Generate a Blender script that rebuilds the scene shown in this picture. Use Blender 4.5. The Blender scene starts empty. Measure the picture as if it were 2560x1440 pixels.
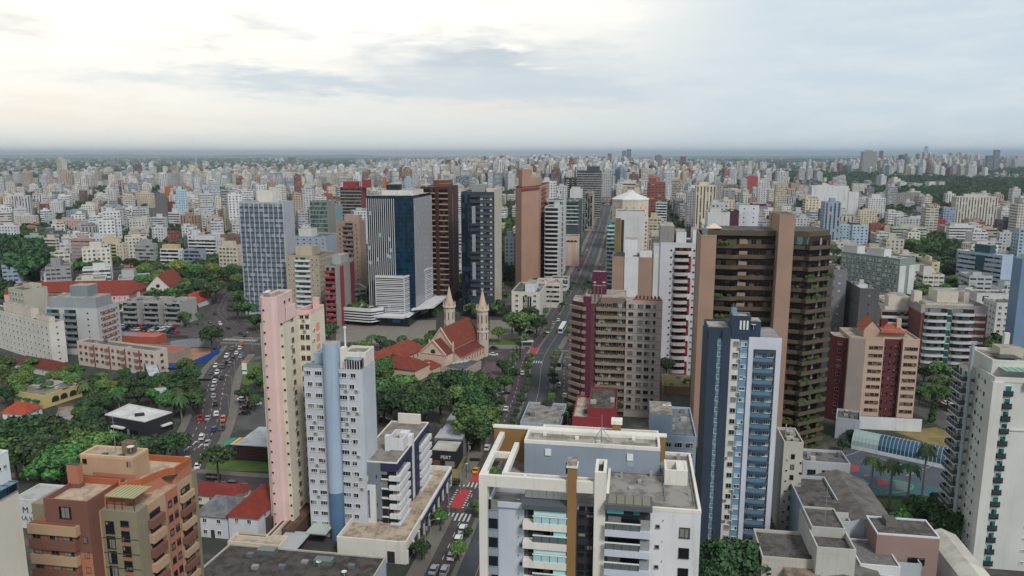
import bpy, math, random
from mathutils import Vector, Matrix, noise
R = random.Random(11)
sc = bpy.context.scene
col = sc.collection
rad = math.radians

# ------------------------------------------------------------------ camera
H, F, TH = 94.0, 1883.0, rad(10.1)        # height over the street, focal length in photo pixels, pitch
CT, ST = math.cos(TH), math.sin(TH)
cd = bpy.data.cameras.new('camera')
cam = bpy.data.objects.new('camera', cd); col.objects.link(cam)
cam.location = (0, 0, H); cam.rotation_euler = (math.pi/2-TH, 0, 0)
cd.sensor_width = 36; cd.lens = 36*F/2560; cd.clip_start = 1; cd.clip_end = 90000
sc.camera = cam

# ------------------------------------------------------------------ light
SUN_AZ, SUN_EL = rad(152), rad(46)        # azimuth clockwise from the view axis (+Y)
sd = bpy.data.lights.new('sun', 'SUN'); sun = bpy.data.objects.new('sun', sd); col.objects.link(sun)
sd.energy = 2.1; sd.angle = rad(13); sd.color = (1.0, .968, .925)
sv = Vector((math.sin(SUN_AZ)*math.cos(SUN_EL), math.cos(SUN_AZ)*math.cos(SUN_EL), math.sin(SUN_EL)))
sun.rotation_euler = (-sv).to_track_quat('-Z', 'Y').to_euler()
sun.location = (0, -200, 400)
sc.view_settings.view_transform = 'Standard'; sc.view_settings.look = 'None'
sc.view_settings.exposure = 0.3; sc.view_settings.gamma = 1.0
try:
    sc.cycles.use_denoising = True
    sc.cycles.max_bounces = 6; sc.cycles.diffuse_bounces = 3; sc.cycles.glossy_bounces = 2
    sc.cycles.transmission_bounces = 3; sc.cycles.volume_bounces = 0; sc.cycles.transparent_max_bounces = 6
    sc.cycles.caustics_reflective = False; sc.cycles.caustics_refractive = False
except Exception:
    pass

# ------------------------------------------------------------------ node helpers
def lin(h):
    h = h.lstrip('#'); o = []
    for i in (0, 2, 4):
        x = int(h[i:i+2], 16)/255
        o.append(x/12.92 if x <= .04045 else ((x+.055)/1.055)**2.4)
    return tuple(o)

class NT:
    def __init__(s, nt): s.nt = nt
    def n(s, t, **kw):
        x = s.nt.nodes.new('ShaderNode'+t)
        for k, v in kw.items(): setattr(x, k, v)
        return x
    def l(s, a, b): s.nt.links.new(a, b)
    def put(s, sock, v):
        if v is None: return
        if isinstance(v, bpy.types.NodeSocket): s.l(v, sock)
        else:
            if isinstance(v, (tuple, list)) and sock.type == 'RGBA' and len(v) == 3: v = tuple(v)+(1,)
            sock.default_value = v
    def math(s, op, a, b=None, c=None, clamp=False):
        x = s.n('Math', operation=op); x.use_clamp = clamp
        for i, v in enumerate((a, b, c)): s.put(x.inputs[i], v)
        return x.outputs[0]
    def vec(s, op, a, b=None):
        x = s.n('VectorMath', operation=op); s.put(x.inputs[0], a); s.put(x.inputs[1], b)
        return x.outputs['Value'] if op in ('DOT_PRODUCT', 'LENGTH') else x.outputs[0]
    def mix(s, f, a, b, blend='MIX'):
        x = s.n('Mix', data_type='RGBA', blend_type=blend); s.put(x.inputs[0], f); s.put(x.inputs[6], a); s.put(x.inputs[7], b)
        return x.outputs[2]
    def noise(s, v, scale, detail=3, rough=.5):
        x = s.n('TexNoise'); s.put(x.inputs['Vector'], v); x.inputs['Scale'].default_value = scale
        x.inputs['Detail'].default_value = detail; x.inputs['Roughness'].default_value = rough
        return x.outputs['Fac']
    def ramp(s, f, stops):
        x = s.n('ValToRGB'); s.put(x.inputs[0], f); e = x.color_ramp.elements
        while len(e) < len(stops): e.new(.5)
        for el, (p, c) in zip(e, stops):
            el.position = p; el.color = tuple(c)+(1,) if len(c) == 3 else c
        return x.outputs[0]
    def mr(s, v, a, b, c=0., d=1.):
        x = s.n('MapRange'); x.interpolation_type = 'SMOOTHSTEP'
        for i, q in enumerate((v, a, b, c, d)): s.put(x.inputs[i], q)
        return x.outputs[0]

# ------------------------------------------------------------------ world: Nishita sky behind a broken overcast
def make_world():
    w = bpy.data.worlds.new('World'); sc.world = w; w.use_nodes = True
    t = NT(w.node_tree); t.nt.nodes.clear()
    out = t.n('OutputWorld'); bg = t.n('Background'); t.l(bg.outputs[0], out.inputs[0]); bg.inputs[1].default_value = .1
    sky = t.n('TexSky', sky_type='NISHITA'); sky.sun_disc = False; sky.sun_elevation = SUN_EL; sky.sun_rotation = SUN_AZ; sky.altitude = 900
    d = t.n('TexCoord').outputs['Generated']; s = t.n('SeparateXYZ'); t.l(d, s.inputs[0]); x, y, z = s.outputs
    az = t.math('MULTIPLY', t.math('ARCTAN2', x, y), 57.2958); el = t.math('MULTIPLY', t.math('ARCSINE', z), 57.2958)
    def nz(sx, sz, det, off, rough=.55):
        c = t.n('CombineXYZ'); t.put(c.inputs[0], t.math('MULTIPLY', az, sx)); t.put(c.inputs[1], t.math('MULTIPLY', el, sz)); c.inputs[2].default_value = off
        return t.noise(c.outputs[0], 1., det, rough)
    n1 = nz(.07, .35, 5, 1.); n2 = nz(.16, .75, 6, 7.); n3 = nz(.3, 1.6, 5, 13., .6)
    azw = t.math('MULTIPLY_ADD', t.math('SUBTRACT', n2, .5), 20., az); elw = t.math('MULTIPLY_ADD', t.math('SUBTRACT', n1, .5), 4.2, t.math('MULTIPLY_ADD', t.math('SUBTRACT', n3, .5), 2.8, el))
    def blob(a, e, ra, re, k=1., p=1.):
        q = t.math('ADD', t.math('POWER', t.math('ABSOLUTE', t.math('DIVIDE', t.math('SUBTRACT', azw, a), ra)), 2.), t.math('POWER', t.math('ABSOLUTE', t.math('DIVIDE', t.math('SUBTRACT', elw, e), re)), 2.))
        return t.math('MULTIPLY', t.math('POWER', 2.718, t.math('MULTIPLY', q, -p)), k)
    left, right = lin('#d3d6d4'), lin('#c3ced5')
    c = t.mix(t.mr(az, -6, 30), left, right)
    c = t.mix(t.math('MULTIPLY', t.mr(n1, .35, .7), .4), c, lin('#c2ccd3'))
    c = t.mix(blob(-17, 12, 26, 6.6, 1.0), c, (1.16, 1.07, .93))
    c = t.mix(blob(-11, 8.6, 17, 3.2, .7), c, (1.1, 1.03, .92))
    c = t.mix(blob(-32, 7, 14, 5., .85), c, (1.08, .99, .86))
    c = t.mix(blob(-30, 2.4, 14, 1.1, .6), c, (.86, .76, .64))
    c = t.mix(blob(-16, 6.4, 5, 1.0, .7), c, (.95, .9, .8))
    c = t.mix(blob(-1, 3.6, 9, .7, .6), c, (.78, .71, .64))
    c = t.mix(blob(-2.5, 6.9, 8.5, 1.7, .8), c, lin('#a2b1bd'))
    c = t.mix(blob(-14, 5.0, 15, .9, .8), c, lin('#b6c3cc'))
    c = t.mix(blob(4, 5.0, 7, 1.3, .6), c, lin('#b3c1cb'))
    c = t.mix(blob(-18, 8.8, 3.6, .9, .55), c, lin('#b8c3ca')); c = t.mix(blob(-33, 8, 2.8, .8, .5), c, lin('#bcc4c8')); c = t.mix(blob(-22, 7.3, 3., .7, .5), c, lin('#bac3c9'))
    c = t.mix(blob(0, 11, 7, 1.4, .7), c, (.93, .89, .82))
    c = t.mix(blob(-1.2, 7.5, 2.4, .45, .7, .8), c, (1.06, 1.0, .9))
    c = t.mix(blob(3, 6.3, 1.5, .25, .7), c, (.9, .86, .8))
    c = t.mix(t.math('MULTIPLY', t.mr(az, 5, 22), .8), c, t.mix(t.mr(n2, .35, .7), lin('#bccad3'), lin('#cbd4d9')))
    # hidden upper sky: dimmed towards the zenith to cut the ambient light
    up = t.mr(el, 13., 40., 1., .72); c = t.vec('SCALE', c); c.node.inputs['Scale'].default_value = 1.; t.l(up, c.node.inputs['Scale'])
    ten = t.vec('SCALE', c); ten.node.inputs['Scale'].default_value = 10.
    below = t.mr(z, -.02, 0.)
    f = t.mix(.95, sky.outputs[0], ten)
    t.l(f, bg.inputs[0])
make_world()
MATS = {}
def newmat(name):
    m = bpy.data.materials.new(name); m.use_nodes = True
    t = NT(m.node_tree); t.nt.nodes.clear()
    out = t.n('OutputMaterial'); p = t.n('BsdfPrincipled'); t.l(p.outputs[0], out.inputs[0])
    return m, t, p

def wall(h, rough=.85, dirt=.45, scale=1.0):
    """painted plaster: slow tone drift, rain streaks, fine grain"""
    k = ('w', h, dirt, rough)
    if k in MATS: return MATS[k]
    c = lin(h); m, t, p = newmat('plaster_'+h.strip('#'))
    g = t.n('NewGeometry').outputs['Position']
    mp = t.n('Mapping'); t.l(g, mp.inputs[0]); mp.inputs['Scale'].default_value = (1.1, 1.1, .09)
    st = t.mr(t.noise(mp.outputs[0], .9, 5, .65), .5, .72)
    sl = t.noise(g, .13, 3)
    gr = t.noise(g, 2.2, 3, .7)
    base = t.mix(t.math('MULTIPLY', t.mr(sl, .3, .7), .8), c, tuple(x*.84 for x in c))
    base = t.mix(t.math('MULTIPLY', gr, .3), base, tuple(x*.8 for x in c))
    base = t.mix(t.math('MULTIPLY', st, dirt), base, tuple(x*.55+.01 for x in c))
    t.l(base, p.inputs['Base Color']); p.inputs['Roughness'].default_value = rough
    MATS[k] = m; return m

def roofm(h, h2, scale=.35):
    """felt, gravel or concrete roof with stains and ponding marks"""
    k = ('r', h, h2, scale)
    if k in MATS: return MATS[k]
    m, t, p = newmat('roof_'+h.strip('#'))
    g = t.n('NewGeometry').outputs['Position']
    a = t.mr(t.noise(g, scale, 6, .7), .42, .6); b = t.noise(g, 3.0, 3, .7)
    e = t.mix(a, lin(h), lin(h2)); e = t.mix(t.math('MULTIPLY', b, .35), e, tuple(x*.6 for x in lin(h)))
    t.l(e, p.inputs['Base Color']); p.inputs['Roughness'].default_value = .9
    MATS[k] = m; return m

def tilem(h, axis=None, pitch=.34):
    """clay tile roof: rows of tiles along the slope, patchy weathering"""
    k = ('t', h)
    if k in MATS: return MATS[k]
    m, t, p = newmat('tiles_'+h.strip('#')); c = lin(h)
    g = t.n('NewGeometry').outputs['Position']
    a = t.noise(g, .5, 5, .7); b = t.noise(g, 5, 2, .6)
    e = t.mix(t.mr(a, .35, .7), tuple(x*.6 for x in c), c)
    e = t.mix(t.math('MULTIPLY', b, .5), e, (c[0]*.5, c[1]*.55, c[2]*.6))
    w = t.n('TexWave', wave_type='BANDS', bands_direction='DIAGONAL'); t.l(g, w.inputs[0]); w.inputs['Scale'].default_value = 1.1; w.inputs['Distortion'].default_value = .6
    e = t.mix(t.math('MULTIPLY', w.outputs['Fac'], .28), e, tuple(x*.5 for x in c))
    t.l(e, p.inputs['Base Color']); p.inputs['Roughness'].default_value = .9
    MATS[k] = m; return m

def plain(h, rough=.6, metal=0., emit=0., alpha=None, spec=None):
    k = ('p', h, rough, metal, emit)
    if k in MATS: return MATS[k]
    m, t, p = newmat('paint_'+h.strip('#')); c = lin(h)
    g = t.n('TexCoord').outputs['Object']
    e = t.mix(t.math('MULTIPLY', t.noise(g, 1.3, 3), .3), c, tuple(x*.75 for x in c))
    t.l(e, p.inputs['Base Color']); p.inputs['Roughness'].default_value = rough; p.inputs['Metallic'].default_value = metal
    if emit:
        p.inputs['Emission Color'].default_value = c+(1,); p.inputs['Emission Strength'].default_value = emit
    MATS[k] = m; return m

def glassm(h='#1b2227', curtain='#8c8a84', share=.3, rough=.12):
    """window glass: dark room behind, some panes with curtains; differs from window to window"""
    k = ('g', h, curtain, share, rough)
    if k in MATS: return MATS[k]
    m, t, p = newmat('glass_'+h.strip('#'))
    oi = t.n('ObjectInfo'); g = t.n('NewGeometry').outputs['Position']
    v = t.n('TexWhiteNoise', noise_dimensions='4D')
    sn = t.vec('SNAP', g, (1.45, 1.45, 2.85)); t.l(sn, v.inputs['Vector']); t.l(oi.outputs['Random'], v.inputs['W'])
    r = v.outputs['Value']
    e = t.mix(t.math('GREATER_THAN', r, 1-share), lin(h), lin(curtain))
    e = t.mix(t.math('MULTIPLY', t.noise(g, .9, 3), .5), e, tuple(x*.4 for x in lin(h)))
    t.l(e, p.inputs['Base Color']); p.inputs['Roughness'].default_value = rough
    MATS[k] = m; return m

# ------------------------------------------------------------------ photo geometry
def ray(u, v):
    b = (v-720)/F
    return (u-1280)/F, CT-b*ST, -(ST+b*CT)
def G(u, v, z=0.):
    r = ray(u, v); t = (H-z)/-r[2]
    return Vector((r[0]*t, r[1]*t))
def At(u, v, Y):
    r = ray(u, v); t = Y/r[1]
    return Vector((r[0]*t, Y, H+r[2]*t))
def zpx(Y, v): return At(1280, v, Y).z
def proj(x, y, z):
    dz = z-H; f = y*CT-dz*ST; d = -y*ST-dz*CT
    return 1280+F*x/f, 720+F*d/f
def uline(p, d, u, z):
    """length along d from p (at height z) until it stands on photo column u"""
    dz = z-H; k = (u-1280)/F
    return (k*(p.y*CT-dz*ST)-p.x)/(d.x-k*d.y*CT)
A0 = -9.1
def rot(a): return Vector((math.cos(rad(a)), math.sin(rad(a))))

# ------------------------------------------------------------------ mesh builder
class MB:
    def __init__(s): s.v = []; s.f = []; s.m = []; s.mats = []; s.uv = None
    def mi(s, m):
        for i, x in enumerate(s.mats):
            if x is m: return i
        s.mats.append(m); return len(s.mats)-1
    def face(s, pts, m):
        b = len(s.v); s.v += [tuple(p) for p in pts]; s.f.append(tuple(range(b, b+len(pts)))); s.m.append(s.mi(m))
    def hexa(s, p, m):
        """p: 4 bottom (ccw from above) + 4 top"""
        b = len(s.v); s.v += [tuple(q) for q in p]; k = s.mi(m)
        for q in ((3, 2, 1, 0), (4, 5, 6, 7), (0, 1, 5, 4), (1, 2, 6, 5), (2, 3, 7, 6), (3, 0, 4, 7)):
            s.f.append(tuple(b+i for i in q)); s.m.append(k)
    def box(s, x0, x1, y0, y1, z0, z1, m):
        s.hexa([(x0, y0, z0), (x1, y0, z0), (x1, y1, z0), (x0, y1, z0), (x0, y0, z1), (x1, y0, z1), (x1, y1, z1), (x0, y1, z1)], m)
    def prism(s, poly, z0, z1, m, top=None):
        n = len(poly); b = len(s.v)
        s.v += [(p[0], p[1], z0) for p in poly]+[(p[0], p[1], z1) for p in poly]
        k = s.mi(m); kt = s.mi(top or m)
        for i in range(n):
            j = (i+1) % n; s.f.append((b+i, b+j, b+n+j, b+n+i)); s.m.append(k)
        s.f.append(tuple(b+n+i for i in range(n))); s.m.append(kt)
        s.f.append(tuple(b+n-1-i for i in range(n))); s.m.append(k)
    def ring(s, po, pi, z0, z1, m):
        n = len(po)
        for i in range(n):
            j = (i+1) % n
            s.hexa([(*po[i], z0), (*po[j], z0), (*pi[j], z0), (*pi[i], z0), (*po[i], z1), (*po[j], z1), (*pi[j], z1), (*pi[i], z1)], m)
    def fbox(s, fr, s0, s1, z0, z1, o0, o1, m):
        """box on a facade: s along it, o outwards"""
        P = lambda a, o: fr.at(a, o)
        a, b, c, d = P(s0, o1), P(s1, o1), P(s1, o0), P(s0, o0)
        s.hexa([(*a, z0), (*b, z0), (*c, z0), (*d, z0), (*a, z1), (*b, z1), (*c, z1), (*d, z1)], m)
    def lathe(s, c, prof, n, m, a0=0.):
        b = len(s.v); k = s.mi(m)
        for r, z in prof:
            for i in range(n):
                t = a0+2*math.pi*i/n; s.v.append((c[0]+r*math.cos(t), c[1]+r*math.sin(t), z))
        for q in range(len(prof)-1):
            for i in range(n):
                j = (i+1) % n; s.f.append((b+q*n+i, b+q*n+j, b+(q+1)*n+j, b+(q+1)*n+i)); s.m.append(k)
        s.f.append(tuple(b+(len(prof)-1)*n+i for i in range(n))); s.m.append(k)
    def tube(s, p, q, r0, r1, n, m):
        p, q = Vector(p), Vector(q); d = (q-p).normalized()
        a = d.orthogonal().normalized(); c = d.cross(a); b = len(s.v); k = s.mi(m)
        for e, r in ((p, r0), (q, r1)):
            for i in range(n):
                t = 2*math.pi*i/n; s.v.append(tuple(e+a*(r*math.cos(t))+c*(r*math.sin(t))))
        for i in range(n):
            j = (i+1) % n; s.f.append((b+i, b+j, b+n+j, b+n+i)); s.m.append(k)
        s.f.append(tuple(b+n+i for i in range(n))); s.m.append(k)
        s.f.append(tuple(b+n-1-i for i in range(n))); s.m.append(k)
    def mesh(s, name, off=(0, 0, 0)):
        me = bpy.data.meshes.new(name)
        ox, oy, oz = off
        me.from_pydata([(x-ox, y-oy, z-oz) for x, y, z in s.v], [], s.f)
        for m in s.mats: me.materials.append(m)
        if len(s.mats) > 1: me.polygons.foreach_set('material_index', s.m)
        me.update(); return me
    def build(s, name, root=None, smooth=False):
        if not s.f: return None
        me = s.mesh(name, root.location if root else (0, 0, 0))
        if smooth: me.polygons.foreach_set('use_smooth', [True]*len(me.polygons))
        o = bpy.data.objects.new(name, me); col.objects.link(o)
        if root: o.parent = root
        return o

def tag(o, label=None, cat=None, group=None, kind=None):
    if label: o['label'] = label
    if cat: o['category'] = cat
    if group: o['group'] = group
    if kind: o['kind'] = kind
    return o
def empty(name, loc, label, cat, group=None):
    o = bpy.data.objects.new(name, None); o.empty_display_size = .5; col.objects.link(o); o.location = loc
    return tag(o, label, cat, group)

class Face:
    def __init__(s, a, b):
        s.o = Vector(a[:2]); e = Vector(b[:2])-s.o; s.L = e.length; s.d = e/s.L; s.n = Vector((s.d.y, -s.d.x)); s.a = math.atan2(s.d.y, s.d.x)
    def at(s, t, o=0.): return s.o+s.d*t+s.n*o
    def su(s, u, z): return uline(s.o, s.d, u, z)

def inset(poly, d):
    n = len(poly); P = [Vector(p[:2]) for p in poly]; out = []
    for i in range(n):
        a, b, c = P[i-1], P[i], P[(i+1) % n]
        d1 = (b-a).normalized(); d2 = (c-b).normalized()
        n1 = Vector((-d1.y, d1.x)); n2 = Vector((-d2.y, d2.x))
        k = 1+n1.dot(n2)
        out.append(b+(n1+n2)*(d/max(k, .35)))
    return out

# ---- window and balcony kit (shared meshes)
KIT = {}; KIT2 = {}
WHITE = plain('#d8d8d4'); DARKF = plain('#202224', .5); ALU = plain('#8a8f92', .45, .3)
GL = glassm(); GLG = glassm('#1d3a3b', '#3f8f8a', .45); GLB = glassm('#12202e', '#27415a', .4)
def kit(kind, w, h, fm, gm, dep=.12):
    w = round(w, 2); h = round(h, 2); k = (kind, w, h, fm.name, gm.name, dep)
    if k in KIT: return KIT[k]
    mb = MB(); x = w/2; pm = MB()
    if kind in ('w', 'w1', 'w3', 'w4'):           # framed opening with 1-4 lights
        t = .07; n = {'w': 2, 'w1': 1, 'w3': 3, 'w4': 4}[kind]
        pm.box(-x+t, x-t, -.03, .05, t, h-t, gm)
        mb.box(-x, x, -dep, .05, h-t, h, fm); mb.box(-x-.05, x+.05, -dep-.06, .05, 0, t, fm)
        mb.box(-x, -x+t, -dep+.004, .05, t, h-t, fm); mb.box(x-t, x, -dep+.004, .05, t, h-t, fm)
        for i in range(1, n): q = -x+w*i/n; mb.box(q-.03, q+.03, -.07, .05, t, h-t, fm)
    elif kind == 'd':                              # unframed dark opening with a sill
        mb.box(-x, x, -.03, .05, .06, h, gm); mb.box(-x-.05, x+.05, -.1, .05, 0, .06, fm)
    elif kind == 'b':                              # balcony: slab and solid parapet round three sides
        D = dep
        mb.box(-x, x, -D, .02, 0, .16, fm); mb.box(-x, x, -D, -D+.14, .16, h, fm)
        mb.box(-x, -x+.14, -D+.14, .02, .16, h-.003, fm); mb.box(x-.14, x, -D+.14, .02, .16, h-.003, fm)
    elif kind == 'bg':                             # balcony: slab, glass guard, top rail
        D = dep
        mb.box(-x, x, -D, .02, 0, .3, fm); mb.box(-x+.05, x-.05, -D+.03, -D+.07, .3, h-.07, gm); mb.box(-x, x, -D, -D+.1, h-.07, h, fm)
        mb.box(-x, -x+.06, -D+.1, .02, .3, h, gm); mb.box(x-.06, x, -D+.1, .02, .3, h, gm)
        for i in range(1, 4): q = -x+w*i/4; mb.box(q-.025, q+.025, -D+.01, -D+.03, .3, h-.07, fm)
    elif kind == 'bc':                             # balcony with a bowed front
        D = dep; n = 8; po = []; 
        for i in range(n+1):
            t = -1+2*i/n; po.append((x*t, -D*(.45+.55*math.sqrt(max(0, 1-t*t)))))
        pl = po+[(x, .02), (-x, .02)]
        mb.prism(pl, 0, .16, fm)
        for a, b in zip(po, po[1:]): mb.hexa([(a[0], a[1], .16), (b[0], b[1], .16), (b[0], b[1]+.14, .16), (a[0], a[1]+.14, .16), (a[0], a[1], h), (b[0], b[1], h), (b[0], b[1]+.14, h), (a[0], a[1]+.14, h)], fm)
        mb.box(-x, -x+.14, -D*.45, .02, .16, h-.003, fm); mb.box(x-.14, x, -D*.45, .02, .16, h-.003, fm)
    elif kind == 'ac': mb.box(-x, x, -dep, .02, 0, h, fm); mb.box(-x+.08, x-.2, -dep-.02, -dep+.01, .08, h-.08, gm)
    elif kind == 'sh':                             # roller shutter / blank coloured panel
        mb.box(-x, x, -.05, .05, 0, h, fm)
    fr = None
    if pm.f:
        fr = mb.mesh('frame'); b = len(mb.v); mb.v += pm.v; mb.f += [tuple(b+i for i in f) for f in pm.f]; mb.m += [mb.mi(gm)]*len(pm.f)
    me = mb.mesh('window' if kind[0] in 'wds' else 'air_conditioner' if kind == 'ac' else 'balcony'); KIT[k] = me
    if fr: KIT2[me.name] = (fr, pm.mesh('pane'))
    return me

class Bld:
    """one building: Empty at its foot; wall, roof, parapet, windows, balconies ... as parts"""
    def __init__(s, name, label, cat, poly, z1, wm, z0=0., rm=None, par=.9, group=None, parm=None):
        s.poly = [Vector(p[:2]) for p in poly]; c = sum(s.poly, Vector((0, 0)))/len(poly)
        s.root = empty(name, (c.x, c.y, z0), label, cat, group); s.z0 = z0; s.z1 = z1; s.wm = wm
        s.q = {}; s.faces = [Face(s.poly[i], s.poly[(i+1) % len(poly)]) for i in range(len(poly))]
        rm = rm or roofm('#5f5c57', '#3a3835')
        w = MB(); w.prism(s.poly, z0, z1, wm, rm); w.build('wall', s.root)
        FOOT.append([(p.x, p.y) for p in s.poly])
        if par: s.parapet(s.poly, z1, par, parm or wm)
    def parapet(s, poly, z, h, m, t=.25):
        w = MB(); w.ring(inset(poly, -.03), inset(poly, t), z-.02, z+h, m); return w.build('parapet', s.root)
    def block(s, name, poly, z0, z1, m, rm=None, par=0):
        w = MB(); w.prism(poly, z0, z1, m, rm or m); o = w.build(name, s.root)
        if par: s.parapet(poly, z1, par, m)
        return o
    def rbox(s, name, fr, s0, s1, y0, y1, z0, z1, m, rm=None):
        """block placed in a face's frame: s along it, y inwards"""
        p = [fr.at(s0, -y0), fr.at(s1, -y0), fr.at(s1, -y1), fr.at(s0, -y1)]
        return s.block(name, p, z0, z1, m, rm)
    def add(s, name, fr, t, z, me, o=0.):
        p = fr.at(t, o); s.q.setdefault(name, []).append((p.x, p.y, z, fr.a, me))
    def win(s, fr, ts, zs, w, h, kind='w', fm=None, gm=None, skip=0., name='window', dep=.12, o=0.):
        me = kit(kind, w, h, fm or WHITE, gm or GL, dep)
        for z in zs:
            for t in ts:
                if skip and R.random() < skip: continue
                s.add(name, fr, t, z, me, o)
    def band(s, fr, s0, s1, zs, h, m, out=.12, name='floor_band', o0=-.02):
        for z in zs:
            w = MB(); w.fbox(fr, s0, s1, z, z+h, o0, out, m); w.build(name, s.root)
    def strip(s, name, fr, s0, s1, z0, z1, out, m, o0=-.02):
        w = MB(); w.fbox(fr, s0, s1, z0, z1, o0, out, m); return w.build(name, s.root)
    def acs(s, fr, ts, zs, share=.3):
        me = kit('ac', .85, .6, plain('#b9b8b2'), plain('#55575a'), .38)
        for z in zs:
            for t in ts:
                if R.random() < share: s.add('air_conditioner', fr, t+R.uniform(-.3, .3), z-R.uniform(.7, 1.0), me)
    def done(s):
        rx, ry, rz = s.root.location
        for name, L in s.q.items():
            L.sort(key=lambda a: (a[0]**2+a[1]**2+(a[2]-H)**2))
            for x, y, z, a, me in L[:100]:
                o = bpy.data.objects.new(name, me); o.parent = s.root; o.location = (x-rx, y-ry, z-rz); o.rotation_euler = (0, 0, a)
                col.objects.link(o)
                if ry < 205 and me.name in KIT2:      # near windows: frame with its pane as a sub-part
                    o.data = KIT2[me.name][0]; c = bpy.data.objects.new('pane', KIT2[me.name][1]); c.parent = o; col.objects.link(c)
            rest = L[100:]
            if rest:
                mb = MB()
                for x, y, z, a, me in rest:
                    b = len(mb.v); ca, sa = math.cos(a), math.sin(a)
                    mb.v += [(x+v.co.x*ca-v.co.y*sa, y+v.co.x*sa+v.co.y*ca, z+v.co.z) for v in me.vertices]
                    ks = [mb.mi(m) for m in me.materials]
                    for p in me.polygons: mb.f.append(tuple(b+i for i in p.vertices)); mb.m.append(ks[p.material_index])
                tag(mb.build(name, s.root), kind='stuff')
        s.q = {}
        return s
FOOT = []
def fl(z0, z1, h):
    o = []; z = z0
    while z < z1: o.append(z); z += h
    return o
def lin_s(a, b, n): return [a+(b-a)*(i+.5)/n for i in range(n)]

def bx(u0, u1, u2, v, z, a=A0, l=None, r=None):
    """footprint from the near roof corner (u1,v at height z), left wall end u0, right wall end u2.
    a = heading of the right-hand wall; -> [left-far, near, right-far, back] ccw, faces 0 = left wall, 1 = right wall"""
    c = G(u1, v, z); dr = rot(a); dl = rot(a+90)
    l = l or uline(c, dl, u0, z); r = r or uline(c, dr, u2, z)
    return [c+dl*l, c, c+dr*r, c+dr*r+dl*l]
AR = A0+90      # heading of the right wall when the avenue side is seen
# ------------------------------------------------------------------ ground, far hills, air
def make_ground():
    m, t, p = newmat('ground')
    g = t.n('NewGeometry').outputs['Position']; s = t.n('SeparateXYZ'); t.l(g, s.inputs[0])
    a = t.noise(g, .012, 5, .6); b = t.noise(g, .09, 4, .65); c = t.noise(g, .7, 3)
    e = t.mix(t.mr(a, .42, .6), lin('#403f3d'), lin('#26331e'))
    e = t.mix(t.mr(b, .5, .66), e, lin('#5d574f')); e = t.mix(t.math('MULTIPLY', c, .4), e, lin('#2b2a28'))
    far = t.mr(s.outputs[1], 2500, 6000); n = t.noise(g, .0016, 6, .65); n2 = t.noise(g, .006, 6, .7)
    fc = t.mix(t.mr(n, .4, .6), lin('#2c4029'), lin('#5b605a')); fc = t.mix(t.mr(n2, .46, .6), fc, lin('#a5a19b'))
    e = t.mix(far, e, fc)
    t.l(e, p.inputs['Base Color']); p.inputs['Roughness'].default_value = .95
    mb = MB(); S = 42000
    mb.face([(-S, -1500, 0), (S, -1500, 0), (S, S, 0), (-S, S, 0)], m)
    tag(mb.build('ground'), kind='structure')
    hm, t, p = newmat('hills'); g = t.n('NewGeometry').outputs['Position']
    t.l(t.mix(t.noise(g, .002, 5), lin('#1d3018'), lin('#37472b')), p.inputs['Base Color']); p.inputs['Roughness'].default_value = 1
    mb = MB()
    for Y, hgt, x0, x1, sd in ((17000, 95, -15000, 3000, 3.), (24000, 420, -19000, -3500, 8.), (15000, 120, 1500, 14000, 21.), (22000, 260, 4000, 19000, 33.)):
        n = 90; pr = []
        for i in range(n+1):
            x = x0+(x1-x0)*i/n; e = min(1, i/8, (n-i)/8)
            z = hgt*.22*e*(.35+.9*(noise.noise((x*.00035, sd, 0))*.5+.35)+.25*noise.noise((x*.0016, sd, 5)))
            pr.append((x, max(2, z)))
        for (xa, za), (xb, zb) in zip(pr, pr[1:]):
            mb.face([(xa, Y-1800, -.5), (xb, Y-1800, -.5), (xb, Y, zb), (xa, Y, za)], hm); mb.face([(xa, Y, za), (xb, Y, zb), (xb, Y+2500, -.5), (xa, Y+2500, -.5)], hm)
    tag(mb.build('hills', smooth=True), kind='structure')
    # the air: pale even volume round everything
    m = bpy.data.materials.new('air'); m.use_nodes = True; t = NT(m.node_tree); t.nt.nodes.clear()
    o = t.n('OutputMaterial'); v = t.n('VolumePrincipled'); t.l(v.outputs[0], o.inputs['Volume'])
    v.inputs['Density'].default_value = HAZE; v.inputs['Density Attribute'].default_value = ''
    v.inputs['Color'].default_value = (.70, .85, 1.0, 1); v.inputs['Anisotropy'].default_value = .62
    mb = MB(); mb.box(-43000, 43000, -1600, 43000, -1.5, 215, m)
    tag(mb.build('haze'), kind='stuff')
HAZE = 6.6e-5
make_ground()
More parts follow.
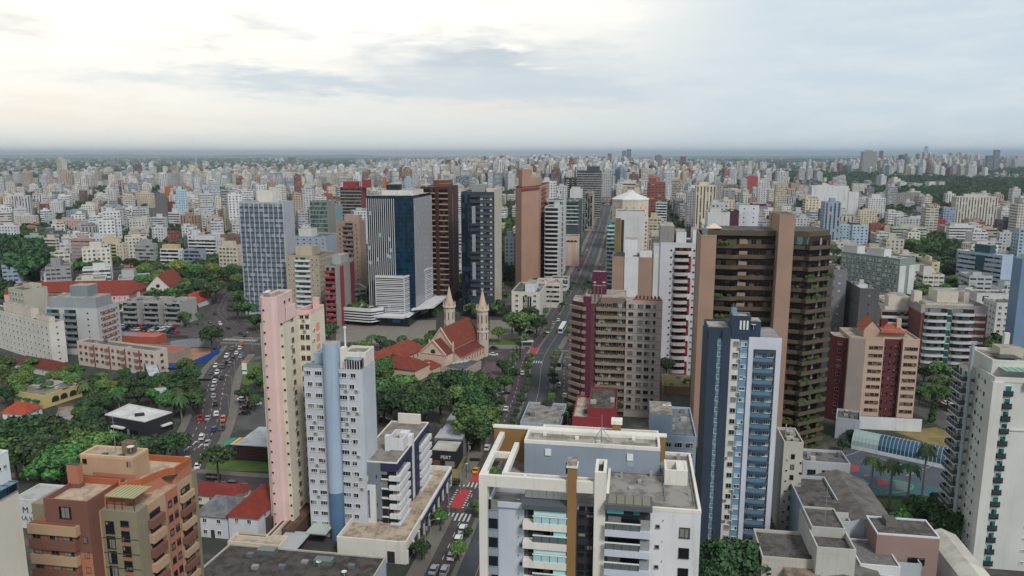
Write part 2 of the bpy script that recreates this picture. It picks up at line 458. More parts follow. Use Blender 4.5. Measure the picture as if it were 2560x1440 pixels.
# ------------------------------------------------------------------ foreground buildings
def LOC(o, a=A0):
    """local plan frame: x along the cross streets, y away along the avenue"""
    d = rot(a); e = rot(a+90); o = Vector(o)
    return lambda pts: [o+d*x+e*y for x, y in pts]
def rect(x0, x1, y0, y1): return [(x0, y0), (x1, y0), (x1, y1), (x0, y1)]
def tank(b, P, x0, x1, y0, y1, z0, z1, m, name='water_tank_room'):
    return b.block(name, P(rect(x0, x1, y0, y1)), z0, z1, m, roofm('#8a8680', '#5a5752'), .3)
def dish(b, p, z, r=.6):
    m = MB(); c = plain('#c9c9c6', .5)
    m.tube((p.x, p.y, z), (p.x, p.y, z+.8), .05, .05, 6, c)
    m.lathe((p.x, p.y), [(r*.15, z+.75), (r*.6, z+.85), (r, z+1.1), (r*.96, z+1.12), (r*.5, z+.95)], 14, c)
    m.build('satellite_dish', b.root)
def antenna(b, p, z, h=5):
    m = MB(); c = plain('#9a9a98', .5, .3); m.tube((p.x, p.y, z), (p.x, p.y, z+h), .07, .03, 6, c)
    for k in range(3): m.tube((p.x-.6, p.y, z+h*(.6+.12*k)), (p.x+.6, p.y, z+h*(.6+.12*k)), .025, .025, 4, c)
    m.build('antenna', b.root)
def gable(mb, P, x0, x1, y0, y1, z0, zr, m, wm, along='x', over=.5, hip=0.):
    """pitched roof over a plan rectangle; ridge along x or y, optional hip; gable ends in wall colour"""
    q = lambda x, y, z: (*P([(x, y)])[0], z)
    if along == 'x':
        ym = (y0+y1)/2; a, b = x0-over, x1+over; f = over*(zr-z0)/(ym-y0)
        e1 = [q(a, y0-over, z0-f), q(b, y0-over, z0-f), q(b-hip, ym, zr), q(a+hip, ym, zr)]
        e2 = [q(b, y1+over, z0-f), q(a, y1+over, z0-f), q(a+hip, ym, zr), q(b-hip, ym, zr)]
        mb.face(e1, m); mb.face(e2, m)
        if hip:
            mb.face([q(b, y0-over, z0-f), q(b, y1+over, z0-f), q(b-hip, ym, zr)], m); mb.face([q(a, y1+over, z0-f), q(a, y0-over, z0-f), q(a+hip, ym, zr)], m)
        else:
            mb.face([q(x1, y0, z0), q(x1, y1, z0), q(x1, ym, zr)], wm); mb.face([q(x0, y1, z0), q(x0, y0, z0), q(x0, ym, zr)], wm)
    else:
        xm = (x0+x1)/2; a, b = y0-over, y1+over; f = over*(zr-z0)/(xm-x0)
        mb.face([q(x1+over, a, z0-f), q(x1+over, b, z0-f), q(xm, b-hip, zr), q(xm, a+hip, zr)], m)
        mb.face([q(x0-over, b, z0-f), q(x0-over, a, z0-f), q(xm, a+hip, zr), q(xm, b-hip, zr)], m)
        if hip:
            mb.face([q(x0-over, a, z0-f), q(x1+over, a, z0-f), q(xm, a+hip, zr)], m); mb.face([q(x1+over, b, z0-f), q(x0-over, b, z0-f), q(xm, b-hip, zr)], m)
        else:
            mb.face([q(x0, y0, z0), q(x1, y0, z0), q(xm, y0, zr)], wm); mb.face([q(x1, y1, z0), q(x0, y1, z0), q(xm, y1, zr)], wm)

CREAM = wall('#d2c8b4'); PINK = wall('#dcbcb6', dirt=.12); WHT = wall('#d3d4d6'); WARM = wall('#d9d5cc'); GREYW = wall('#b5b9be')
LAV = wall('#bcc1cc', dirt=.12); OCHRE = wall('#8b6a40', dirt=.15); BLUEG = wall('#8a96a3', dirt=.18); NAVY = wall('#262b4e', dirt=.1)
GRAVEL = roofm('#8d8884', '#5d5957'); FELT = roofm('#5c5753', '#2e2b29'); CONC = roofm('#a09a91', '#6d675f')

# --- white and ochre apartment block in the bottom middle
P = LOC(G(1197, 1187, 51))
def foreground_block():
    T = 46.2
    b = Bld('apartment_block', 'white near apartment block with ochre spine and open white roof frame', 'apartment building', P(rect(1.0, 16.4, .9, 16.5)), T, LAV, rm=GRAVEL, par=0)
    f = b.faces[0]
    zs = [zpx(95.2, v) for v in (1306, 1355, 1401)]; h = (zs[0]-zs[2])/2; top = zs[0]-.95
    fl_ = [top-h*i for i in range(16) if top-h*i > 2]
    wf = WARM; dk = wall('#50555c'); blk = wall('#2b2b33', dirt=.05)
    # portal frame
    m = MB(); m.prism(P(rect(0, 1.15, 0, 1.6)), 0, 51, wf); m.prism(P(rect(1.15, 15.7, 0, .55)), 49.4, 51, wf); m.build('frame_beam', b.root)
    m = MB(); m.prism(P(rect(15.7, 17.2, -.25, 4.2)), 0, 51.9, wf); m.build('pillar', b.root)
    m = MB(); m.prism(P(rect(16.1, 16.8, .4, 3.9)), 51.9, 51.95, plain('#23211f')); m.ring(P(rect(15.7, 17.2, -.25, 4.2)), P(rect(16.1, 16.8, .2, 3.9)), 51.9, 52.6, wf); m.build('chimney', b.root)
    for x0, x1, y0, y1 in ((0, .8, 1.6, 16.5), (3.0, 3.7, 1.2, 12.5), (.8, 3.0, 8.2, 8.7), (6.0, 6.5, .55, 1.25), (3.7, 15.7, 1.25, 1.6)):
        m = MB(); m.prism(P(rect(x0, x1, y0, y1)), 50.1, 50.97, wf); m.build('frame_beam', b.root)
    # ochre chimney stack and wall
    m = MB(); m.prism(P(rect(12.1, 13.3, -.3, 1.3)), 0, 53.0, OCHRE); m.prism(P(rect(11.95, 13.45, -.45, 1.45)), 53.0, 53.25, wf); m.prism(P(rect(12.1, 13.3, -.3, 1.3)), 53.25, 53.9, roofm('#9a9187', '#4f4a45')); m.build('chimney', b.root)
    m = MB(); m.prism(P(rect(-.9, 25.6, 16.5, 17.3)), T, 51.6, OCHRE); m.build('ochre_wall', b.root)
    m = MB(); m.prism(P(rect(-1.05, 25.75, 16.35, 17.45)), 51.6, 51.85, wf); m.build('coping', b.root)
    m = MB(); m.ring(P(rect(6.5, 24.6, 17.45, 20.2)), P(rect(6.8, 24.3, 17.75, 19.9)), 45, 51.2, wf); m.build('parapet', b.root)
    m = MB(); m.prism(P(rect(17.5, 18.8, 18.2, 19.5)), 46, 52.6, OCHRE); m.prism(P(rect(17.3, 19.0, 18.0, 19.7)), 52.6, 53.2, wf); m.build('chimney', b.root)
    # penthouse
    ph = P(rect(4.6, 24.6, 11.6, 16.3))
    b.block('penthouse', ph, T, 51.3, BLUEG, CONC); b.parapet(ph, 51.3, .5, wf, .3)
    pf = Face(ph[0], ph[1])
    for t in (3.6, 15.7): b.strip('water_meter_box', pf, t-.45, t+.45, 49.6, 50.6, .18, WHITE)
    b.strip('door', pf, 6.3, 7.2, 46.9, 48.6, .06, plain('#15171b')); b.strip('door', pf, 15.3, 16.3, 48.6, 50.0-.45, .06, plain('#8aa0ae'))
    m = MB(); q = P([(16, 14)])[0]; c = plain('#8b8d8e', .5, .3)
    m.tube((q.x, q.y, 51.3), (q.x, q.y, 55.5), .07, .05, 6, c)
    for i in range(3):
        a = i*2.1; m.tube((q.x, q.y, 53.4), (q.x+1.6*math.cos(a), q.y+1.6*math.sin(a), 51.35), .05, .05, 5, c)
    m.build('antenna_mast', b.root)
    for x, y in ((7, 15), (12, 14), (15.3, 13), (20.5, 15.2)):
        m = MB(); q = P(rect(x, x+.55, y, y+.5)); m.prism(q, 51.3, 51.75, wf); m.build('roof_vent', b.root)
    # left terrace parapet and facade
    m = MB(); m.ring(P(rect(1.15, 6.2, .6, 5.5)), P(rect(1.4, 5.95, .85, 5.3)), T, T+.75, LAV); m.build('parapet', b.root)
    b.strip('wall_panel', f, .15, 1.55, 0, T-.02, .3, BLUEG)
    zw = [zpx(95, v) for v in (1290, 1338)]; hw = zw[0]-zw[1]
    wz = [zw[0]-hw*i for i in range(16) if zw[0]-hw*i > 2]
    b.win(f, [.85], wz, 1.3, 1.55, 'd', BLUEG, GL, o=.3)
    b.win(f, [4.75], [z+.35 for z in wz], .5, .5, 'w1', plain('#777d84'))
    b.win(f, [4.35], [z+1.7 for z in wz], .18, .18, 'd', LAV)
    # balconies (left stack)
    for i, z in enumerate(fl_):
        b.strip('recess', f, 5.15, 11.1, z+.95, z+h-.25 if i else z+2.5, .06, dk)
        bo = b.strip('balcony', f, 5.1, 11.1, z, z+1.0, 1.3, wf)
        m = MB(); gl = plain('#9fc4c8', .25) if i % 2 == 0 else plain('#55676a', .2)
        m.fbox(f, 6.55, 11.1, z+1.0, z+1.95, 1.14, 1.2, gl); m.fbox(f, 6.45, 11.15, z+1.95, z+2.07, 1.1, 1.28, WHITE)
        for k in range(5): m.fbox(f, 6.5+k*1.13, 6.56+k*1.13, z+1.0, z+1.95, 1.2, 1.23, DARKF)
        m.build('balcony_guard', b.root).parent = bo
        if i % 2 == 0: b.strip('blind', f, 6.6, 11.0, z+2.1, z+2.75, 1.05, plain('#b4d6d8', .3), o0=.95)
        else: b.strip('blind', f, 9.3, 11.0, z+1.1, z+2.65, 1.02, plain('#9fd0d4', .3), o0=.95)
        b.strip('window', f, 5.7, 9.0, z+1.05, z+2.5, .1, GL)
    z = fl_[0]+h+.3
    m = MB(); m.prism([f.at(5.0, 1.4), f.at(11.1, 1.4), f.at(11.1, -1.0), f.at(5.0, -1.0)], z-.1, z+.55, dk); m.build('awning', b.root)
    for k in range(6): b.strip('skylight', f, 5.1+k*1.0, 6.05+k*1.0, z+.55, z+1.6, -.9, plain('#d6d5cf', .4), o0=-1.15)
    # dark recess
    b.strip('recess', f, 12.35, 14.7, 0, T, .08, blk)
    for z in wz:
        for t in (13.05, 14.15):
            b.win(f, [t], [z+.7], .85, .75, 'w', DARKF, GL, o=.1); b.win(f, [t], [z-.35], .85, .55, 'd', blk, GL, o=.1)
    b.done()
    # right-hand wing
    Z = 47.7; q = P(rect(17.2, 29.6, -.15, 19.4))
    r = b; pl = q
    w = MB(); w.prism(pl, 0, Z, WHT, GRAVEL); w.build('wing_wall', b.root); b.parapet(pl, Z, .45, WARM, .35)
    f = Face(pl[0], pl[1])
    zs2 = [zpx(93.5, v) for v in (1332, 1381)]; h2 = zs2[0]-zs2[1]
    fl2 = [zs2[0]-h2*i for i in range(16) if zs2[0]-h2*i > 2]
    for i, z in enumerate(fl2):
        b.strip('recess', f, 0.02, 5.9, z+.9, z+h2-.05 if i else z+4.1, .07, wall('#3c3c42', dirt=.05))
        bo = b.strip('balcony', f, 0, 5.9, z, z+.95, 1.0, LAV)
        m = MB(); m.fbox(f, .05, 4.6, z+.95, z+1.85, .86, .9, plain('#5f6668', .15)); m.fbox(f, 0, 4.65, z+1.85, z+1.98, .8, .98, WHITE)
        for k in range(5): m.fbox(f, .05+k*1.1, .1+k*1.1, z+.95, z+1.85, .9, .93, DARKF)
        m.build('balcony_guard', b.root).parent = bo
        b.strip('blind', f, 4.65, 5.85, z+1.0, z+2.4, .5, plain('#8d9090'), o0=.4)
        b.strip('window', f, .4, 4.4, z+1.2, z+2.5, .12, GL)
    z = fl2[0]+2.9
    b.strip('blind', f, .2, 2.4, z+.3, z+1.0, .75, plain('#63c3c4', .3), o0=.7); b.strip('window', f, 2.5, 4.5, z+.3, z+1.0, .75, GLG, o0=.7)
    m = MB(); m.prism([f.at(-.1, 1.3), f.at(6.1, 1.3), f.at(6.1, -2.0), f.at(-.1, -2.0)], z+1.05, z+1.75, wall('#5a5d60')); m.build('awning', b.root)
    for k in range(5): b.strip('skylight', f, .35+k*1.12, 1.35+k*1.12, z+1.75, z+1.85, 1.0, plain('#6e695c', .15), o0=-1.7)
    w3 = [zpx(93.5, v) for v in (1330, 1380)]; h3 = w3[0]-w3[1]
    zz = [w3[0]-h3*i for i in range(16) if w3[0]-h3*i > 2]
    b.win(f, [10.4], zz, 1.35, 1.45, 'w', DARKF, GL)
    b.win(f, [6.9], [a+1.1 for a in zz], .55, .5, 'w1', plain('#6c7176')); b.win(f, [7.55], [a+2.1 for a in zz], .18, .18, 'd', WHT)
    b.acs(f, [9.0], zz, .3)
    for x, y, s_, h_ in ((19, 9.5, .3, .7), (21.5, 8, .5, .4), (23.2, 10.4, .35, .9), (26, 15, .6, .5), (28.3, 5, .3, .8), (20.2, 5.5, .7, .3), (27.4, 17.5, .5, .9)): m = MB(); m.prism(P(rect(x, x+s_, y, y+s_)), Z, Z+h_, plain('#9a9994')); m.build('roof_vent', b.root)
    for x0, y0, x1, y1 in ((18, 11.3, 25, 11.1), (25.1, 3, 25.0, 15), (28.9, 2, 28.9, 18)): m = MB(); m.tube((*P([(x0, y0)])[0], Z+.12), (*P([(x1, y1)])[0], Z+.12), .07, .07, 6, plain('#7b7d7f')); m.build('roof_pipe', b.root)
    q = P(rect(25.2, 28.4, 8.2, 12.0)); m = MB(); m.ring(q, inset(q, .35), Z, Z+2.2, WARM); m.prism(P(rect(26.9, 28.1, 8.5, 11.7)), Z, Z+2.1, WARM); m.build('water_tank_room', b.root)
    b.done()
foreground_block()

# --- pink and cream tower with the grey and blue tower in front of it
P = LOC(G(827, 1347))
def pink_tower():
    cr = wall('#d6cdb9', dirt=.3)
    plan = [(-15.7, .6), (-9.8, .6), (-9.8, 3.9), (-11.3, 4.2), (-10.8, 10.9), (-7.9, 11.3), (-7.5, 19.5), (-15.7, 19.5)]
    b = Bld('apartment_tower', 'tall cream apartment tower with a rounded pink spine', 'apartment tower', P(plan), 54, cr, rm=CONC, par=0)
    F_ = b.faces
    # pink spine with rounded corners
    rp = [(-15.0, .3), (-14.7, -.5), (-14.1, -.8), (-11.9, -.8), (-11.2, -.5), (-10.9, .3), (-10.9, 3.4), (-11.4, 9.4), (-15.0, 9.4)]
    b.block('stair_spine', P(rp), 2, 60.3, PINK, roofm('#9b8b84', '#6d5f5a'), .5)
    f = Face(P([(-14.1, -.8)])[0], P([(-11.9, -.8)])[0])
    b.win(f, [.2], [zpx(173.5, 781)-2.72*i for i in range(21)], .5, .55, 'd', PINK)
    f = Face(P([(-10.9, 3.4)])[0], P([(-11.4, 9.4)])[0]); b.win(f, [.9, 4.0], [58.2], .9, .8, 'd', PINK)
    b.block('penthouse', P([(-10.85, 4.5), (-10.6, 4.5), (-10.8, 9.8), (-11.2, 9.8)]), 54, 57.3, PINK)
    for a_, b_ in (((-11.3, 9.9), (-7.6, 19.3)),):
        m = MB(); m.ring(P([(-11.2, 10.6), (-7.9, 11.3), (-7.5, 19.5), (-11.2, 19.5)]), P([(-10.95, 11.0), (-8.2, 11.6), (-7.8, 19.2), (-10.95, 19.2)]), 54, 55.2, wall('#d9b3ad')); m.build('parapet', b.root)
    tank(b, P, -9.6, -8.3, 17.4, 18.6, 54, 57, wall('#d9b3ad'), 'chimney')
    dish(b, P([(-14.3, 3)])[0], 60.5, .7); dish(b, P([(-13.9, 1.2)])[0], 60.5, .9)
    z = [zpx(177, 806+4)-2.72*i for i in range(19)]
    b.win(F_[0], [F_[0].L-.45], z, .55, .6, 'd', cr)
    z2 = [zpx(181, 806)-2.72*i for i in range(19)]
    b.win(F_[3], [1.4, 3.6], z2, 1.2, 1.25, 'w', plain('#8b857c'), glassm('#2a2725', '#776f63', .35))
    b.win(F_[4], [.9, 2.25], z2, 1.0, 1.25, 'w', plain('#8b857c'), glassm('#221f1d', '#6a6259', .3))
    for k, zz_ in enumerate((51.2, 48.4, 45.6)): b.strip('wall_panel', F_[5], 3.2, 5.0, zz_-2.0, zz_, .08, wall('#d98e78'))
    b.acs(F_[4], [1.6], z2, .35); b.acs(F_[3], [2.5], z2, .3); b.acs(F_[5], [1.5], z2[1:], .3)
    b.strip('chimney', F_[3], F_[3].L-.15, F_[3].L+.1, 6, 54, .12, cr)
    # low ground-floor wings in front
    for x0, x1, y0, y1, z1, mm in ((-19.5, -15.0, -1, 9, 4.5, wall('#4a3f3a')), (-10.8, -7.6, -4, 10, 3.6, wall('#5a4336')), (-12.4, -11.0, -9, 1.5, 4.2, CREAM), (-20, -12.4, -9, -7.4, 3.8, CREAM)):
        b.block('ground_floor_wing', P(rect(x0, x1, y0, y1)), 0, z1, mm, roofm('#6b4f40', '#4a372d'), .3)
    b.done()
pink_tower()
def blue_tower():
    b = Bld('apartment_tower', 'pale grey tower with a rounded sky blue spine beside the cream and pink tower', 'apartment tower', P([(-5.4, .9), (1.2, .9), (9.4, .9), (9.4, 9.8), (-5.4, 9.8)]), 43.6, wall('#bcc1c9', dirt=.2), rm=CONC, par=0)
    sky = wall('#9db0c3', dirt=.45); f0, f1 = b.faces[0], b.faces[1]
    pl = []
    for i in range(11): t = math.pi*(1-i/10); pl.append((1.75+1.75*math.cos(t), .4-1.5*math.sin(t)))
    pl = [(0, 2.6)]+pl+[(3.5, 2.6)]
    b.block('stair_spine', P(pl), 12.5, 50, sky, CONC)
    b.block('stair_spine_base', P([(x*1.0, y-.01 if y < 1 else y) for x, y in pl]), 0, 12.5, wall('#4f6f8f', dirt=.2))
    # upper setbacks
    b.block('penthouse', P(rect(-3.6, 0, 3.2, 9.4)), 43.6, 46.2, wall('#9bb0c0'), CONC, .5)
    b.parapet(P(rect(-5.4, 0, .9, 3.0)), 43.6, .5, BLUEG)
    b.block('penthouse', P(rect(3.7, 9.3, 3.5, 9.7)), 43.6, 46.6, WARM, CONC, .5)
    b.block('water_tank_room', P(rect(3.7, 4.9, 1.5, 3.5)), 43.6, 48.5, WARM)
    m = MB(); q = P([(4.6, 3.0)])[0]; m.tube((q.x, q.y, 48.4), (q.x, q.y, 53), .22, .18, 8, WHITE); m.lathe((q.x, q.y), [(.35, 53), (.35, 53.4)], 8, WHITE); m.build('vent_pipe', b.root)
    b.block('sun_room', P(rect(4.9, 8.9, .95, 3.4)), 43.6, 45.9, GL, roofm('#8fa0ae', '#6f808c'))
    ff = Face(P([(4.9, .9)])[0], P([(8.9, .9)])[0])
    for k in range(7): b.strip('glazing_bar', ff, k*.64, k*.64+.1, 43.6, 45.8, .1, WHITE)
    z = [zpx(171.8, 946)-2.77*i for i in range(16)]
    for i, q in enumerate(z):
        if q < 1: continue
        b.win(f0, [1.0+.55*(i % 2)], [q], 1.35 if i % 3 else 1.7, 1.15, 'w3'); b.win(f0, [3.75], [q], 1.8, 1.15, 'w3')
        b.win(f1, [3.3], [q-.2], 2.0, 1.2, 'w3'); b.win(f1, [5.5 if i % 3 else 5.9], [q-.2], 1.35, 1.2, 'w'); b.win(f1, [4.85], [q+.3], .3, .22, 'd')
    b.acs(f1, [4.3, 6.9], z, .4); b.acs(f0, [2.4], z, .4)
    m = MB(); q = f1.at(2.35, .12); m.tube((*q, 2), (*q, 43), .1, .1, 6, plain('#6f7880')); m.build('drain_pipe', b.root)
    m = MB(); m.prism(P(rect(-4.6, .6, -4.2, .8)), 3.2, 3.5, wall('#a9b4ad')); m.build('entrance_canopy', b.root)
    m = MB(); m.prism(P(rect(-9.8, -3.6, -12.0, -3.2)), 2.9, 3.1, plain('#a8adb4', .4)); m.build('entrance_canopy', b.root)
    b.done()
blue_tower()

# --- navy and white office block on its white podium
P = LOC(G(889, 1153, 20))
def navy_office():
    b = Bld('office_block', 'seven storey white and navy office block on a white podium by the crossing', 'office building', P([(0, 0), (10.5, 0), (10.5, 11.8), (9.6, 11.8), (9.6, 14.0), (10.6, 14.0), (10.6, 28.6), (0, 28)]), 20, wall('#c3c6cc', dirt=.12), z0=5.2, rm=roofm('#857d78', '#65605c'), par=.28, parm=WARM)
    f = b.faces[0]; grey = wall('#757d86', dirt=.1)
    b.strip('wall_panel', f, 0, 6.4, 5.2, 20, .06, grey); b.strip('wall_panel', f, 6.4, 10.5, 18.0, 20, .25, NAVY)
    z = [17.2-2.45*i for i in range(6)]
    for i, q in enumerate(z):
        b.strip('window_band', f, .1, 3.0, q-.9, q+.5, .1, GL)
        if i in (0, 1, 5): b.strip('balcony', f, .05, 3.1, q-1.95, q-.75, .55, WHT)
        b.win(f, [5.2], [q-1.3], .25, .95, 'd', grey, o=.06)
        b.strip('window_band', f, 6.5, 10.3, q-1.3, q+.7, .1, GL)
        b.strip('balcony', f, 8.6, 10.6, q-1.35, q-.25, .9, WHT); b.strip('balcony_guard', f, 6.5, 8.6, q-1.35, q-1.15, .5, WHITE)
    m = MB()
    for s0, s1, a, c in ((.0, 5.0, 12.9, 14.2), (3.5, 5.0, 4.4, 12.9), (0, 3.5, 4.4, 5.4)): m.fbox(f, s0, s1, a, c, 0, .5, WHT)
    m.build('facade_frame', b.root)
    fr = b.faces[1]
    b.strip('wall_panel', fr, -.05, 11.8, 18.3, 20, .3, NAVY); b.strip('wall_panel', fr, 8.8, 11.5, 5.2, 18.3, .3, NAVY)
    fr2 = b.faces[5]
    b.strip('wall_panel', fr2, 0, 3.5, 5.2, 20, .35, NAVY); b.strip('wall_panel', fr2, 3.5, 14.5, 18.6, 20, .35, NAVY)
    for q in z:
        b.strip('window_band', fr, .2, 8.6, q-.1, q+.9, .08, GL); b.strip('balcony', fr, -.9, 8.0, q-1.35, q-.1, .9, WHT)
        b.strip('window_band', fr2, 3.7, 14.3, q-.1, q+.9, .08, GL); b.strip('balcony', fr2, 4.0, 14.3, q-1.35, q-.1, .9, WHT)
        b.win(fr2, [1.7], [q], .4, 1.0, 'd', NAVY, o=.35)
    m = MB(); m.prism(P(rect(9.65, 10.7, 11.9, 13.95)), 5.2, 22.6, WHT); m.build('pier', b.root)
    # roof core
    q = P(rect(5.6, 9.6, 8.2, 14.4)); m = MB(); m.ring(q, inset(q, .3), 20, 23.2, WHT); m.prism(inset(q, .3), 20, 21.6, CONC); m.prism(P(rect(5.0, 6.2, 7.4, 8.6)), 20, 24.0, WHT); m.prism(P(rect(7.6, 9.4, 11.5, 13.5)), 21.6, 23.4, WHT); m.build('roof_core', b.root)
    m = MB(); m.prism(P(rect(2.2, 8.6, 27.2, 27.8)), 20, 22.8, WARM); m.build('roof_screen', b.root)
    # pilotis and podium
    for x in (.8, 5.2, 9.8):
        for y in (.8, 9, 18, 27): m = MB(); m.prism(P(rect(x, x+.45, y, y+.45)), 4.4, 5.2, WHT); m.build('column', b.root)
    pod = P([(-1.2, -10.5), (15.6, -10.5), (15.7, 33), (9.5, 33), (9.5, 30), (-1.2, 30)])
    w = MB(); w.prism(pod, 0, 4.4, WARM, roofm('#b0a08c', '#7d7264')); w.build('podium', b.root); b.parapet(pod, 4.4, 1.2, WARM, .3)
    pf = Face(pod[1], pod[2])
    b.strip('fascia', pf, 12, 43.4, 3.3, 5.0, .3, NAVY); b.strip('fascia', pf, 12, 43.4, 5.0, 5.65, .32, WHT)
    b.strip('window_band', pf, .5, 43, .2, 3.2, .05, glassm('#14161a', '#3a3c3c', .2))
    for k in range(10): b.strip('column', pf, .3+k*4.7, .8+k*4.7, 0, 3.3, .35, WHT)
    b.strip('door', Face(pod[0], pod[1]), 12.2, 14.0, .1, 3.0, .06, plain('#2a2d30'))
    b.done()
navy_office()

# --- orange brick block lower left
P = LOC(G(217, 1253, 34))
def orange_block():
    brick = wall('#7b5246', dirt=.2); orange = wall('#ad725a', dirt=.2); ol = wall('#88806a', dirt=.15); tan = wall('#b59679', dirt=.12)
    b = Bld('apartment_block', 'orange and brown brick apartment block with roof terraces and a tan penthouse box', 'apartment building', P([(-13.6, 3.0), (-8.6, 3.0), (-8.6, 2.6), (7.3, 2.6), (7.3, 20.5), (-13.6, 20.5)]), 30.9, tan, rm=roofm('#b39a83', '#8e7965'), par=0)
    tl = roofm('#b9a592', '#95836f')
    b.block('brick_bay', P(rect(-8.6, 0, 0, 10)), 0, 33.0, brick, tl); b.parapet(P(rect(-8.6, 0, 0, 10)), 33.0, .9, brick)
    b.block('olive_bay', P(rect(.5, 7.5, 2.4, 5.6)), 0, 31.2, ol); b.block('olive_bay', P(rect(-13.8, -11.4, 2.8, 9)), 0, 31.2, ol)
    b.block('olive_bay', P(rect(6.9, 7.8, 19.9, 20.9)), 0, 31.5, ol)
    # upper terrace ring, curved orange parapet
    pts = [(-10.4, 9.6), (-8.4, 8.6), (-.1, 8.6), (1.0, 7.0), (4.0, 9.4), (4.6, 12), (5.6, 14.4), (7.0, 15.2), (7.2, 20.4), (-10.4, 20.4)]
    w = MB(); w.prism(P(pts), 30.9, 33.0, orange, tl); w.build('upper_storey', b.root); b.parapet(P(pts), 33.0, 1.2, wall('#a75d38'), .3)
    b.block('wall_panel', P(rect(0, 4.0, 4.2, 9.2)), 30.9, 33.2, orange)
    ph = P(rect(-9.6, 1.5, 10.8, 15.4)); b.block('penthouse', ph, 33.0, 37.2, tan, CONC); b.parapet(ph, 37.2, .5, wall('#c9a884'), .5)
    pf = Face(ph[0], ph[1]); b.win(pf, [.9, pf.L-.9], [35.7], .95, 1.1, 'd', tan)
    b.strip('brick_base', pf, 2.5, pf.L+.2, 33, 34.3, .12, orange)
    tank(b, P, -2.6, -.4, 13.4, 14.8, 37.2, 39.2, wall('#7b6a55'), 'water_tank_room'); dish(b, P([(-.1, 12.6)])[0], 38, .7); antenna(b, P([(-4.8, 14.5)])[0], 37.2, 8)
    for x in (-6.0, -2.4): m = MB(); m.prism(P(rect(x, x+1.0, 11.8, 12.7)), 37.2, 37.5, plain('#3a3c40')); m.build('roof_hatch', b.root)
    ch = P(rect(-8.9, -6.6, 6.4, 7.6)); b.block('chimney', ch, 33, 37.4, orange, plain('#3a2a22')); b.block('chimney_foot', P(rect(-9.0, -6.5, 6.3, 7.7)), 33, 33.8, brick)
    # glass canopy with steel frame
    m = MB(); q = P(rect(1.4, 7.0, 2.8, 7.8)); m.prism(q, 33.6, 33.72, plain('#8f8f68', .25)); 
    for k in range(9): m.prism(P(rect(1.4+k*.7, 1.46+k*.7, 2.8, 7.8)), 33.72, 33.8, plain('#c3c0a4'))
    for x in (1.5, 3.0, 4.5, 6.9): m.prism(P(rect(x, x+.07, 2.8, 2.87)), 31.2, 33.6, DARKF)
    m.prism(P(rect(1.4, 7.0, 2.8, 2.86)), 32.3, 32.38, DARKF); m.build('glass_canopy', b.root)
    m = MB(); m.prism(P(rect(4.9, 7.2, 13.5, 15.6)), 32.6, 32.8, plain('#33363b')); m.build('awning', b.root)
    # front facade
    ff = Face(P([(-8.6, 0)])[0], P([(0, 0)])[0])
    b.win(ff, [4.1], [30.4], 2.3, 2.2, 'w', DARKF)
    zf = [29.4-2.9*i for i in range(10)]
    fb = Face(P([(-11.6, -.9)])[0], P([(-1.9, -.9)])[0])
    for i, z in enumerate(zf):
        b.strip('balcony', fb, 0, 9.7 if i == 0 else 9.2, z-1.9, z-.1, .15, tan if i % 2 == 0 else brick, o0=-2.6)
        b.strip('recess', fb, .2, 9.0, z-.1 if i else z-.1, z+1.0 if i else z, -.3, wall('#8a5a48'), o0=-2.6)
        if i: b.win(fb, [1.4, 4.8], [z-.05], 1.6, 1.05, 'w', plain('#5a524c'), o=-.3); b.win(fb, [7.6], [z-.05], 2.0, 1.05, 'w3', plain('#5a524c'), o=-.3)
        b.win(ff, [8.1-.5], [z-3.4], .9, 1.2, 'w', plain('#5a524c'))
    m = MB()
    for k in range(2): m.fbox(fb, 0, 9.7, 29.6+.4*k, 29.66+.4*k, .05, .1, plain('#6b3a2e'))
    m.build('railing', b.root)
    b.strip('orange_panel', ff, 8.2-1.9, 8.6, 0, 24.0, .05, orange)
    # olive bay windows
    fo = Face(P([(.5, 2.4)])[0], P([(7.5, 2.4)])[0])
    for i in range(10):
        z = 27.4-2.9*i
        b.win(fo, [1.6], [z-.6], 1.7, 2.4, 'w', DARKF); b.win(fo, [4.6], [z+1.0], 1.6, 1.1, 'w', DARKF); b.win(fo, [4.6], [z-1.0], 1.6, 1.1, 'w', DARKF)
        b.strip('wall_panel', fo, 3.8, 5.4, z+.12, z+.98, .05, wall('#9c6a55'))
        b.band(fo, -.02, 7.02, [z-1.5], .12, wall('#4c4438'), .08, 'floor_line')
    # right facade
    fr = Face(P([(7.5, 5.6)])[0], P([(7.5, 20.5)])[0])
    b.strip('orange_panel', fr, 5.6, 8.9, 0, 30.9, .1, orange)
    for i in range(10):
        z = 28.6-2.9*i
        b.strip('balcony', fr, -.2, 3.6, z-2.0, z-.4, 1.0, brick if i % 2 == 0 else tan); b.win(fr, [1.9], [z-.4], 2.9, 1.1, 'w3', DARKF)
        b.win(fr, [6.3, 8.1], [z-.9], 1.05, 1.3, 'w', DARKF, o=.1)
        b.strip('balcony', fr, 9.6, 13.6, z-1.7, z-.4, .8, brick if i % 2 else tan); b.win(fr, [11.6], [z-.4], 2.8, 1.25, 'w3', DARKF)
    b.done()
orange_block()

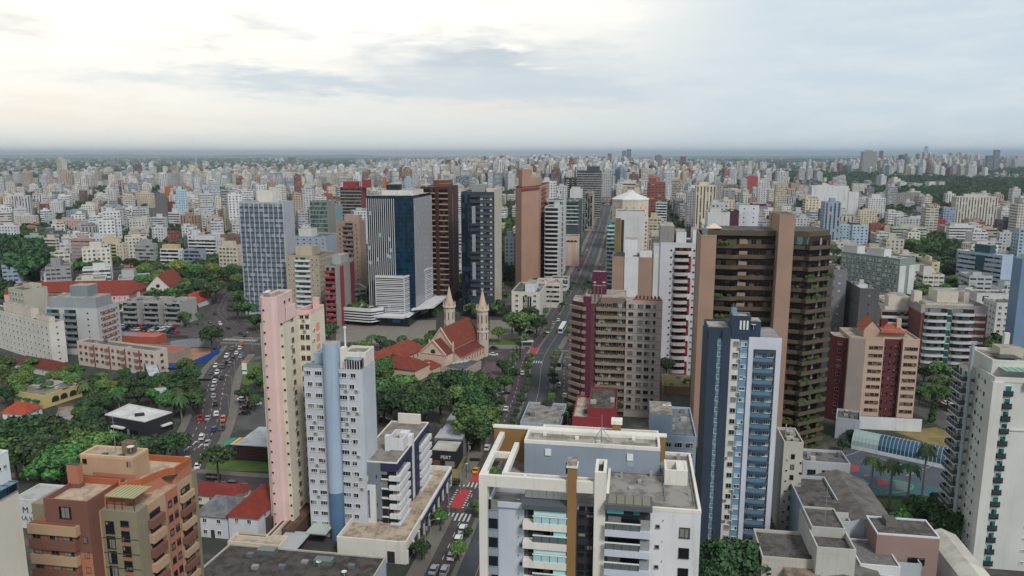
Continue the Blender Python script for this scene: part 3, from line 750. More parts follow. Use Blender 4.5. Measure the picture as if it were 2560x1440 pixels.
# --- cream wall at the left border
P = LOC((-72.7, 101))
b = Bld('apartment_tower', 'cream tower with a blank side wall cut by the left border', 'apartment tower', P(rect(-14, .9, -16, 1.5)), 46.2, wall('#cfc6b8', dirt=.15), rm=CONC)
b.block('upper_storey', P(rect(-14, 0, -15.5, 1.5)), 46.2, 51.8, WHT, CONC, .3); b.block('stair_tower', P(rect(-14, -1.2, -14, 1)), 51.8, 55.6, wall('#cfc6b8'), CONC)
f = Face(P([(0, -15.5)])[0], P([(0, 1.5)])[0]); b.win(f, [15.2, 16.2], [49.6], .5, .5, 'd', WHT)
m = MB(); c = P(rect(-.4, 1.2, -9, 1.2)); m.prism(c, 46.3, 47.4, GLB); m.prism(inset(c, -.1), 47.4, 47.55, plain('#5f7e8c', .3))
for k in range(8): m.prism(P(rect(-.5, 1.28, -9+k*1.42, -8.92+k*1.42)), 46.3, 47.62, plain('#26323c'))
m.build('glass_canopy', b.root); b.done()
# ------------------------------------------------------------------ streets
def asphalt(h, name, patch=.35):
    m, t, p = newmat(name); c = lin(h); g = t.n('NewGeometry').outputs['Position']
    a = t.noise(g, .16, 5, .65); b = t.noise(g, 3.5, 3, .7)
    e = t.mix(t.mr(a, .42, .68), c, tuple(x*(1+patch) for x in c)); e = t.mix(t.math('MULTIPLY', b, .4), e, tuple(x*.7 for x in c))
    t.l(e, p.inputs['Base Color']); p.inputs['Roughness'].default_value = .85
    return m
ROAD = asphalt('#423a3d', 'asphalt_worn'); BUS = asphalt('#3a3e43', 'asphalt_dark'); PAVE = asphalt('#68635d', 'paving', .25); PAINT = plain('#b9b9b4', .7); PLAZA = asphalt('#756f68', 'plaza_paving', .2)
LOT = asphalt('#454443', 'lot_asphalt', .5); REDP = plain('#a8343a', .7)
def grassm(h, h2):
    m, t, p = newmat('turf'); g = t.n('NewGeometry').outputs['Position']
    t.l(t.mix(t.mr(t.noise(g, .2, 5, .7), .35, .65), lin(h), lin(h2)), p.inputs['Base Color']); p.inputs['Roughness'].default_value = 1
    return m
TURF = grassm('#3f5a26', '#4d5f2c'); DRY = grassm('#5c6030', '#86704a'); DIRT = grassm('#8a6250', '#a37a62')
def offs(poly, d):
    o = []
    for i, p in enumerate(poly):
        a = poly[max(0, i-1)]; b = poly[min(len(poly)-1, i+1)]; t = (Vector(b)-Vector(a)).normalized()
        o.append(Vector(p)+Vector((t.y, -t.x))*d)
    return o
def smooth(poly, n=6):
    P = [Vector(p) for p in poly]; o = []
    for i in range(len(P)-1):
        a, b, c, d = P[max(0, i-1)], P[i], P[i+1], P[min(len(P)-1, i+2)]
        for k in range(n):
            t = k/n; o.append(.5*((2*b)+(c-a)*t+(2*a-5*b+4*c-d)*t*t+(3*b-a-3*c+d)*t**3))
    o.append(P[-1]); return o
def ribbon(mb, poly, a, b, z, m):
    A, B = offs(poly, a), offs(poly, b)
    for i in range(len(A)-1): mb.face([(*A[i], z), (*B[i], z), (*B[i+1], z), (*A[i+1], z)], m)
def kerbed(mb, poly, a, b, h, m):
    A, B = offs(poly, a), offs(poly, b)
    for i in range(len(A)-1): mb.hexa([(*A[i], -.1), (*B[i], -.1), (*B[i+1], -.1), (*A[i+1], -.1), (*A[i], h), (*B[i], h), (*B[i+1], h), (*A[i+1], h)], m)
def dashes(mb, poly, off, z, on, gap, w, m, s0=0, s1=1e9):
    P = offs(poly, off); s = 0; acc = 0
    for a, b in zip(P, P[1:]):
        L = (b-a).length; d = (b-a)/L; n = Vector((d.y, -d.x))*w/2; k = 0
        t = (-s) % (on+gap)
        t -= (on+gap)
        while t < L:
            x0, x1 = max(0, t), min(L, t+on)
            if x1-x0 > .2 and s0 < s+x0 < s1:
                p, q = a+d*x0, a+d*x1; mb.face([(*(p-n), z), (*(p+n), z), (*(q+n), z), (*(q-n), z)], m)
            t += on+gap
        s += L
def setting(name, mb): return tag(mb.build(name), kind='structure')
AVE = smooth([(-32, 10), (-25, 60), (-8.3, 156), (9.2, 277), (15, 342), (32, 430), (72.8, 679), (126, 1035), (178, 1390)], 5)
XD, YD = rot(A0), rot(A0+90)
def cross(u, v, l, r): c = G(u, v); return [c-XD*l, c-XD*(l/2), c, c+XD*(r/2), c+XD*r]
C1 = cross(1150, 1248, 150, 130); C2 = cross(1290, 880, 150, 90); C3 = cross(1420, 747, 160, 160)
CURV = smooth([G(u, v) for u, v in ((430, 1260), (455, 1175), (497, 1105), (525, 1040), (537, 977), (556, 925), (592, 880), (604, 852), (590, 826), (562, 800), (545, 775), (560, 745), (590, 700))], 5)
LST = smooth([G(u, v) for u, v in ((-60, 858), (150, 856), (300, 853), (450, 850), (560, 842), (615, 838), (700, 846), (860, 880))], 4)
RST = smooth([G(u, v) for u, v in ((2200, 985), (2290, 1018), (2360, 1052), (2440, 1095), (2560, 1160))], 4)
def streets():
    mb = MB()
    ribbon(mb, AVE, -11.5, -5.5, .02, ROAD); ribbon(mb, AVE, 7, 13.4, .02, ROAD)
    for c in (C1, C2, C3): ribbon(mb, c, -4.3, 4.3, .035, ROAD)
    ribbon(mb, CURV, -6.2, 6.2, .02, ROAD); ribbon(mb, LST, -5, 5, .035, ROAD); ribbon(mb, RST, -5, 5, .02, LOT)
    q = [G(u, v) for u, v in ((520, 845), (560, 812), (640, 815), (680, 850), (640, 880), (560, 872))]
    mb.face([(*p, .05) for p in reversed(q)], ROAD)
    setting('road', mb)
    mb = MB(); ribbon(mb, AVE, -4.3, 4.3, .02, BUS); setting('bus_lane_road', mb)
    mb = MB()
    segs = []
    def inter(P): return any(abs((Vector(P)-c[2]).dot(YD)) < 7.5 for c in (C1, C2, C3))
    fine = []
    for a, b in zip(AVE, AVE[1:]):
        n = max(1, int((b-a).length/3)); fine += [a+(b-a)*i/n for i in range(n)]
    run = []
    for p in fine+[Vector((0, 0))]:
        if inter(p) or p.y < 12:
            if len(run) > 2: segs.append(run)
            run = []
        elif p.y < 1500: run.append(p)
    for s in segs:
        kerbed(mb, s, -15.5, -11.5, .14, PAVE); kerbed(mb, s, 13.4, 17.4, .14, PAVE); kerbed(mb, s, -5.5, -4.3, .14, PAVE); kerbed(mb, s, 4.3, 7, .14, PAVE)
    for c in (C1, C2):
        q = offs(c, 0); L = (q[0]-G(1150, 1248) if c is C1 else q[0]-c[2]).length
        for a, b in (((c[0]), c[2]-XD*16), (c[2]+XD*18, c[4])):
            kerbed(mb, [a, (a+b)/2, b], -7, -4.3, .14, PAVE); kerbed(mb, [a, (a+b)/2, b], 4.3, 7, .14, PAVE)
    kerbed(mb, CURV[6:34], -9, -6.3, .14, PAVE); kerbed(mb, CURV[6:30], 6.3, 9.5, .14, PAVE); kerbed(mb, LST[:14], 5.2, 8, .14, PAVE); kerbed(mb, RST, -7.5, -5, .14, PAVE)
    setting('pavement', mb)
    # markings
    mb = MB()
    dashes(mb, AVE, -9.1, .04, 2, 3.5, .16, PAINT, 0, 900); dashes(mb, AVE, 10.2, .04, 2, 3.5, .16, PAINT, 0, 900); dashes(mb, AVE, 0, .04, 400, .1, .15, plain('#a08a5a'), 0, 900)
    for o in (-3, 0, 3): dashes(mb, CURV, o, .045, 2.5, 4, .16, PAINT)
    dashes(mb, C1, 0, .05, 3, 4, .15, PAINT); dashes(mb, C2, 0, .05, 3, 4, .15, PAINT); dashes(mb, LST, 0, .05, 3, 4, .15, PAINT)
    def zebra(c, d, n, step, wid, ln, m):
        e = Vector((d.y, -d.x))
        for i in range(n):
            p = c+e*((i-(n-1)/2)*step)
            mb.face([(*(p-e*wid/2-d*ln/2), .06), (*(p+e*wid/2-d*ln/2), .06), (*(p+e*wid/2+d*ln/2), .06), (*(p-e*wid/2+d*ln/2), .06)], m)
    zebra(G(1146, 1293), YD, 6, 1.15, .5, 4.2, PAINT); zebra(G(1176, 1212), YD, 6, 1.15, .5, 3.2, PAINT)
    zebra(G(1335, 905), YD, 7, 1.1, .5, 3.5, PAINT); zebra(G(1392, 752), YD, 7, 1.1, .5, 3.5, PAINT); zebra(G(600, 850), Vector((.17, .98)), 16, 1.15, .55, 3.8, PAINT)
    for c, L in ((G(1150, 1247), 11.5), (G(1334, 877), 12)):
        p = c; 
        mb.face([(*(p-XD*1.6-YD*L/2), .058), (*(p+XD*1.6-YD*L/2), .058), (*(p+XD*1.6+YD*L/2), .058), (*(p-XD*1.6+YD*L/2), .058)], REDP)
        for k in range(8):
            for s_ in (-2.0, 2.0):
                q = c+XD*s_+YD*(-L/2+L*(k+.5)/8); mb.face([(*(q-XD*.3-YD*.3), .06), (*(q+XD*.3-YD*.3), .06), (*(q+XD*.3+YD*.3), .06), (*(q-XD*.3+YD*.3), .06)], PAINT)
    q = G(1187, 1193); mb.face([(*(q-XD*3-YD*3.5), .058), (*(q+XD*3-YD*3.5), .058), (*(q+XD*3+YD*3.5), .058), (*(q-XD*3+YD*3.5), .058)], REDP)
    for u, v in ((486, 1108), (500, 1115), (470, 1120)):
        q = G(u, v); mb.face([(q.x-.2, q.y-1.5, .06), (q.x+.2, q.y-1.5, .06), (q.x+.2, q.y+1, .06), (q.x-.2, q.y+1, .06)], PAINT); mb.face([(q.x-.7, q.y+1, .06), (q.x+.7, q.y+1, .06), (q.x, q.y+2.2, .06)], PAINT)
    setting('road_markings', mb)
    # lots, plazas, lawns
    def patch(name, px, m, z=.015):
        mb = MB(); mb.face([(*G(u, v), z) for u, v in px], m); return setting(name, mb)
    patch('parking_ground', [(295, 842), (570, 842), (560, 812), (440, 800), (300, 808)], LOT, .012)
    patch('parking_ground', [(590, 1075), (690, 1075), (690, 985), (585, 985)], LOT, .012)
    patch('parking_ground', [(1180, 975), (1255, 965), (1262, 905), (1215, 905)], asphalt('#54434a', 'lot_brown'), .012)
    patch('plaza', [(1215, 872), (1330, 872), (1345, 800), (1225, 800)], PLAZA, .016)
    patch('plaza', [(840, 912), (1090, 912), (1090, 800), (840, 800)], PLAZA, .014)
    patch('lawn', [(1220, 862), (1303, 862), (1310, 849), (1222, 849)], TURF, .03)
    patch('lawn', [(578, 950), (622, 965), (650, 945), (650, 905), (605, 905)], TURF, .03)
    patch('lawn', [(510, 1178), (690, 1178), (690, 1150), (520, 1152)], TURF, .03)
    patch('lawn', [(1075, 1205), (1145, 1200), (1165, 1140), (1120, 1140)], DRY, .014)
    patch('lawn', [(2235, 1080), (2385, 1130), (2400, 1090), (2340, 1068)], DRY, .03)
    patch('dirt_ground', [(400, 905), (480, 912), (548, 882), (520, 870), (410, 874)], DIRT, .03)
    patch('lawn', [(2175, 1268), (2380, 1290), (2400, 1258), (2185, 1245)], TURF, .03)
    patch('lawn', [(610, 790), (640, 800), (690, 800), (690, 740), (600, 735)], grassm('#2c4420', '#36502a'), .02)
streets()
# ------------------------------------------------------------------ nearer named buildings, avenue and right side
def blue_white_tower():
    P = LOC((54.8, 168)); Z = 52.0
    b = Bld('apartment_tower', 'slim tower striped in navy, cream and light blue with a white framed balcony column', 'apartment tower', P([(-9.4, .3), (-4.5, .3), (-4.5, .6), (6.8, .6), (6.8, 14), (-9.4, 14)]), Z, wall('#5b7e96', dirt=.2), rm=roofm('#77777b', '#5a5a5e'), par=0)
    nv = wall('#2d3d50', dirt=.2); lb = wall('#6a8da6', dirt=.2); wf = wall('#c5cad2', dirt=.12); cr = wall('#cfcdc8', dirt=.12)
    f = Face(P([(-9.4, .3)])[0], P([(6.8, .3)])[0])          # s = x + 9.4
    b.strip('navy_pier', f, -.1, 2.0, 0, 54, .35, nv); b.strip('navy_pier', f, 3.0, 4.9, 0, 54, .35, nv)
    b.block('navy_pier', P(rect(-9.75, -4.5, .35, 9)), Z, 54.2, nv, CONC, .4); b.strip('navy_wall', b.faces[-1], 0, 13.6, 0, Z, .12, wall('#2a3949', dirt=.1))
    b.block('water_tank_room', P(rect(-4.4, -.2, .2, 5)), Z, 57.2, nv, CONC, .3); b.block('water_tank_room', P(rect(-.2, 2.3, 1.6, 6)), Z, 56.0, nv, CONC)
    ft = Face(P([(-4.4, .2)])[0], P([(-.2, .2)])[0])
    for k in range(3): b.strip('louvre', ft, 1.8+k*.75, 2.2+k*.75, 54.3, 56.4, .06, WHITE)
    dish(b, P([(.6, 1.2)])[0], 54.3, .55); b.block('roof_hut', P(rect(-4.2, -3.0, 3, 4)), 57.2, 58.6, lb); antenna(b, P([(-4.0, 1.6)])[0], 57.2, 3)
    m = MB(); 
    for q in ((-3.2, .6), (-.6, .6)): m.tube((*P([q])[0], 57.2), (*P([q])[0], 58.3), .05, .05, 5, ALU)
    m.tube((*P([(-4.2, .6)])[0], 58.2), (*P([(-.4, .6)])[0], 58.2), .05, .05, 5, ALU); m.build('railing', b.root)
    b.strip('cream_strip', f, 4.9, 6.9, 0, Z+.3, .06, cr); b.strip('blue_strip', f, 6.9, 9.0, 0, Z+.3, -.1, lb, o0=-.4)
    b.strip('pillar', f, 9.0, 10.1, 0, Z+.6, .25, wf); b.strip('pillar', f, 15.1, 16.25, 0, Z+.6, .25, wf); b.strip('lintel', f, 10.1, 15.1, 49.8, Z+.6, .25, wf)
    m = MB(); m.prism(P(rect(-.4, 6.85, .65, 12)), Z, Z+.12, roofm('#8a8a8c', '#6a6a6d')); m.build('roof', b.root)
    zs = [zpx(167.5, 868)-2.68*i for i in range(20)]
    zs = [z for z in zs if z > 1]
    for i, z in enumerate(zs):
        c = wall('#9cbccd', dirt=.1); b.strip('wall_panel', f, 2.05, 2.95, z-1.2, z-.15, .0, c, o0=-.35)
        b.win(f, [2.5], [z-.1], .85, 1.15, 'w', WHITE, o=-.1)
        b.win(f, [6.2], [z-.1], 1.25, 1.2, 'w', plain('#a7a49d'), o=.06); b.win(f, [8.0], [z-.1], 1.35, 1.0, 'w', WHITE, glassm('#31485a', '#b8ccd8', .55), o=-.1)
        b.win(f, [11.4, 14.0], [z+.1], 1.45, 1.15, 'w3', WHITE, glassm('#3b4a54', '#b5bcc0', .4), o=-.3)
        b.acs(f, [5.4, 7.3], [z], .3); b.add('balcony', f, 12.6, z-1.35, kit('bc', 4.9, .62, wall('#3d4c59', dirt=.2), DARKF, .95), -.2)
    b.done()
blue_white_tower()

def purple_tower():
    P = LOC(G(1566, 755, 42.3)); Z = 41.5
    pur = wall('#561f38', dirt=.12); bei = wall('#b0a5a1', dirt=.2); bal = wall('#8d7c70', dirt=.35)
    b = Bld('apartment_tower', 'brown tower with planted balconies, plum stripe and a beige gridded side by the avenue', 'apartment tower', P([(-19.3, 3.5), (-15.4, -.3), (-9, 0), (0, 0), (12.6, 0), (12.6, 14), (-19.3, 15)]), Z, wall('#5e3a3a', dirt=.15), rm=CONC, par=0)
    f = Face(P([(-15.4, -.3)])[0], P([(-9, -.3)])[0]); g = b.faces[3]; l = b.faces[0]; c = Face(P([(-10.6, -.05)])[0], P([(0, -.05)])[0])
    b.strip('plum_pier', f, .3, 3.0, 0, 44, .7, pur)
    b.block('wall_panel', P(rect(0, 12.6, -.5, 3)), 0, 42.6, bei, CONC, .4)
    g = Face(P([(0, -.5)])[0], P([(12.6, -.5)])[0])
    zs = [zpx(262, 766)-2.86*i for i in range(14)]
    for i, z in enumerate(zs):
        b.strip('floor_line', g, 0, 12.6, z-1.0, z-.86, .05, wall('#7f6b64'))
        b.win(g, [1.7, 5.0, 7.6], [z-.4], 1.75, 1.35, 'w', plain('#6d6460')); b.win(g, [9.9], [z-.4], .9, 1.35, 'w1', plain('#6d6460'))
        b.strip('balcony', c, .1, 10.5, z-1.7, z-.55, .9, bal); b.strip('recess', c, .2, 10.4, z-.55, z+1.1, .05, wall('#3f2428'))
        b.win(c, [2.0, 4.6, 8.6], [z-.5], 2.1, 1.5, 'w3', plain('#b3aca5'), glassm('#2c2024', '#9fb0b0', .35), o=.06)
        m = MB(); 
        for k in range(5): m.fbox(c, 1+k*1.9+R.random(), 2+k*1.9+R.random(), z-.56, z-.2+R.random()*.25, .35, .8, LEAFP)
        tag(m.build('planter_plants', b.root), kind='stuff')
        p0, p1 = P([(-19.5, 3.4)])[0], P([(-15.2, -.5)])[0]; ff = Face(p0, p1)
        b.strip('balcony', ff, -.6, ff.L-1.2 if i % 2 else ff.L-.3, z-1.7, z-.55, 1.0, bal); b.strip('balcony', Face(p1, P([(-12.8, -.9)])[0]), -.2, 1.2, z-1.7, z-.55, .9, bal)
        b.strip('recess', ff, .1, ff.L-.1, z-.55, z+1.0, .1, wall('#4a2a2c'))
    b.block('water_tank_room', P(rect(-12.6, -7.4, 7, 12)), Z, 51.5, pur, CONC, .3); b.block('water_tank_room', P(rect(-12.3, -7.6, 4.6, 7)), Z, 47, pur, CONC)
    b.block('penthouse', P(rect(-14.5, 0, 3, 14)), Z, 43.6, bei, CONC, .5); b.block('penthouse', P(rect(-9, -.4, 1.2, 3)), Z, 43.5, wall('#7d6a60'), CONC)
    for x in (-11.6, -10.3, -9.0): m = MB(); m.prism(P(rect(x, x+.35, 1.4, 1.8)), Z, 47.2, wall('#6d5a52')); m.build('roof_pillar', b.root)
    m = MB(); m.prism(P(rect(2.5, 12.4, .2, 2.6)), 42.6, 43.4, wall('#b0564f')); m.build('planter', b.root)
    m = MB()
    for k in range(7): q = P([(3.5+k*1.3, 1.2)])[0]; m.lathe((q.x, q.y), [(.1, 43.3), (.45, 43.8), (.3, 44.4), (.05, 44.6)], 7, LEAFP)
    tag(m.build('planter_plants', b.root), kind='stuff'); dish(b, P([(-11.5, 5)])[0], 47.2, .6); dish(b, P([(-8.2, 5.4)])[0], 47.2, .7)
    b.done()
LEAFP = grassm('#2a4019', '#435a28')
purple_tower()

def brown_twin():
    Y0 = 232.0; z1 = zpx(Y0, 588); P = LOC(At(1753.5, 588, Y0).xy); tan = wall('#9c8170', dirt=.14); bal = wall('#564a3b', dirt=.5); dk = wall('#2b211d', dirt=.1)
    X = lambda u, y=0, z=z1: uline(P([(0, y)])[0], XD, u, z)
    x1, x2, x3, x4 = X(1792), X(1942), X(1980), X(2037, -2)
    b = Bld('apartment_tower', 'wide dark brown tower with planted balcony bands between tall tan shafts', 'apartment tower', P([(.2, 2), (x3, 2), (x4-.6, .6), (X(2096, 3)-1.2, 6.8), (X(2096, 3)-1.2, 21), (.2, 21)]), z1, dk, rm=FELT, par=0)
    zt = zpx(Y0-4, 536)
    b.block('tan_shaft', P(rect(0, x1, 0, 16)), 0, z1, tan, CONC); b.block('tan_shaft', P(rect(x2, x3, -3, 10)), 0, zt, tan, FELT, .2)
    b.block('tan_shaft', P(rect(x2-.2, x3+2.5, 10, 14)), z1, zt-.6, wall('#a38775'), FELT)
    h = 3.28; f1 = Face(P([(x1, 2)])[0], P([(x2, 2)])[0]); f2 = Face(P([(x3, 2)])[0], P([(x4-.6, .6)])[0]); f3 = Face(P([(x4-.6, .6)])[0], P([(X(2096, 3)-1.2, 6.8)])[0])
    top = z1-2.6; LEAF = LEAFP
    prof1 = [(0, 1.5), (.27*f1.L, 2.6), (.36*f1.L, 2.2), (.42*f1.L, 1.0), (f1.L, 1.0)]
    gl = glassm('#1e1714', '#6d5f50', .16, .2)
    for i in range(21):
        z = top-h*i
        if z < 1: break
        m = MB()
        for (s0, o0), (s1, o1) in zip(prof1, prof1[1:]):
            q = [f1.at(s0, o0), f1.at(s1, o1), f1.at(s1, o1-.25), f1.at(s0, o0-.25)]; m.prism(q, z-1.25, z, bal)
            m.prism([f1.at(s0, o0-.25), f1.at(s1, o1-.25), f1.at(s1, .0), f1.at(s0, .0)], z-1.25, z-1.0, bal)
        m.build('balcony', b.root)
        b.win(f1, [.2*f1.L], [z-.9], .34*f1.L, 2.3, 'w3', DARKF, gl); b.win(f1, [.75*f1.L], [z-.9], .44*f1.L, 2.3, 'w4', plain('#5f5042'), gl)
        b.strip('wall_panel', f1, .4*f1.L, .54*f1.L, z-.2, z+1.0, .3, tan); b.strip('window_band', f1, .4*f1.L, .54*f1.L, z+1.0, z+1.5, .22, GL)
        m = MB(); o2, o3 = (1.2, 2.6)
        P0, P1, P2 = f2.at(0, 1.0), f2.at(f2.L*.75, 1.0), Face(f2.at(0), f2.at(f2.L)).at(f2.L, 2.2); P3 = f3.at(f3.L+.8, 1.9)
        for a, c in ((P0, P1), (P1, P2), (P2, P3)):
            e = Face(a, c); m.fbox(e, 0, e.L, z-1.3, z-.1, -.25, 0, bal); m.fbox(e, 0, e.L, z-1.3, z-1.05, -2.2, -.25, bal)
        bo = m.build('balcony', b.root)
        b.win(f2, [f2.L*.45], [z-.9], f2.L*.8, 2.2, 'w4', DARKF, gl); b.win(f3, [f3.L*.28, f3.L*.75], [z-.9], f3.L*.3, 2.2, 'w3', DARKF, gl)
        b.strip('wall_panel', f3, f3.L*.47, f3.L*.56, z-.1, z+1.9, .06, plain('#8f8a84'))
        if R.random() < .75:
            m = MB(); e = Face(P2, P3)
            for k in range(int(8*R.random())+3):
                s = R.uniform(.3, e.L-.8); blob(m, e.at(s, -.5), z+.1, R.uniform(.4, .9), LEAF)
            if R.random() < .5:
                e = Face(P0, P1)
                for k in range(4): blob(m, e.at(R.uniform(.3, e.L-.5), -.4), z+.1, R.uniform(.35, .8), LEAF)
            tag(m.build('balcony_plants', b.root), kind='stuff').parent = bo
        if i in (0, 5, 7): 
            m = MB()
            for k in range(7): blob(m, f1.at(R.uniform(.5, .3*f1.L), 1.8), z+.2, R.uniform(.4, .8), LEAF)
            tag(m.build('balcony_plants', b.root), kind='stuff')
    # top floor band and glazed roof rooms
    b.block('roof_band', P([(x1-2.5, .8), (x2, .8), (x2, 16), (x1-2.5, 16)]), z1, z1+1.6, bal, FELT); e2 = [f2.at(0, -.2), f2.at(f2.L-.4, -.2), f3.at(.4, -.2), f3.at(f3.L-.8, 0), P([(X(2085, 3)-2, 18)])[0], P([(x3, 18)])[0]]
    b.block('roof_band', e2, z1, z1+1.6, bal, FELT)
    b.block('glazed_room', [f2.at(0, .25), f2.at(f2.L*.95, .25), f2.at(f2.L*.95, -1), f2.at(0, -1)], z1-2.4, z1-.1, glassm('#3f5450', '#6d8580', .5))
    b.block('glazed_room', P(rect(0.5, 3.5, 1, 5)), z1, z1+2.0, glassm('#3f5450', '#6d8580', .5), CONC)
    m = MB(); q = P([(4.0, 3.4)])[0]; m.lathe((q.x, q.y), [(3.2, z1+2.0), (3.2, z1+2.15), (.4, z1+3.4), (.05, z1+3.5)], 4, plain('#cbb9a8'), rad(36)); m.build('roof_canopy', b.root)
    b.done()
def blob(m, p, z, r, mat):
    """a small irregular leafy clump"""
    for k in range(10):
        a = R.uniform(0, 6.28); c = Vector((p.x+R.uniform(-.6, .6)*r, p.y+R.uniform(-.6, .6)*r, z+R.uniform(-.4, .6)*r))
        d = Vector((math.cos(a), math.sin(a), R.uniform(-.5, .7)))*r*.6; e = d.orthogonal()*R.uniform(.5, 1)
        m.face([c-d-e, c+d-e, c+d+e, c-d+e], mat)
brown_twin()

def red_roof_block():
    Y0 = 252; Z = zpx(Y0, 848); P = LOC(At(2165, 848, Y0).xy); X = lambda u, y=0: uline(P([(0, y)])[0], XD, u, Z)
    pk = wall('#bfa594', dirt=.14); rd = wall('#5d2a2f', dirt=.2); dr = wall('#692a30', dirt=.2); x1, x2, x3 = X(2212), X(2255, 1.5), X(2300)
    b = Bld('apartment_block', 'pink and maroon apartment block with an orange tiled rooftop room', 'apartment building', P([(-5, 4), (-5, 1.2), (0, 0), (x1, 0), (x1, 1.6), (x2, 1.6), (x2, 0), (x3, 0), (x3, 15), (-5, 15)]), Z, pk, rm=CONC, par=.6)
    b.strip('maroon_panel', b.faces[4], 0, b.faces[4].L, 0, Z, .1, rd)
    b.block('maroon_bay', P([(-9, 5.5), (-5.0, 2.5), (-5, 12), (-9, 12)]), 0, Z-.5, dr, CONC); b.strip('pale_pier', b.faces[1], 0, b.faces[1].L, 0, Z-.02, .15, wall('#a2968e', dirt=.1))
    zs = [zpx(252, 872)-2.8*i for i in range(11)]
    zs = [z for z in zs if z > 1]
    b.win(b.faces[2], lin_s(1.2, b.faces[2].L-.3, 3), zs, 1.35, 1.15, 'w', plain('#6e5a50'), glassm('#35291f', '#8b7a66', .25)); b.win(b.faces[6], lin_s(.6, b.faces[6].L-.4, 3), zs, 1.35, 1.15, 'w', plain('#6e5a50'), glassm('#35291f', '#8b7a66', .25))
    b.win(b.faces[4], [1.0, 2.6, b.faces[4].L-1.8, b.faces[4].L-.7], zs, .75, 1.2, 'w1', plain('#4a2226'), o=.1)
    fb = Face(P([(-9, 5.5)])[0], P([(-5, 2.5)])[0]); b.win(fb, [2.3], zs, 1.6, 1.3, 'w', plain('#aa8888'))
    til = tilem('#ab5b40'); q = rect(0, x3-4, 3, 11)
    b.block('roof_room', P(q), Z, Z+3, wall('#b99a86'), CONC)
    m = MB(); gable(m, P, 0, x1-.5, 3, 11, Z+3, Z+6.2, til, pk, 'y', .4); gable(m, P, x1-.5, x3-4, 2.2, 9, Z+2.4, Z+4.6, til, pk, 'x', .5, 3); m.build('tiled_roof', b.root)
    b.block('chimney', P(rect(x2-1.2, x2+.2, 4, 5.2)), Z+2, Z+6.6, pk); b.block('chimney', P(rect(x1+.3, x1+2.4, 6, 8)), Z+2, Z+6.0, rd)
    b.done()
    # white walls of its yard
    b = Bld('garden_wall', 'long white boundary wall below the pink and maroon block', 'wall', P(rect(-3, x3+2, -3.2, -2.7)), 4.6, WHT, par=0)
red_roof_block()

def right_tower():
    """cream tower with green glass, right border"""
    Z = 49; c = At(2493, 903, 160).xy; P = LOC(c); W = wall('#c8c9c3', dirt=.2)
    b = Bld('apartment_tower', 'cream tower with teal windows and a stack of balconies at the right border', 'apartment tower', P([(0, 0), (15, 0), (15, 16), (-1, 16), (-1, 9.5), (0, 9.5)]), 44.5, W, rm=CONC, par=0)
    lw = Face(P([(0, 9.5)])[0], P([(0, 0)])[0]); rw = b.faces[0]
    gt = glassm('#1f7f78', '#16333a', .45, .15); zs = [42.6-2.9*i for i in range(16)]; zs = [z for z in zs if z > 1]
    b.block('penthouse', P(rect(.6, 15, 3.4, 15)), 44.50, 48.10, W, CONC, .5); b.block('roof_room', P(rect(4, 9, 8, 12)), 48.10, 50.30, wall('#b3ab9c'), CONC); b.block('chimney', P(rect(6.5, 7.6, 12, 13)), 48.10, 52.90, W)
    m = MB(); m.prism(P(rect(2.5, 7, 4.6, 9)), 48.65, 48.80, plain('#2e3138', .3)); m.build('solar_panel', b.root)
    m = MB(); m.prism(P(rect(2, 12, -.2, 3.5)), 46.90, 47.05, plain('#4f8c78', .25)); 
    for k in range(8): m.prism(P(rect(2+k*1.38, 2.12+k*1.38, -.25, 3.5)), 47.05, 47.15, WHITE)
    m.build('glass_canopy', b.root)
    b.parapet(P(rect(-.1, 15, -.1, 9.4)), 44.50, 1.1, W)
    b.block('corner_pier', P([(-.5, 1.7), (-.5, -.5), (1.7, -.5), (1.7, 1.7)]), 0, 44.50, W)
    # left wall: windows, pipe, balconies
    b.win(lw, [5.2], [z for i, z in enumerate(zs)], 1.05, 1.2, 'w1', WHITE, gt, dep=.05); b.win(lw, [2.0], [z+.4 for z in zs], 1.1, 1.2, 'w1', WHITE, gt, dep=.05); b.win(lw, [3.6], [z+.6 for z in zs], .35, .5, 'd', W)
    ex = Face(P([(-1, 16)])[0], P([(-1, 9.5)])[0])
    for z in zs:
        b.add('balcony', ex, 3.1, z-1.5, kit('bg', 6.0, 1.5, W, plain('#4a4f57', .25), 1.6), 0); b.win(ex, [1.4, 4.2], [z-1.0], 1.6, 2.0, 'w', WHITE, gt)
        b.add('balcony', Face(lw.at(.2, .5), lw.at(1.2, .5)), .1, z-1.2, kit('bg', 1.4, 1.2, W, plain('#4a4f57', .25), .5), 0)
        b.win(rw, [2.9], [z-.9], 1.3, 2.0, 'w1', WHITE, gt); b.add('balcony', rw, 2.9, z-1.2, kit('bg', 1.9, 1.2, DARKF, plain('#39424a', .25), .55), 0)
        b.win(rw, [10.0], [z-.2], .9, .5, 'w1', WHITE, gt)
    m = MB(); q = lw.at(1.0, 1.6); m.tube((*q, 0), (*q, 51), .42, .38, 10, plain('#8f9c9f', .45)); 
    for k in range(3): m.tube((q.x-.9, q.y, 50.2+.6*k), (q.x+.9, q.y, 50.2+.6*k), .06, .06, 5, WHITE)
    m.build('corner_mast', b.root); b.band(rw, -.4, 15, [33.5], .3, W, .25); b.band(lw, 0, 9.9, [33.5], .3, W, .25); b.strip('pool_rim', rw, 6, 15, 43.3, 44.9, .8, W)
    b.done()
right_tower()
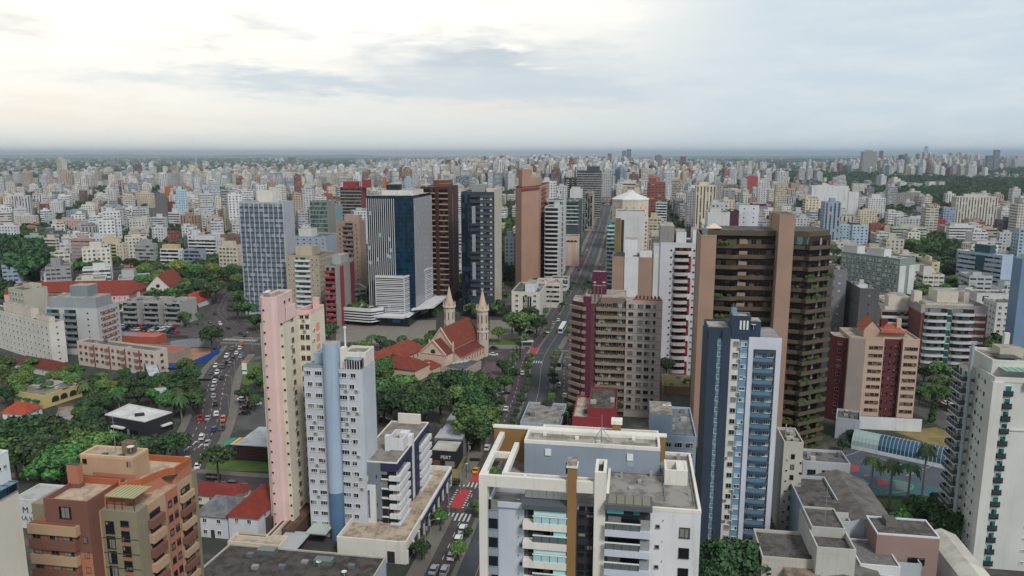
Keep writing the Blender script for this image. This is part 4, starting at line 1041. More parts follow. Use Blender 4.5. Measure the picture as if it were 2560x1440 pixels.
# ------------------------------------------------------------------ generic facade styles
def style(b, f, z0, z1, code, pal):
    if f.L < 1.5: return
    h = pal.get('h', 2.95); cw = pal.get('cw', 3.1); bal = pal.get('bal', WHT); acc = pal.get('acc', b.wm); gl = pal.get('gl', GL); fm = pal.get('fm', WHITE); cap = pal.get('cap', 40)
    zs = [z1-h*.92-h*i for i in range(int((z1-z0)/h))][:cap]
    zs = [z for z in zs if z > z0+.3]
    n = max(1, int(f.L/cw)); ts = lin_s(.4, f.L-.4, n)
    if code == 'p': b.win(f, ts, [z+.3 for z in zs], min(1.6, cw*.48), 1.35, 'w', fm, gl)
    elif code == 'P': b.win(f, ts, [z+.1 for z in zs], cw*.7, 1.6, 'w3', fm, gl)
    elif code == 's':
        n = max(1, int(f.L/5)); b.win(f, lin_s(.2, f.L-.2, n), [z+.6 for z in zs], .8, .8, 'd', acc, gl)
    elif code in ('b', 'c', 'k'):
        for z in zs:
            b.strip('window_band', f, .3, f.L-.3, z+.75, z+h-.45, .06, gl)
            if code == 'b': b.strip('balcony', f, .1, f.L-.1, z-.25, z+.8, 1.0, bal)
            elif code == 'c': b.add('balcony', f, f.L/2, z-.25, kit('bc', f.L, 1.05, bal, DARKF, 1.6))
            else:
                for t in lin_s(.2, f.L-.2, max(2, int(f.L/6))): b.add('balcony', f, t, z-.25, kit('b', 4.2, 1.05, bal, DARKF, 1.1))
    elif code == 'r':
        for z in zs: b.strip('window_band', f, .4, f.L-.4, z+.5, z+1.75, .05, gl)
    elif code == 'B':                         # balconies in the middle, punched windows either side
        m = f.L*.28
        b.win(f, lin_s(.3, m, max(1, int(m/2.6))), [z+.3 for z in zs], 1.2, 1.2, 'w', fm, gl); b.win(f, lin_s(f.L-m, f.L-.3, max(1, int(m/2.6))), [z+.3 for z in zs], 1.2, 1.2, 'w', fm, gl)
        for z in zs:
            b.strip('window_band', f, m+.3, f.L-m-.3, z+.3, z+2.1, .05, gl); b.strip('balcony', f, m, f.L-m, z-.25, z+.75, .9, bal)
    elif code == 'v':                         # ribs
        m = MB(); n = max(3, int(f.L/cw))
        b.strip('glazing', f, .1, f.L-.1, z0+2, z1-.6, .04, gl)
        for i in range(n+1): m.fbox(f, .05+(f.L-.45)*i/n, .4+(f.L-.45)*i/n, z0, z1, -.02, .45, acc)
        m.build('facade_ribs', b.root)
    elif code == 'g':                         # frame grid
        m = MB(); n = max(2, int(f.L/cw)); b.strip('glazing', f, .1, f.L-.1, z0+2, z1-.3, .04, gl)
        for i in range(n+1): m.fbox(f, .03+(f.L-.5)*i/n, .47+(f.L-.5)*i/n, z0, z1, -.02, .4, acc)
        for z in zs: m.fbox(f, .05, f.L-.05, z-.45, z+.5, -.02, .3, bal)
        m.build('facade_grid', b.root)
    elif code == 'w':                         # glass curtain wall
        m = MB(); b.strip('glazing', f, .05, f.L-.05, z0, z1, .05, gl)
        for z in zs: m.fbox(f, .05, f.L-.05, z, z+.12, .0, .1, fm)
        for t in lin_s(0, f.L, max(2, int(f.L/2.4))): m.fbox(f, t-.03, t+.03, z0, z1, 0, .08, fm)
        m.build('glazing_bars', b.root)
    elif code == 'd':                         # dark bays with pale slabs
        for z in zs: b.strip('floor_band', f, -.2, f.L+.2, z-.5, z+.25, .5, bal)
        b.strip('glazing', f, .1, f.L-.1, z0, z1-.5, .06, gl)
    elif code == 'm': 
        q = Face(f.at(0), f.at(f.L*.5)); style(b, q, z0, z1, 'b', pal); q = Face(f.at(f.L*.5), f.at(f.L)); style(b, q, z0, z1, 'p', pal)
    elif code == 'q':                         # punched with coloured vertical stripe in the middle
        b.strip('stripe', f, f.L*.38, f.L*.62, z0, z1, .12, acc); b.win(f, [t for t in ts if not .34*f.L < t < .66*f.L], [z+.3 for z in zs], 1.3, 1.3, 'w', fm, gl); b.win(f, [f.L*.5], [z+.4 for z in zs], 1.0, 1.0, 'w', fm, gl, o=.12)

def mid(label, u0, u1, u2, v, vb, wm, st='pp', right=None, v0=None, v2=None, name='apartment_block', cat='apartment building', group=None, l=None, r=None, a=None, par=.7, rm=None, tops=(), zb=0., **pal):
    Y = G(u1, vb).y; z = zpx(Y, v)
    if right is None: right = u1 < 1594
    if a is None:
        a = AR if right else A0
        if v0 is not None: d = G(u0, v0, z)-G(u1, v, z); a = math.degrees(math.atan2(d.y, d.x))-90; l = d.length
        if v2 is not None: d = G(u2, v2, z)-G(u1, v, z); a = math.degrees(math.atan2(d.y, d.x)); r = d.length
    q = bx(u0, u1, u2, v, z, a, l, r)
    L = (q[0]-q[1]).length; Rr = (q[2]-q[1]).length
    if L > 110 or L < 0: q = bx(u0, u1, u2, v, z, a, 22, r if r else None)
    Rr = (q[2]-q[1]).length
    if Rr > 70 or (q[2]-q[1]).dot(rot(a)) < 0: q = bx(u0, u1, u2, v, z, a, (q[0]-q[1]).length, 22)
    b = Bld(name, label, cat, q, z, wm, z0=zb, rm=rm, par=par, group=group)
    for i, c in enumerate(st): style(b, b.faces[i], zb+pal.get('base', 0), z, c, pal)
    # back walls keep some openings so that the block reads from the side too
    A, B_ = b.faces[0], b.faces[1]
    for k in range(4):
        p = q[1]+(q[0]-q[1])*R.uniform(.08, .9)+(q[2]-q[1])*R.uniform(.1, .88); w_ = R.uniform(.4, 1.0); mb = MB(); mb.box(p.x-w_, p.x+w_, p.y-.5, p.y+.5, z, z+R.uniform(.5, 1.5), plain(R.choice(['#8f8f8b', '#6c6e70', '#a8a49b', '#56585a']))); mb.build('roof_vent', b.root)
    for t in tops:                            # (s0, s1, depth0, depth1, height[, material]) as fractions of the left and right walls
        s0, s1, d0, d1, hh = t[:5]; m = t[5] if len(t) > 5 else wm
        o = q[1]; x = (q[0]-q[1]); y = (q[2]-q[1])
        p = [o+x*s1+y*d0, o+x*s0+y*d0, o+x*s0+y*d1, o+x*s1+y*d1]
        b.block('water_tank_room', p, z, z+hh, m, CONC)
    return b.done()

TK = ((.35, .65, .35, .7, 3.2),)
W1 = wall('#c6c7c6'); W2 = wall('#cbc4b4'); W3 = wall('#b2b4b6'); BEI = wall('#b09c86'); BRK = wall('#8a4a3e'); DGR = wall('#55585c'); CRM = wall('#c6bca6'); LBL = wall('#9fb3c4'); PNK = wall('#c6a294'); TEAL = wall('#4d6f70'); SAL = wall('#ab8672', dirt=.08)

# --- striped office tower behind the church, with its podium
def striped_office():
    Y0 = 415.0; z = zpx(Y0, 497); P = LOC(At(985, 497, Y0).xy); X = lambda u, y=0: uline(P([(0, y)])[0], XD, u, z)
    xl, xr = X(915), X(1030); fin = plain('#c9cbcd', .5); g = plain('#0d1a26', .12); gb = glassm('#0a2438', '#123650', .4, .1); white = wall('#c9cacb', dirt=.1)
    D = 40; pl = [(xl, 0), (0, 0), (xr, 3.0), (xr, D), (xl, D)]
    b = Bld('office_tower', 'dark glass office tower with white vertical fins and a horizontally striped lower box', 'office building', P(pl), z, plain('#101c28', .15), z0=6, rm=CONC, par=0)
    f0, f1, f2 = b.faces[0], b.faces[1], b.faces[2]
    b.strip('glazing', f1, 0, f1.L, 6, z+1, .1, gb)
    m = MB()
    for k in range(26): m.fbox(f1, 0, f1.L, 10+k*2.4, 10.1+k*2.4, .1, .15, plain('#0a2232'))
    for k in range(5): m.fbox(f1, f1.L*(k+.5)/5-.04, f1.L*(k+.5)/5+.04, 6, z+1, .1, .16, plain('#0a2232'))
    m.build('glazing_bars', b.root)
    for f, n in ((f0, 13), (f2, 17)):
        m = MB()
        for i in range(n+1):
            t = .2+(f.L-.6)*i/n; m.fbox(f, t, t+(.27 if f is f0 else .42), 9, z, 0, .26 if f is f0 else .16, fin)
        m.build('facade_fins', b.root)
        for k in range(9): t = R.uniform(.5, f.L-2); zz_ = R.uniform(30, z-2); b.strip('open_blind', f, t, t+1.3, zz_, zz_+2, .1, plain('#7fa0c0', .4))
    b.block('roof_band', P([(xl+.2, .3), (-.2, .3), (xr-.3, 3.2), (xr-.3, D), (xl+.2, D)]), z, z+1.6, gb, CONC)
    b.block('roof_plant', P(rect(xl+6, xr-2, 9, 30)), z+1.6, z+4.2, wall('#cfcfc9'), CONC); b.block('roof_screen', P(rect(xl+8, xl+15, 12, 18)), z+4.2, z+7.2, plain('#1a1c1f'))
    # lower box with horizontal stripes
    q = P([(xl+5.4, -4.5), (xr-3.8, -5.5), (xr+.8, -4.5+1.2), (xr+1.6, D-4), (xl+5.4, D-4)])
    zt = zpx(Y0-5, 692); zbm = zpx(Y0-5, 805)
    q = P([(xl+5.2, -3), (xr-4.6, -4.2), (xr+1.2, 33), (xl+5.2, 33)]); b.block('lower_box', q, zbm, zt, g, CONC)
    for f in (Face(q[0], q[1]), Face(q[1], q[2])):
        m = MB(); n = 25
        for i in range(n): zz_ = zbm+(zt-zbm)*i/n; m.fbox(f, -.3, f.L+.3, zz_, zz_+(.62 if i % 3 == 0 else .4), -.02, .5, fin)
        m.fbox(f, -.3, f.L+.3, zt-.9, zt+.2, -.02, .6, fin); m.fbox(f, -.3, .0, zbm, zt, -.02, .55, fin)
        m.build('facade_louvres', b.root)
        for k in range(5): zz_ = zbm+(zt-zbm)*R.random()*.8; t = R.uniform(1, f.L-3); b.strip('open_blind', f, t, t+1.6, zz_, zz_+1.2, .2, plain('#8fb4d4', .4))
    # podium: left wing, lobby, canopies
    q = P([(xl-13, -9), (xl+4.5, -12), (xl+10, -6), (xl+10, 22), (xl-13, 22)]); b.block('podium', q, 2.5, 9.2, plain('#15191d', .3), roofm('#8a8478', '#5f5b50'))
    for f in (Face(q[0], q[1]), Face(q[1], q[2])):
        m = MB()
        for i in range(5): m.fbox(f, 0, f.L, 2.6+i*1.45, 3.2+i*1.45, 0, .4, fin)
        m.fbox(f, 0, f.L, 9.0, 10.3, -.3, .4, fin); m.build('facade_louvres', b.root)
    b.block('podium_lobby', P(rect(xl+8, xr-1, -8, 26)), 0, 5.2, plain('#12202c', .15), white); b.block('entrance_canopy', P([(xl+6, -10.5), (xr-3, -11.5), (xr+3, 30), (xl+6, 30)]), 5.2, 6.4, white); b.block('entrance_canopy', P([(xr-1.5, -1), (xr+9, 8), (xr+9, 40), (xr+1, 40)]), 7.6, 8.6, white)
    lf = Face(P([(xl+8, -8)])[0], P([(xr-1, -8)])[0]); b.strip('sign_panel', lf, 8, 12.4, 2.2, 3.8, .15, plain('#2f6f96', .4))
    m = MB()
    for k in range(60): blob(m, P([(R.uniform(xl-12, xl+8), R.uniform(-8, 20))])[0], 9.9, R.uniform(.5, 1.5), LEAFP)
    tag(m.build('roof_garden', b.root), kind='stuff')
    for k in range(7): x = xl-11+k*3; b.block('planter', P(rect(x, x+2.2, -6+k % 3*3, -5.2+k % 3*3)), 9.2, 9.9, white)
    b.done()
striped_office()

# --- church with twin spires and its red roofed annex
def church():
    a = -25; o = G(1207, 889); P0 = LOC(o, a); P = lambda pts: P0(pts)     # origin = foot of the right tower; x right, y towards the facade
    st = wall('#cbb5a4', dirt=.35); tile = tilem('#85402e'); t2 = tilem('#743229'); pale = wall('#c2b5a8', dirt=.55)
    NX0, NX1, NY0, NY1 = -14.2, -2.8, -24, 2
    Q = lambda x, y, z: (*P([(x, y)])[0], z)
    b = Bld('church', 'cream church with a steep red tiled roof and two spired round towers', 'church', P(rect(NX0, NX1, NY0, NY1)), 9.6, st, par=0)
    m = MB(); gable(m, P, NX0, NX1, NY0, NY1, 9.6, 17.6, tile, st, 'y', .5); m.build('tiled_roof', b.root)
    xm = (NX0+NX1)/2
    # gable parapet of the nave, lower chancel
    m = MB(); 
    for s in (-1, 1):
        m.hexa([Q(xm, NY0-.5, 17.2), Q(xm+s*6.2, NY0-.5, 8.9), Q(xm+s*6.2, NY0, 8.9), Q(xm, NY0, 17.2), Q(xm, NY0-.5, 18.0), Q(xm+s*6.2, NY0-.5, 9.7), Q(xm+s*6.2, NY0, 9.7), Q(xm, NY0, 18.0)] if s < 0 else [Q(xm+6.2, NY0-.5, 8.9), Q(xm, NY0-.5, 17.2), Q(xm, NY0, 17.2), Q(xm+6.2, NY0, 8.9), Q(xm+6.2, NY0-.5, 9.7), Q(xm, NY0-.5, 18.0), Q(xm, NY0, 18.0), Q(xm+6.2, NY0, 9.7)], st)
    m.build('gable_coping', b.root)
    b.block('chancel', P(rect(NX0-.6, NX1+.6, -31, NY0-.55)), 0, 7.6, st)
    m = MB(); gable(m, P, NX0-.6, NX1+.6, -31, NY0-.6, 7.6, 13.4, t2, st, 'y', .3); m.build('tiled_roof', b.root)
    m = MB()
    for s in (-1, 1):
        x1 = xm+s*6.6; pts = [Q(xm, -31.5, 13.3), Q(x1, -31.5, 7.2), Q(x1, -31, 7.2), Q(xm, -31, 13.3), Q(xm, -31.5, 14.0), Q(x1, -31.5, 7.9), Q(x1, -31, 7.9), Q(xm, -31, 14.0)]
        if s > 0: pts = [pts[1], pts[0], pts[3], pts[2], pts[5], pts[4], pts[7], pts[6]]
        m.hexa(pts, st)
    m.build('gable_coping', b.root)
    ff = Face(P([(NX0-.6, -31)])[0], P([(NX1+.6, -31)])[0]); c = ff.at(ff.L/2, .0)
    m = MB(); n = Vector((ff.n.x, ff.n.y, 0)); C = Vector((*ff.at(ff.L/2, .05), 8.4)); dd = Vector((ff.d.x, ff.d.y, 0))
    m.face([C+dd*(1.25*math.cos(t*.314))+Vector((0, 0, 1.25*math.sin(t*.314)))+n*.12 for t in range(20)], plain('#6f6355')); m.face([C+dd*(.95*math.cos(t*.314))+Vector((0, 0, .95*math.sin(t*.314)))+n*.18 for t in range(20)], plain('#2b2a2c')); m.build('rose_window', b.root)
    b.strip('cornice', ff, -.2, ff.L+.2, 7.3, 7.7, .25, st)
    # aisle
    b.block('aisle', P(rect(NX1, NX1+4.6, -24, -1.5)), 0, 5.2, st)
    m = MB(); m.face([Q(NX1+5.0, -24.3, 4.9), Q(NX1+5.0, -1.2, 4.9), Q(NX1, -1.2, 8.0), Q(NX1, -24.3, 8.0)], t2); m.face([Q(NX1, -24.0, 5.2), Q(NX1+4.6, -24.0, 5.2), Q(NX1, -24.0, 8.0)], st); m.build('tiled_roof', b.root)
    af = Face(P([(NX1+4.6, -24)])[0], P([(NX1+4.6, -1.5)])[0]); nf = Face(P([(NX1, -24)])[0], P([(NX1, 0)])[0])
    b.win(af, lin_s(.5, 22, 8), [2.0], .7, 2.2, 'w1', plain('#a08a78'), glassm('#3a3430', '#5d534b', .3)); b.win(nf, lin_s(.5, 22.5, 10), [8.3], .8, 1.0, 'w1', plain('#a08a78'), glassm('#3a3430', '#5d534b', .3))
    m = MB()
    for k in range(9): m.fbox(af, .2+k*2.7, .6+k*2.7, 0, 5.0, 0, .45, st)
    for x in (NX1+.2, NX0-.5): m.prism(P(rect(x, x+.7, -24.8, -24.1)), 7, 11.2, st); m.prism(P(rect(x+.1, x+.6, -24.7, -24.2)), 11.2, 12.0, pale)
    m.build('buttress', b.root)
    # towers
    for x in (-17.8, 0):
        q = P([(x, 0)])[0]
        m = MB(); m.lathe((q.x, q.y), [(2.75, 0), (2.75, 11.5), (2.95, 11.6), (2.95, 12.1), (2.65, 12.2), (2.65, 21.4), (3.1, 21.9), (3.1, 22.6), (2.7, 22.7)], 12, pale)
        for k in range(8):
            t = k*math.pi/4+.2; c = Vector((q.x+2.78*math.cos(t), q.y+2.78*math.sin(t))); m.tube((*c, 22.5), (*c, 24.2), .25, .22, 5, pale); m.tube((*c, 24.2), (*c, 25.0), .22, .02, 5, pale)
        tw = m.build('tower', b.root)
        m = MB(); m.lathe((q.x, q.y), [(2.2, 22.7), (.1, 32)], 8, wall('#c2aa94', dirt=.45)); m.tube((q.x, q.y, 32), (q.x, q.y, 34), .06, .05, 5, DARKF); m.tube((q.x-.5, q.y, 33.3), (q.x+.5, q.y, 33.3), .05, .05, 5, DARKF); m.build('spire', b.root).parent = tw
        for k in range(8):
            t = k*math.pi/4+rad(a)+.39; d = Vector((math.cos(t), math.sin(t))); f = Face(q+d*2.6-Vector((-d.y, d.x))*.5, q+d*2.6+Vector((-d.y, d.x))*.5)
            b.win(f, [.5], [16.2, 8.0], .42, 3.6, 'd', pale, glassm('#4a4038', '#6a5f55', .2), o=.1); b.win(f, [.5], [13.0], .6, .8, 'd', pale, o=.12)
    b.done()
    # annex: long red hipped roofs
    b = Bld('convent_wing', 'long two storey wing with red hipped roof joined to the church', 'convent', P(rect(-33, -20, -52, -19)), 6.5, st, par=0)
    m = MB(); gable(m, P, -33, -20, -52, -19, 6.5, 10.6, tilem('#8f4230'), st, 'y', .7, 5); m.build('tiled_roof', b.root)
    b.block('cross_wing', P(rect(-20, -6, -50, -38)), 0, 5.6, st); m = MB(); gable(m, P, -22, -6, -50, -39, 5.6, 9.0, tilem('#843b2d'), st, 'x', .6, 4); m.build('tiled_roof', b.root)
    f = b.faces[1]; b.win(f, lin_s(6, f.L-1, 7), [3.6, .8], .9, 1.5, 'w1', plain('#b0a090')); b.done()
    b = Bld('chapel_house', 'small red roofed house against the back of the church', 'house', P(rect(-12.5, -4.5, -38, -32)), 3.6, st, par=0)
    m = MB(); gable(m, P, -12.5, -4.5, -38, -32, 3.6, 5.8, tilem('#96412c'), st, 'x', .6, 3); m.build('tiled_roof', b.root); b.done()
    b = Bld('shed', 'grey low roofed hall beside the church aisle', 'hall', P(rect(-1, 9.5, -36, -20)), 3.4, wall('#a39a8e'), rm=roofm('#57585c', '#3f4043'), par=.2)
    for k in range(4): b.block('skylight', P(rect(-.4+k*1.2, .5+k*1.2, -29+k*1.5, -23+k*1.2)), 3.4, 3.55, plain('#b5b8ba', .4))
    b.done()
church()

# --- towers along the avenue behind the church
DB = wall('#343a46', dirt=.1); BRN = wall('#4a2c27', dirt=.1)
def avenue_towers():
    Y0 = 455.0
    b = mid('dark brown tower with beige balcony bands behind the striped office', 1050, 1119, 1145, 470, 770, BRN, 'dn', name='apartment_tower', cat='apartment tower', bal=wall('#a58c7c'), gl=glassm('#1c1210', '#5b4038', .2), h=3.3, tops=((.1, .6, .2, .7, 4.5, wall('#6d4036')), (.0, .35, .05, .5, 2.6, wall('#6d4036'))))
    f = b.faces[0]; b.strip('brown_pier', f, f.L*.55, f.L*.68, 0, b.z1, .7, wall('#43251f')); b.strip('pale_line', b.faces[1], b.faces[1].L*.45, b.faces[1].L*.47, 0, b.z1-4, .05, plain('#9a8a80'))
    b = mid('dark navy tower with pale panel columns and a cream side wall', 1152, 1236, 1253, 483, 787, DB, 'nn', name='apartment_tower', cat='apartment tower', tops=((.35, .75, .3, .8, 4.6, wall('#8f8f8b')), (.05, .3, .3, .6, 2.5, W2)))
    f = b.faces[0]; z = b.z1-1; i = 0
    b.strip('glazing', f, .2, f.L*.26, 3, b.z1-1, .2, glassm('#131b26', '#2b3c50', .3))
    while z > 12:
        b.strip('balcony', f, f.L*.28, f.L*.56, z-1.3, z-.3, 1.2, DB); b.strip('floor_band', f, f.L*.57, f.L, z-1.6, z-.4, .5, wall('#4a4f5c')); b.strip('wall_panel', f, f.L*.58, f.L*.66, z-3.0, z-1.7, .1, W3); b.strip('wall_panel', f, f.L*.86, f.L*.93, z-3.0, z-1.7, .1, W3); b.win(f, [f.L*.72, f.L*.8], [z-3], 1.0, 1.3, 'd', DB, o=.05)
        if i % 5 not in (0, 1): b.strip('wall_panel', f, f.L*.34, f.L*.44, z-3.3, z+.05, 1.3, wall('#8f959c'))
        z -= 3.3; i += 1
    b.strip('cream_wall', b.faces[1], -.1, b.faces[1].L, 5, b.z1+2.2, .2, wall('#b8b0a2')); b.block('cream_wall', [b.faces[1].at(0, -.0), b.faces[1].at(b.faces[1].L, 0), b.faces[1].at(b.faces[1].L, -1.2), b.faces[1].at(0, -1.2)], b.z1, b.z1+2.2, wall('#b8b0a2'))
    b.done()
    # salmon tower
    z = zpx(528, 468); p = [G(1289, 470, z)+Vector((0, 9)), G(1304, 470, z), G(1347, 466, z), G(1364, 460, z)]
    bk = rot(A0+90)*24; b = Bld('apartment_tower', 'salmon tower with blank walls and dark red balconies on its corner', 'apartment tower', p+[p[3]+bk, p[0]+bk], z, SAL, par=.8, parm=wall('#6a2824'))
    b.strip('cornice', b.faces[1], -.3, b.faces[1].L+.4, z-2, z-.4, .5, wall('#7d312b')); f = b.faces[2]
    zz_ = [z-3-3.1*i for i in range(22)]; zz_ = [q for q in zz_ if q > 6]
    for q in zz_: b.strip('balcony', f, f.L*.35, f.L, q-1.0, q, 1.0, wall('#7d312b')); b.strip('window_band', f, f.L*.4, f.L, q, q+1.6, .06, glassm('#1c1014')); 
    b.win(f, [f.L*.17], zz_, 1.0, 1.0, 'd', SAL)
    o = b.poly; b.block('penthouse', [o[0]*.6+o[1]*.4+bk*.1, o[1]+bk*.1, o[2]*.8+o[1]*.2+bk*.1, o[2]+bk*.7, o[0]+bk*.7], z, z+6.5, SAL, CONC); b.block('water_tank_room', [o[0]+bk*.15, o[1]+bk*.15, o[1]*.6+o[2]*.4+bk*.15, o[1]*.6+o[2]*.4+bk*.6, o[0]+bk*.6], z+6.5, z+12.5, SAL, CONC); b.done()
    mid('white tower with bowed balcony bands beside the salmon tower', 1362, 1396, 1405, 520, 708, W1, 'cs', name='apartment_tower', cat='apartment tower', bal=wall('#c9c9cb'), gl=glassm('#20222c', '#4a4a55', .2), h=3.2, tops=((0, .3, 0, .4, 4, W1),))
    mid('slim white slab rising behind the bowed white tower', 1363, 1408, 1416, 503, 690, wall('#bfc0c2'), 'ds', name='apartment_tower', cat='apartment tower', bal=WHT, h=4)
    mid('dark glass tower with white balcony slabs above an arched podium', 1404, 1446, 1456, 506, 655, wall('#3c464c'), 'dn', name='apartment_tower', cat='apartment tower', bal=W1, gl=glassm('#1e2c30', '#4c6466', .35), base=32, h=3.2)
    b = mid('pink and cream striped podium block below the dark glass tower', 1406, 1446, 1451, 592, 665, wall('#c2b3a6'), 'nn', name='office_block', cat='office building', r=14)
    f = b.faces[0]
    for k in (.12, .62): b.strip('pink_pier', f, f.L*k, f.L*(k+.24), 0, b.z1-5, .3, PNK)
    for k in range(4): 
        m = MB(); c = f.L*(.16+.22*k); m.face([Vector((*f.at(c+1.5*math.cos(t*math.pi/8), .15), b.z1-4.6+1.7*math.sin(t*math.pi/8))) for t in range(9)], DARKF); m.build('arch_window', b.root)
    mid('narrow white tower with blank panel front on the avenue', 1425, 1454, 1464, 475, 598, W1, 'ns', name='apartment_tower', cat='apartment tower', tops=((.2, .9, .1, .8, 3, W1),))
    mid('beige ribbed tower with narrow vertical bands on the avenue', 1463, 1482, 1486, 482, 577, BEI, 'vn', name='apartment_tower', cat='apartment tower', acc=wall('#c0ad96'), cw=4)
    mid('white slab with tiny side windows near the far end of the avenue', 1484, 1500, 1505, 466, 535, W1, 'np', name='apartment_tower', cat='apartment tower')
    mid('big dark tower with white floor lines and a brick red side', 1443, 1503, 1510, 428, 545, wall('#43484b'), 'dn', name='apartment_tower', cat='apartment tower', bal=wall('#b9b9b5'), gl=glassm('#2a3033', '#59646a', .3), h=3.4, tops=((.1, .6, .1, .6, 7, wall('#43484b')),))
    mid('black tower with alternating white balcony boxes', 1413, 1440, 1446, 446, 540, wall('#2f3336'), 'kn', name='apartment_tower', cat='apartment tower', bal=W1, h=3.2)
    # white block with arches behind the church plaza and its neighbour
    b = mid('white six storey block with an arched window column and a roof tower', 1279, 1350, 1366, 733, 806, wall('#c8c4bb', dirt=.15), 'ps', name='apartment_block', cw=4.5, gl=glassm('#2c2a28', '#77716a', .2), tops=((.2, .55, .1, .6, 4.5, WHT),))
    f = b.faces[0]
    for k in range(4): b.strip('tall_window', f, f.L*(.4+.08*k), f.L*(.4+.08*k)+.9, 7, b.z1-2, .12, GL)
    mid('white shop with curved roof edge behind the white arched block', 1366, 1400, 1424, 712, 770, wall('#c4c2ba'), 'rn', name='shop', cat='shop', l=16, r=20, rm=roofm('#b5b2a9', '#8a3f3a'))
    mid('round ended white podium at the bend of the avenue', 1392, 1420, 1424, 700, 728, W1, 'cn', name='shop', cat='shop', h=4, l=12, r=14)
avenue_towers()
# ------------------------------------------------------------------ left side, around the curved street
GLW = glassm('#2d2c2a', '#8d877c', .3)
b = mid('large cream hotel with small scattered windows beside the left border', -70, 122, 160, 812, 912, wall('#cbc8c1', dirt=.25), 'ps', v0=762, name='hotel', cat='hotel', gl=GLW, cw=4.2, tops=((.25, .6, .25, .75, 4.5, wall('#cfc5b4')), (.05, .2, .3, .7, 2.5, wall('#cfc5b4'))))
b = mid('modern white, grey and brown apartment block with dark glass balconies', 112, 243, 297, 775, 888, wall('#b3b4b5'), 'np', v0=772, cw=3.4, acc=wall('#8a5f48'), bal=wall('#8d8f90'), gl=glassm('#20272a', '#566a70', .3), tops=((.05, .9, .08, .8, 5.4, wall('#8f959a')), (.28, .62, .3, .75, 10.5, wall('#77838c'))))
f = b.faces[0]; L = f.L
for s0, s1 in ((.02, .28), (.36, .6)):
    q = Face(f.at(L*s0), f.at(L*s1)); style(b, q, 2, b.z1, 'b', dict(bal=wall('#7d8284'), gl=glassm('#1d2b2e', '#4d6e72', .4)))
style(b, Face(f.at(L*.64), f.at(L*.98)), 2, b.z1, 's', dict())
f = b.faces[1]
for i in range(7): b.strip('brown_panel', f, f.L*.18, f.L*.8, b.z1-3.2-2.95*i, b.z1-1.5-2.95*i, .04, wall('#7d5440'))
b.done()
mid('pale grey office block with a gridded end left of the modern white block', 20, 58, 118, 728, 800, wall('#b3ae9f'), 'Pn', v0=722, h=3.4, tops=((.2, .8, .5, .9, 2.5),))
b = mid('long pink four storey block with arched top windows by the curved street', 192, 388, 418, 882, 941, wall('#c3b4aa', dirt=.3), 'pp', v0=856, cw=3.3, h=2.9, fm=plain('#9a8a82'), gl=glassm('#2c2524', '#6d5a52', .3), rm=roofm('#6c6a68', '#4a4846'))
f = b.faces[0]
for t in (.22, .42, .62, .8): b.strip('brown_pier', f, f.L*t-.4, f.L*t+.4, 0, b.z1, .12, wall('#7c5348')); b.band(f, f.L*t-2.3, f.L*t-.45, [2.6, 5.5, 8.4], 1.0, wall('#8a6458'), .7, 'balcony')
for t in lin_s(1, f.L-1, 14):
    m = MB(); m.face([Vector((*f.at(t+.75*math.cos(k*math.pi/6), .13), b.z1-1.5+.75*math.sin(k*math.pi/6))) for k in range(7)], plain('#a2584a')); m.build('arch', b.root)
b.done()
for i, (a, c, d, lab) in enumerate(((306, 342, 357, 'grey four storey balcony block behind the car park, nearest the modern block'), (358, 395, 409, 'grey four storey block with balconies behind the car park, middle one of three'), (410, 450, 457, 'grey four storey block behind the palms at the end of the car park'))):
    mid(lab, a, c, d, 757+i, 812+i, wall('#a7a5a2'), 'bn', group='grey walk-up blocks behind the car park', bal=wall('#8b8e90'), rm=roofm('#8f8b86', '#6d6a66'), cw=2.6, l=None, r=16)
mid('grey stone hall behind the modern white block', 118, 160, 172, 745, 800, wall('#97948b'), 'ss', r=10)
# yellow restaurant
b = mid('yellow restaurant with arched windows and green awnings', 37, 107, 203, 992, 1022, wall('#bfae78', dirt=.2), 'nn', v0=978, v2=962, name='restaurant', cat='restaurant', rm=roofm('#7d786f', '#5d5850'), par=.5)
f = b.faces[1]
for t in (.3, .52, .76):
    c = f.L*t; m = MB(); m.face([Vector((*f.at(c+s, .1), z)) for s, z in ((-1.5, 1.4), (1.5, 1.4))]+[Vector((*f.at(c+1.5*math.cos(k*math.pi/8), .1), 2.4+1.3*math.sin(k*math.pi/8))) for k in range(9)], plain('#2a2a26')); m.build('arch_window', b.root)
for t in (.2, .5, .8): b.strip('awning', b.faces[0], b.faces[0].L*t-1.5, b.faces[0].L*t+1.5, 2.6, 3.2, 1.3, plain('#1f5b45'))
b.strip('lettering', f, f.L*.5, f.L*.66, 4.9, 5.4, .06, plain('#4f4630')); b.done()
mid('grey metal roofed hall behind the yellow restaurant', 80, 112, 160, 952, 985, wall('#b5b2aa'), 'nn', a=A0, name='hall', cat='hall', rm=roofm('#9a9c9c', '#7d7f80'), par=.3)
mid('small brick pink shop in front of the yellow restaurant', 110, 150, 191, 1023, 1040, wall('#a57a66'), 'nn', a=25, name='shop', cat='shop', rm=roofm('#8e8c88', '#6b6965'), par=.6)
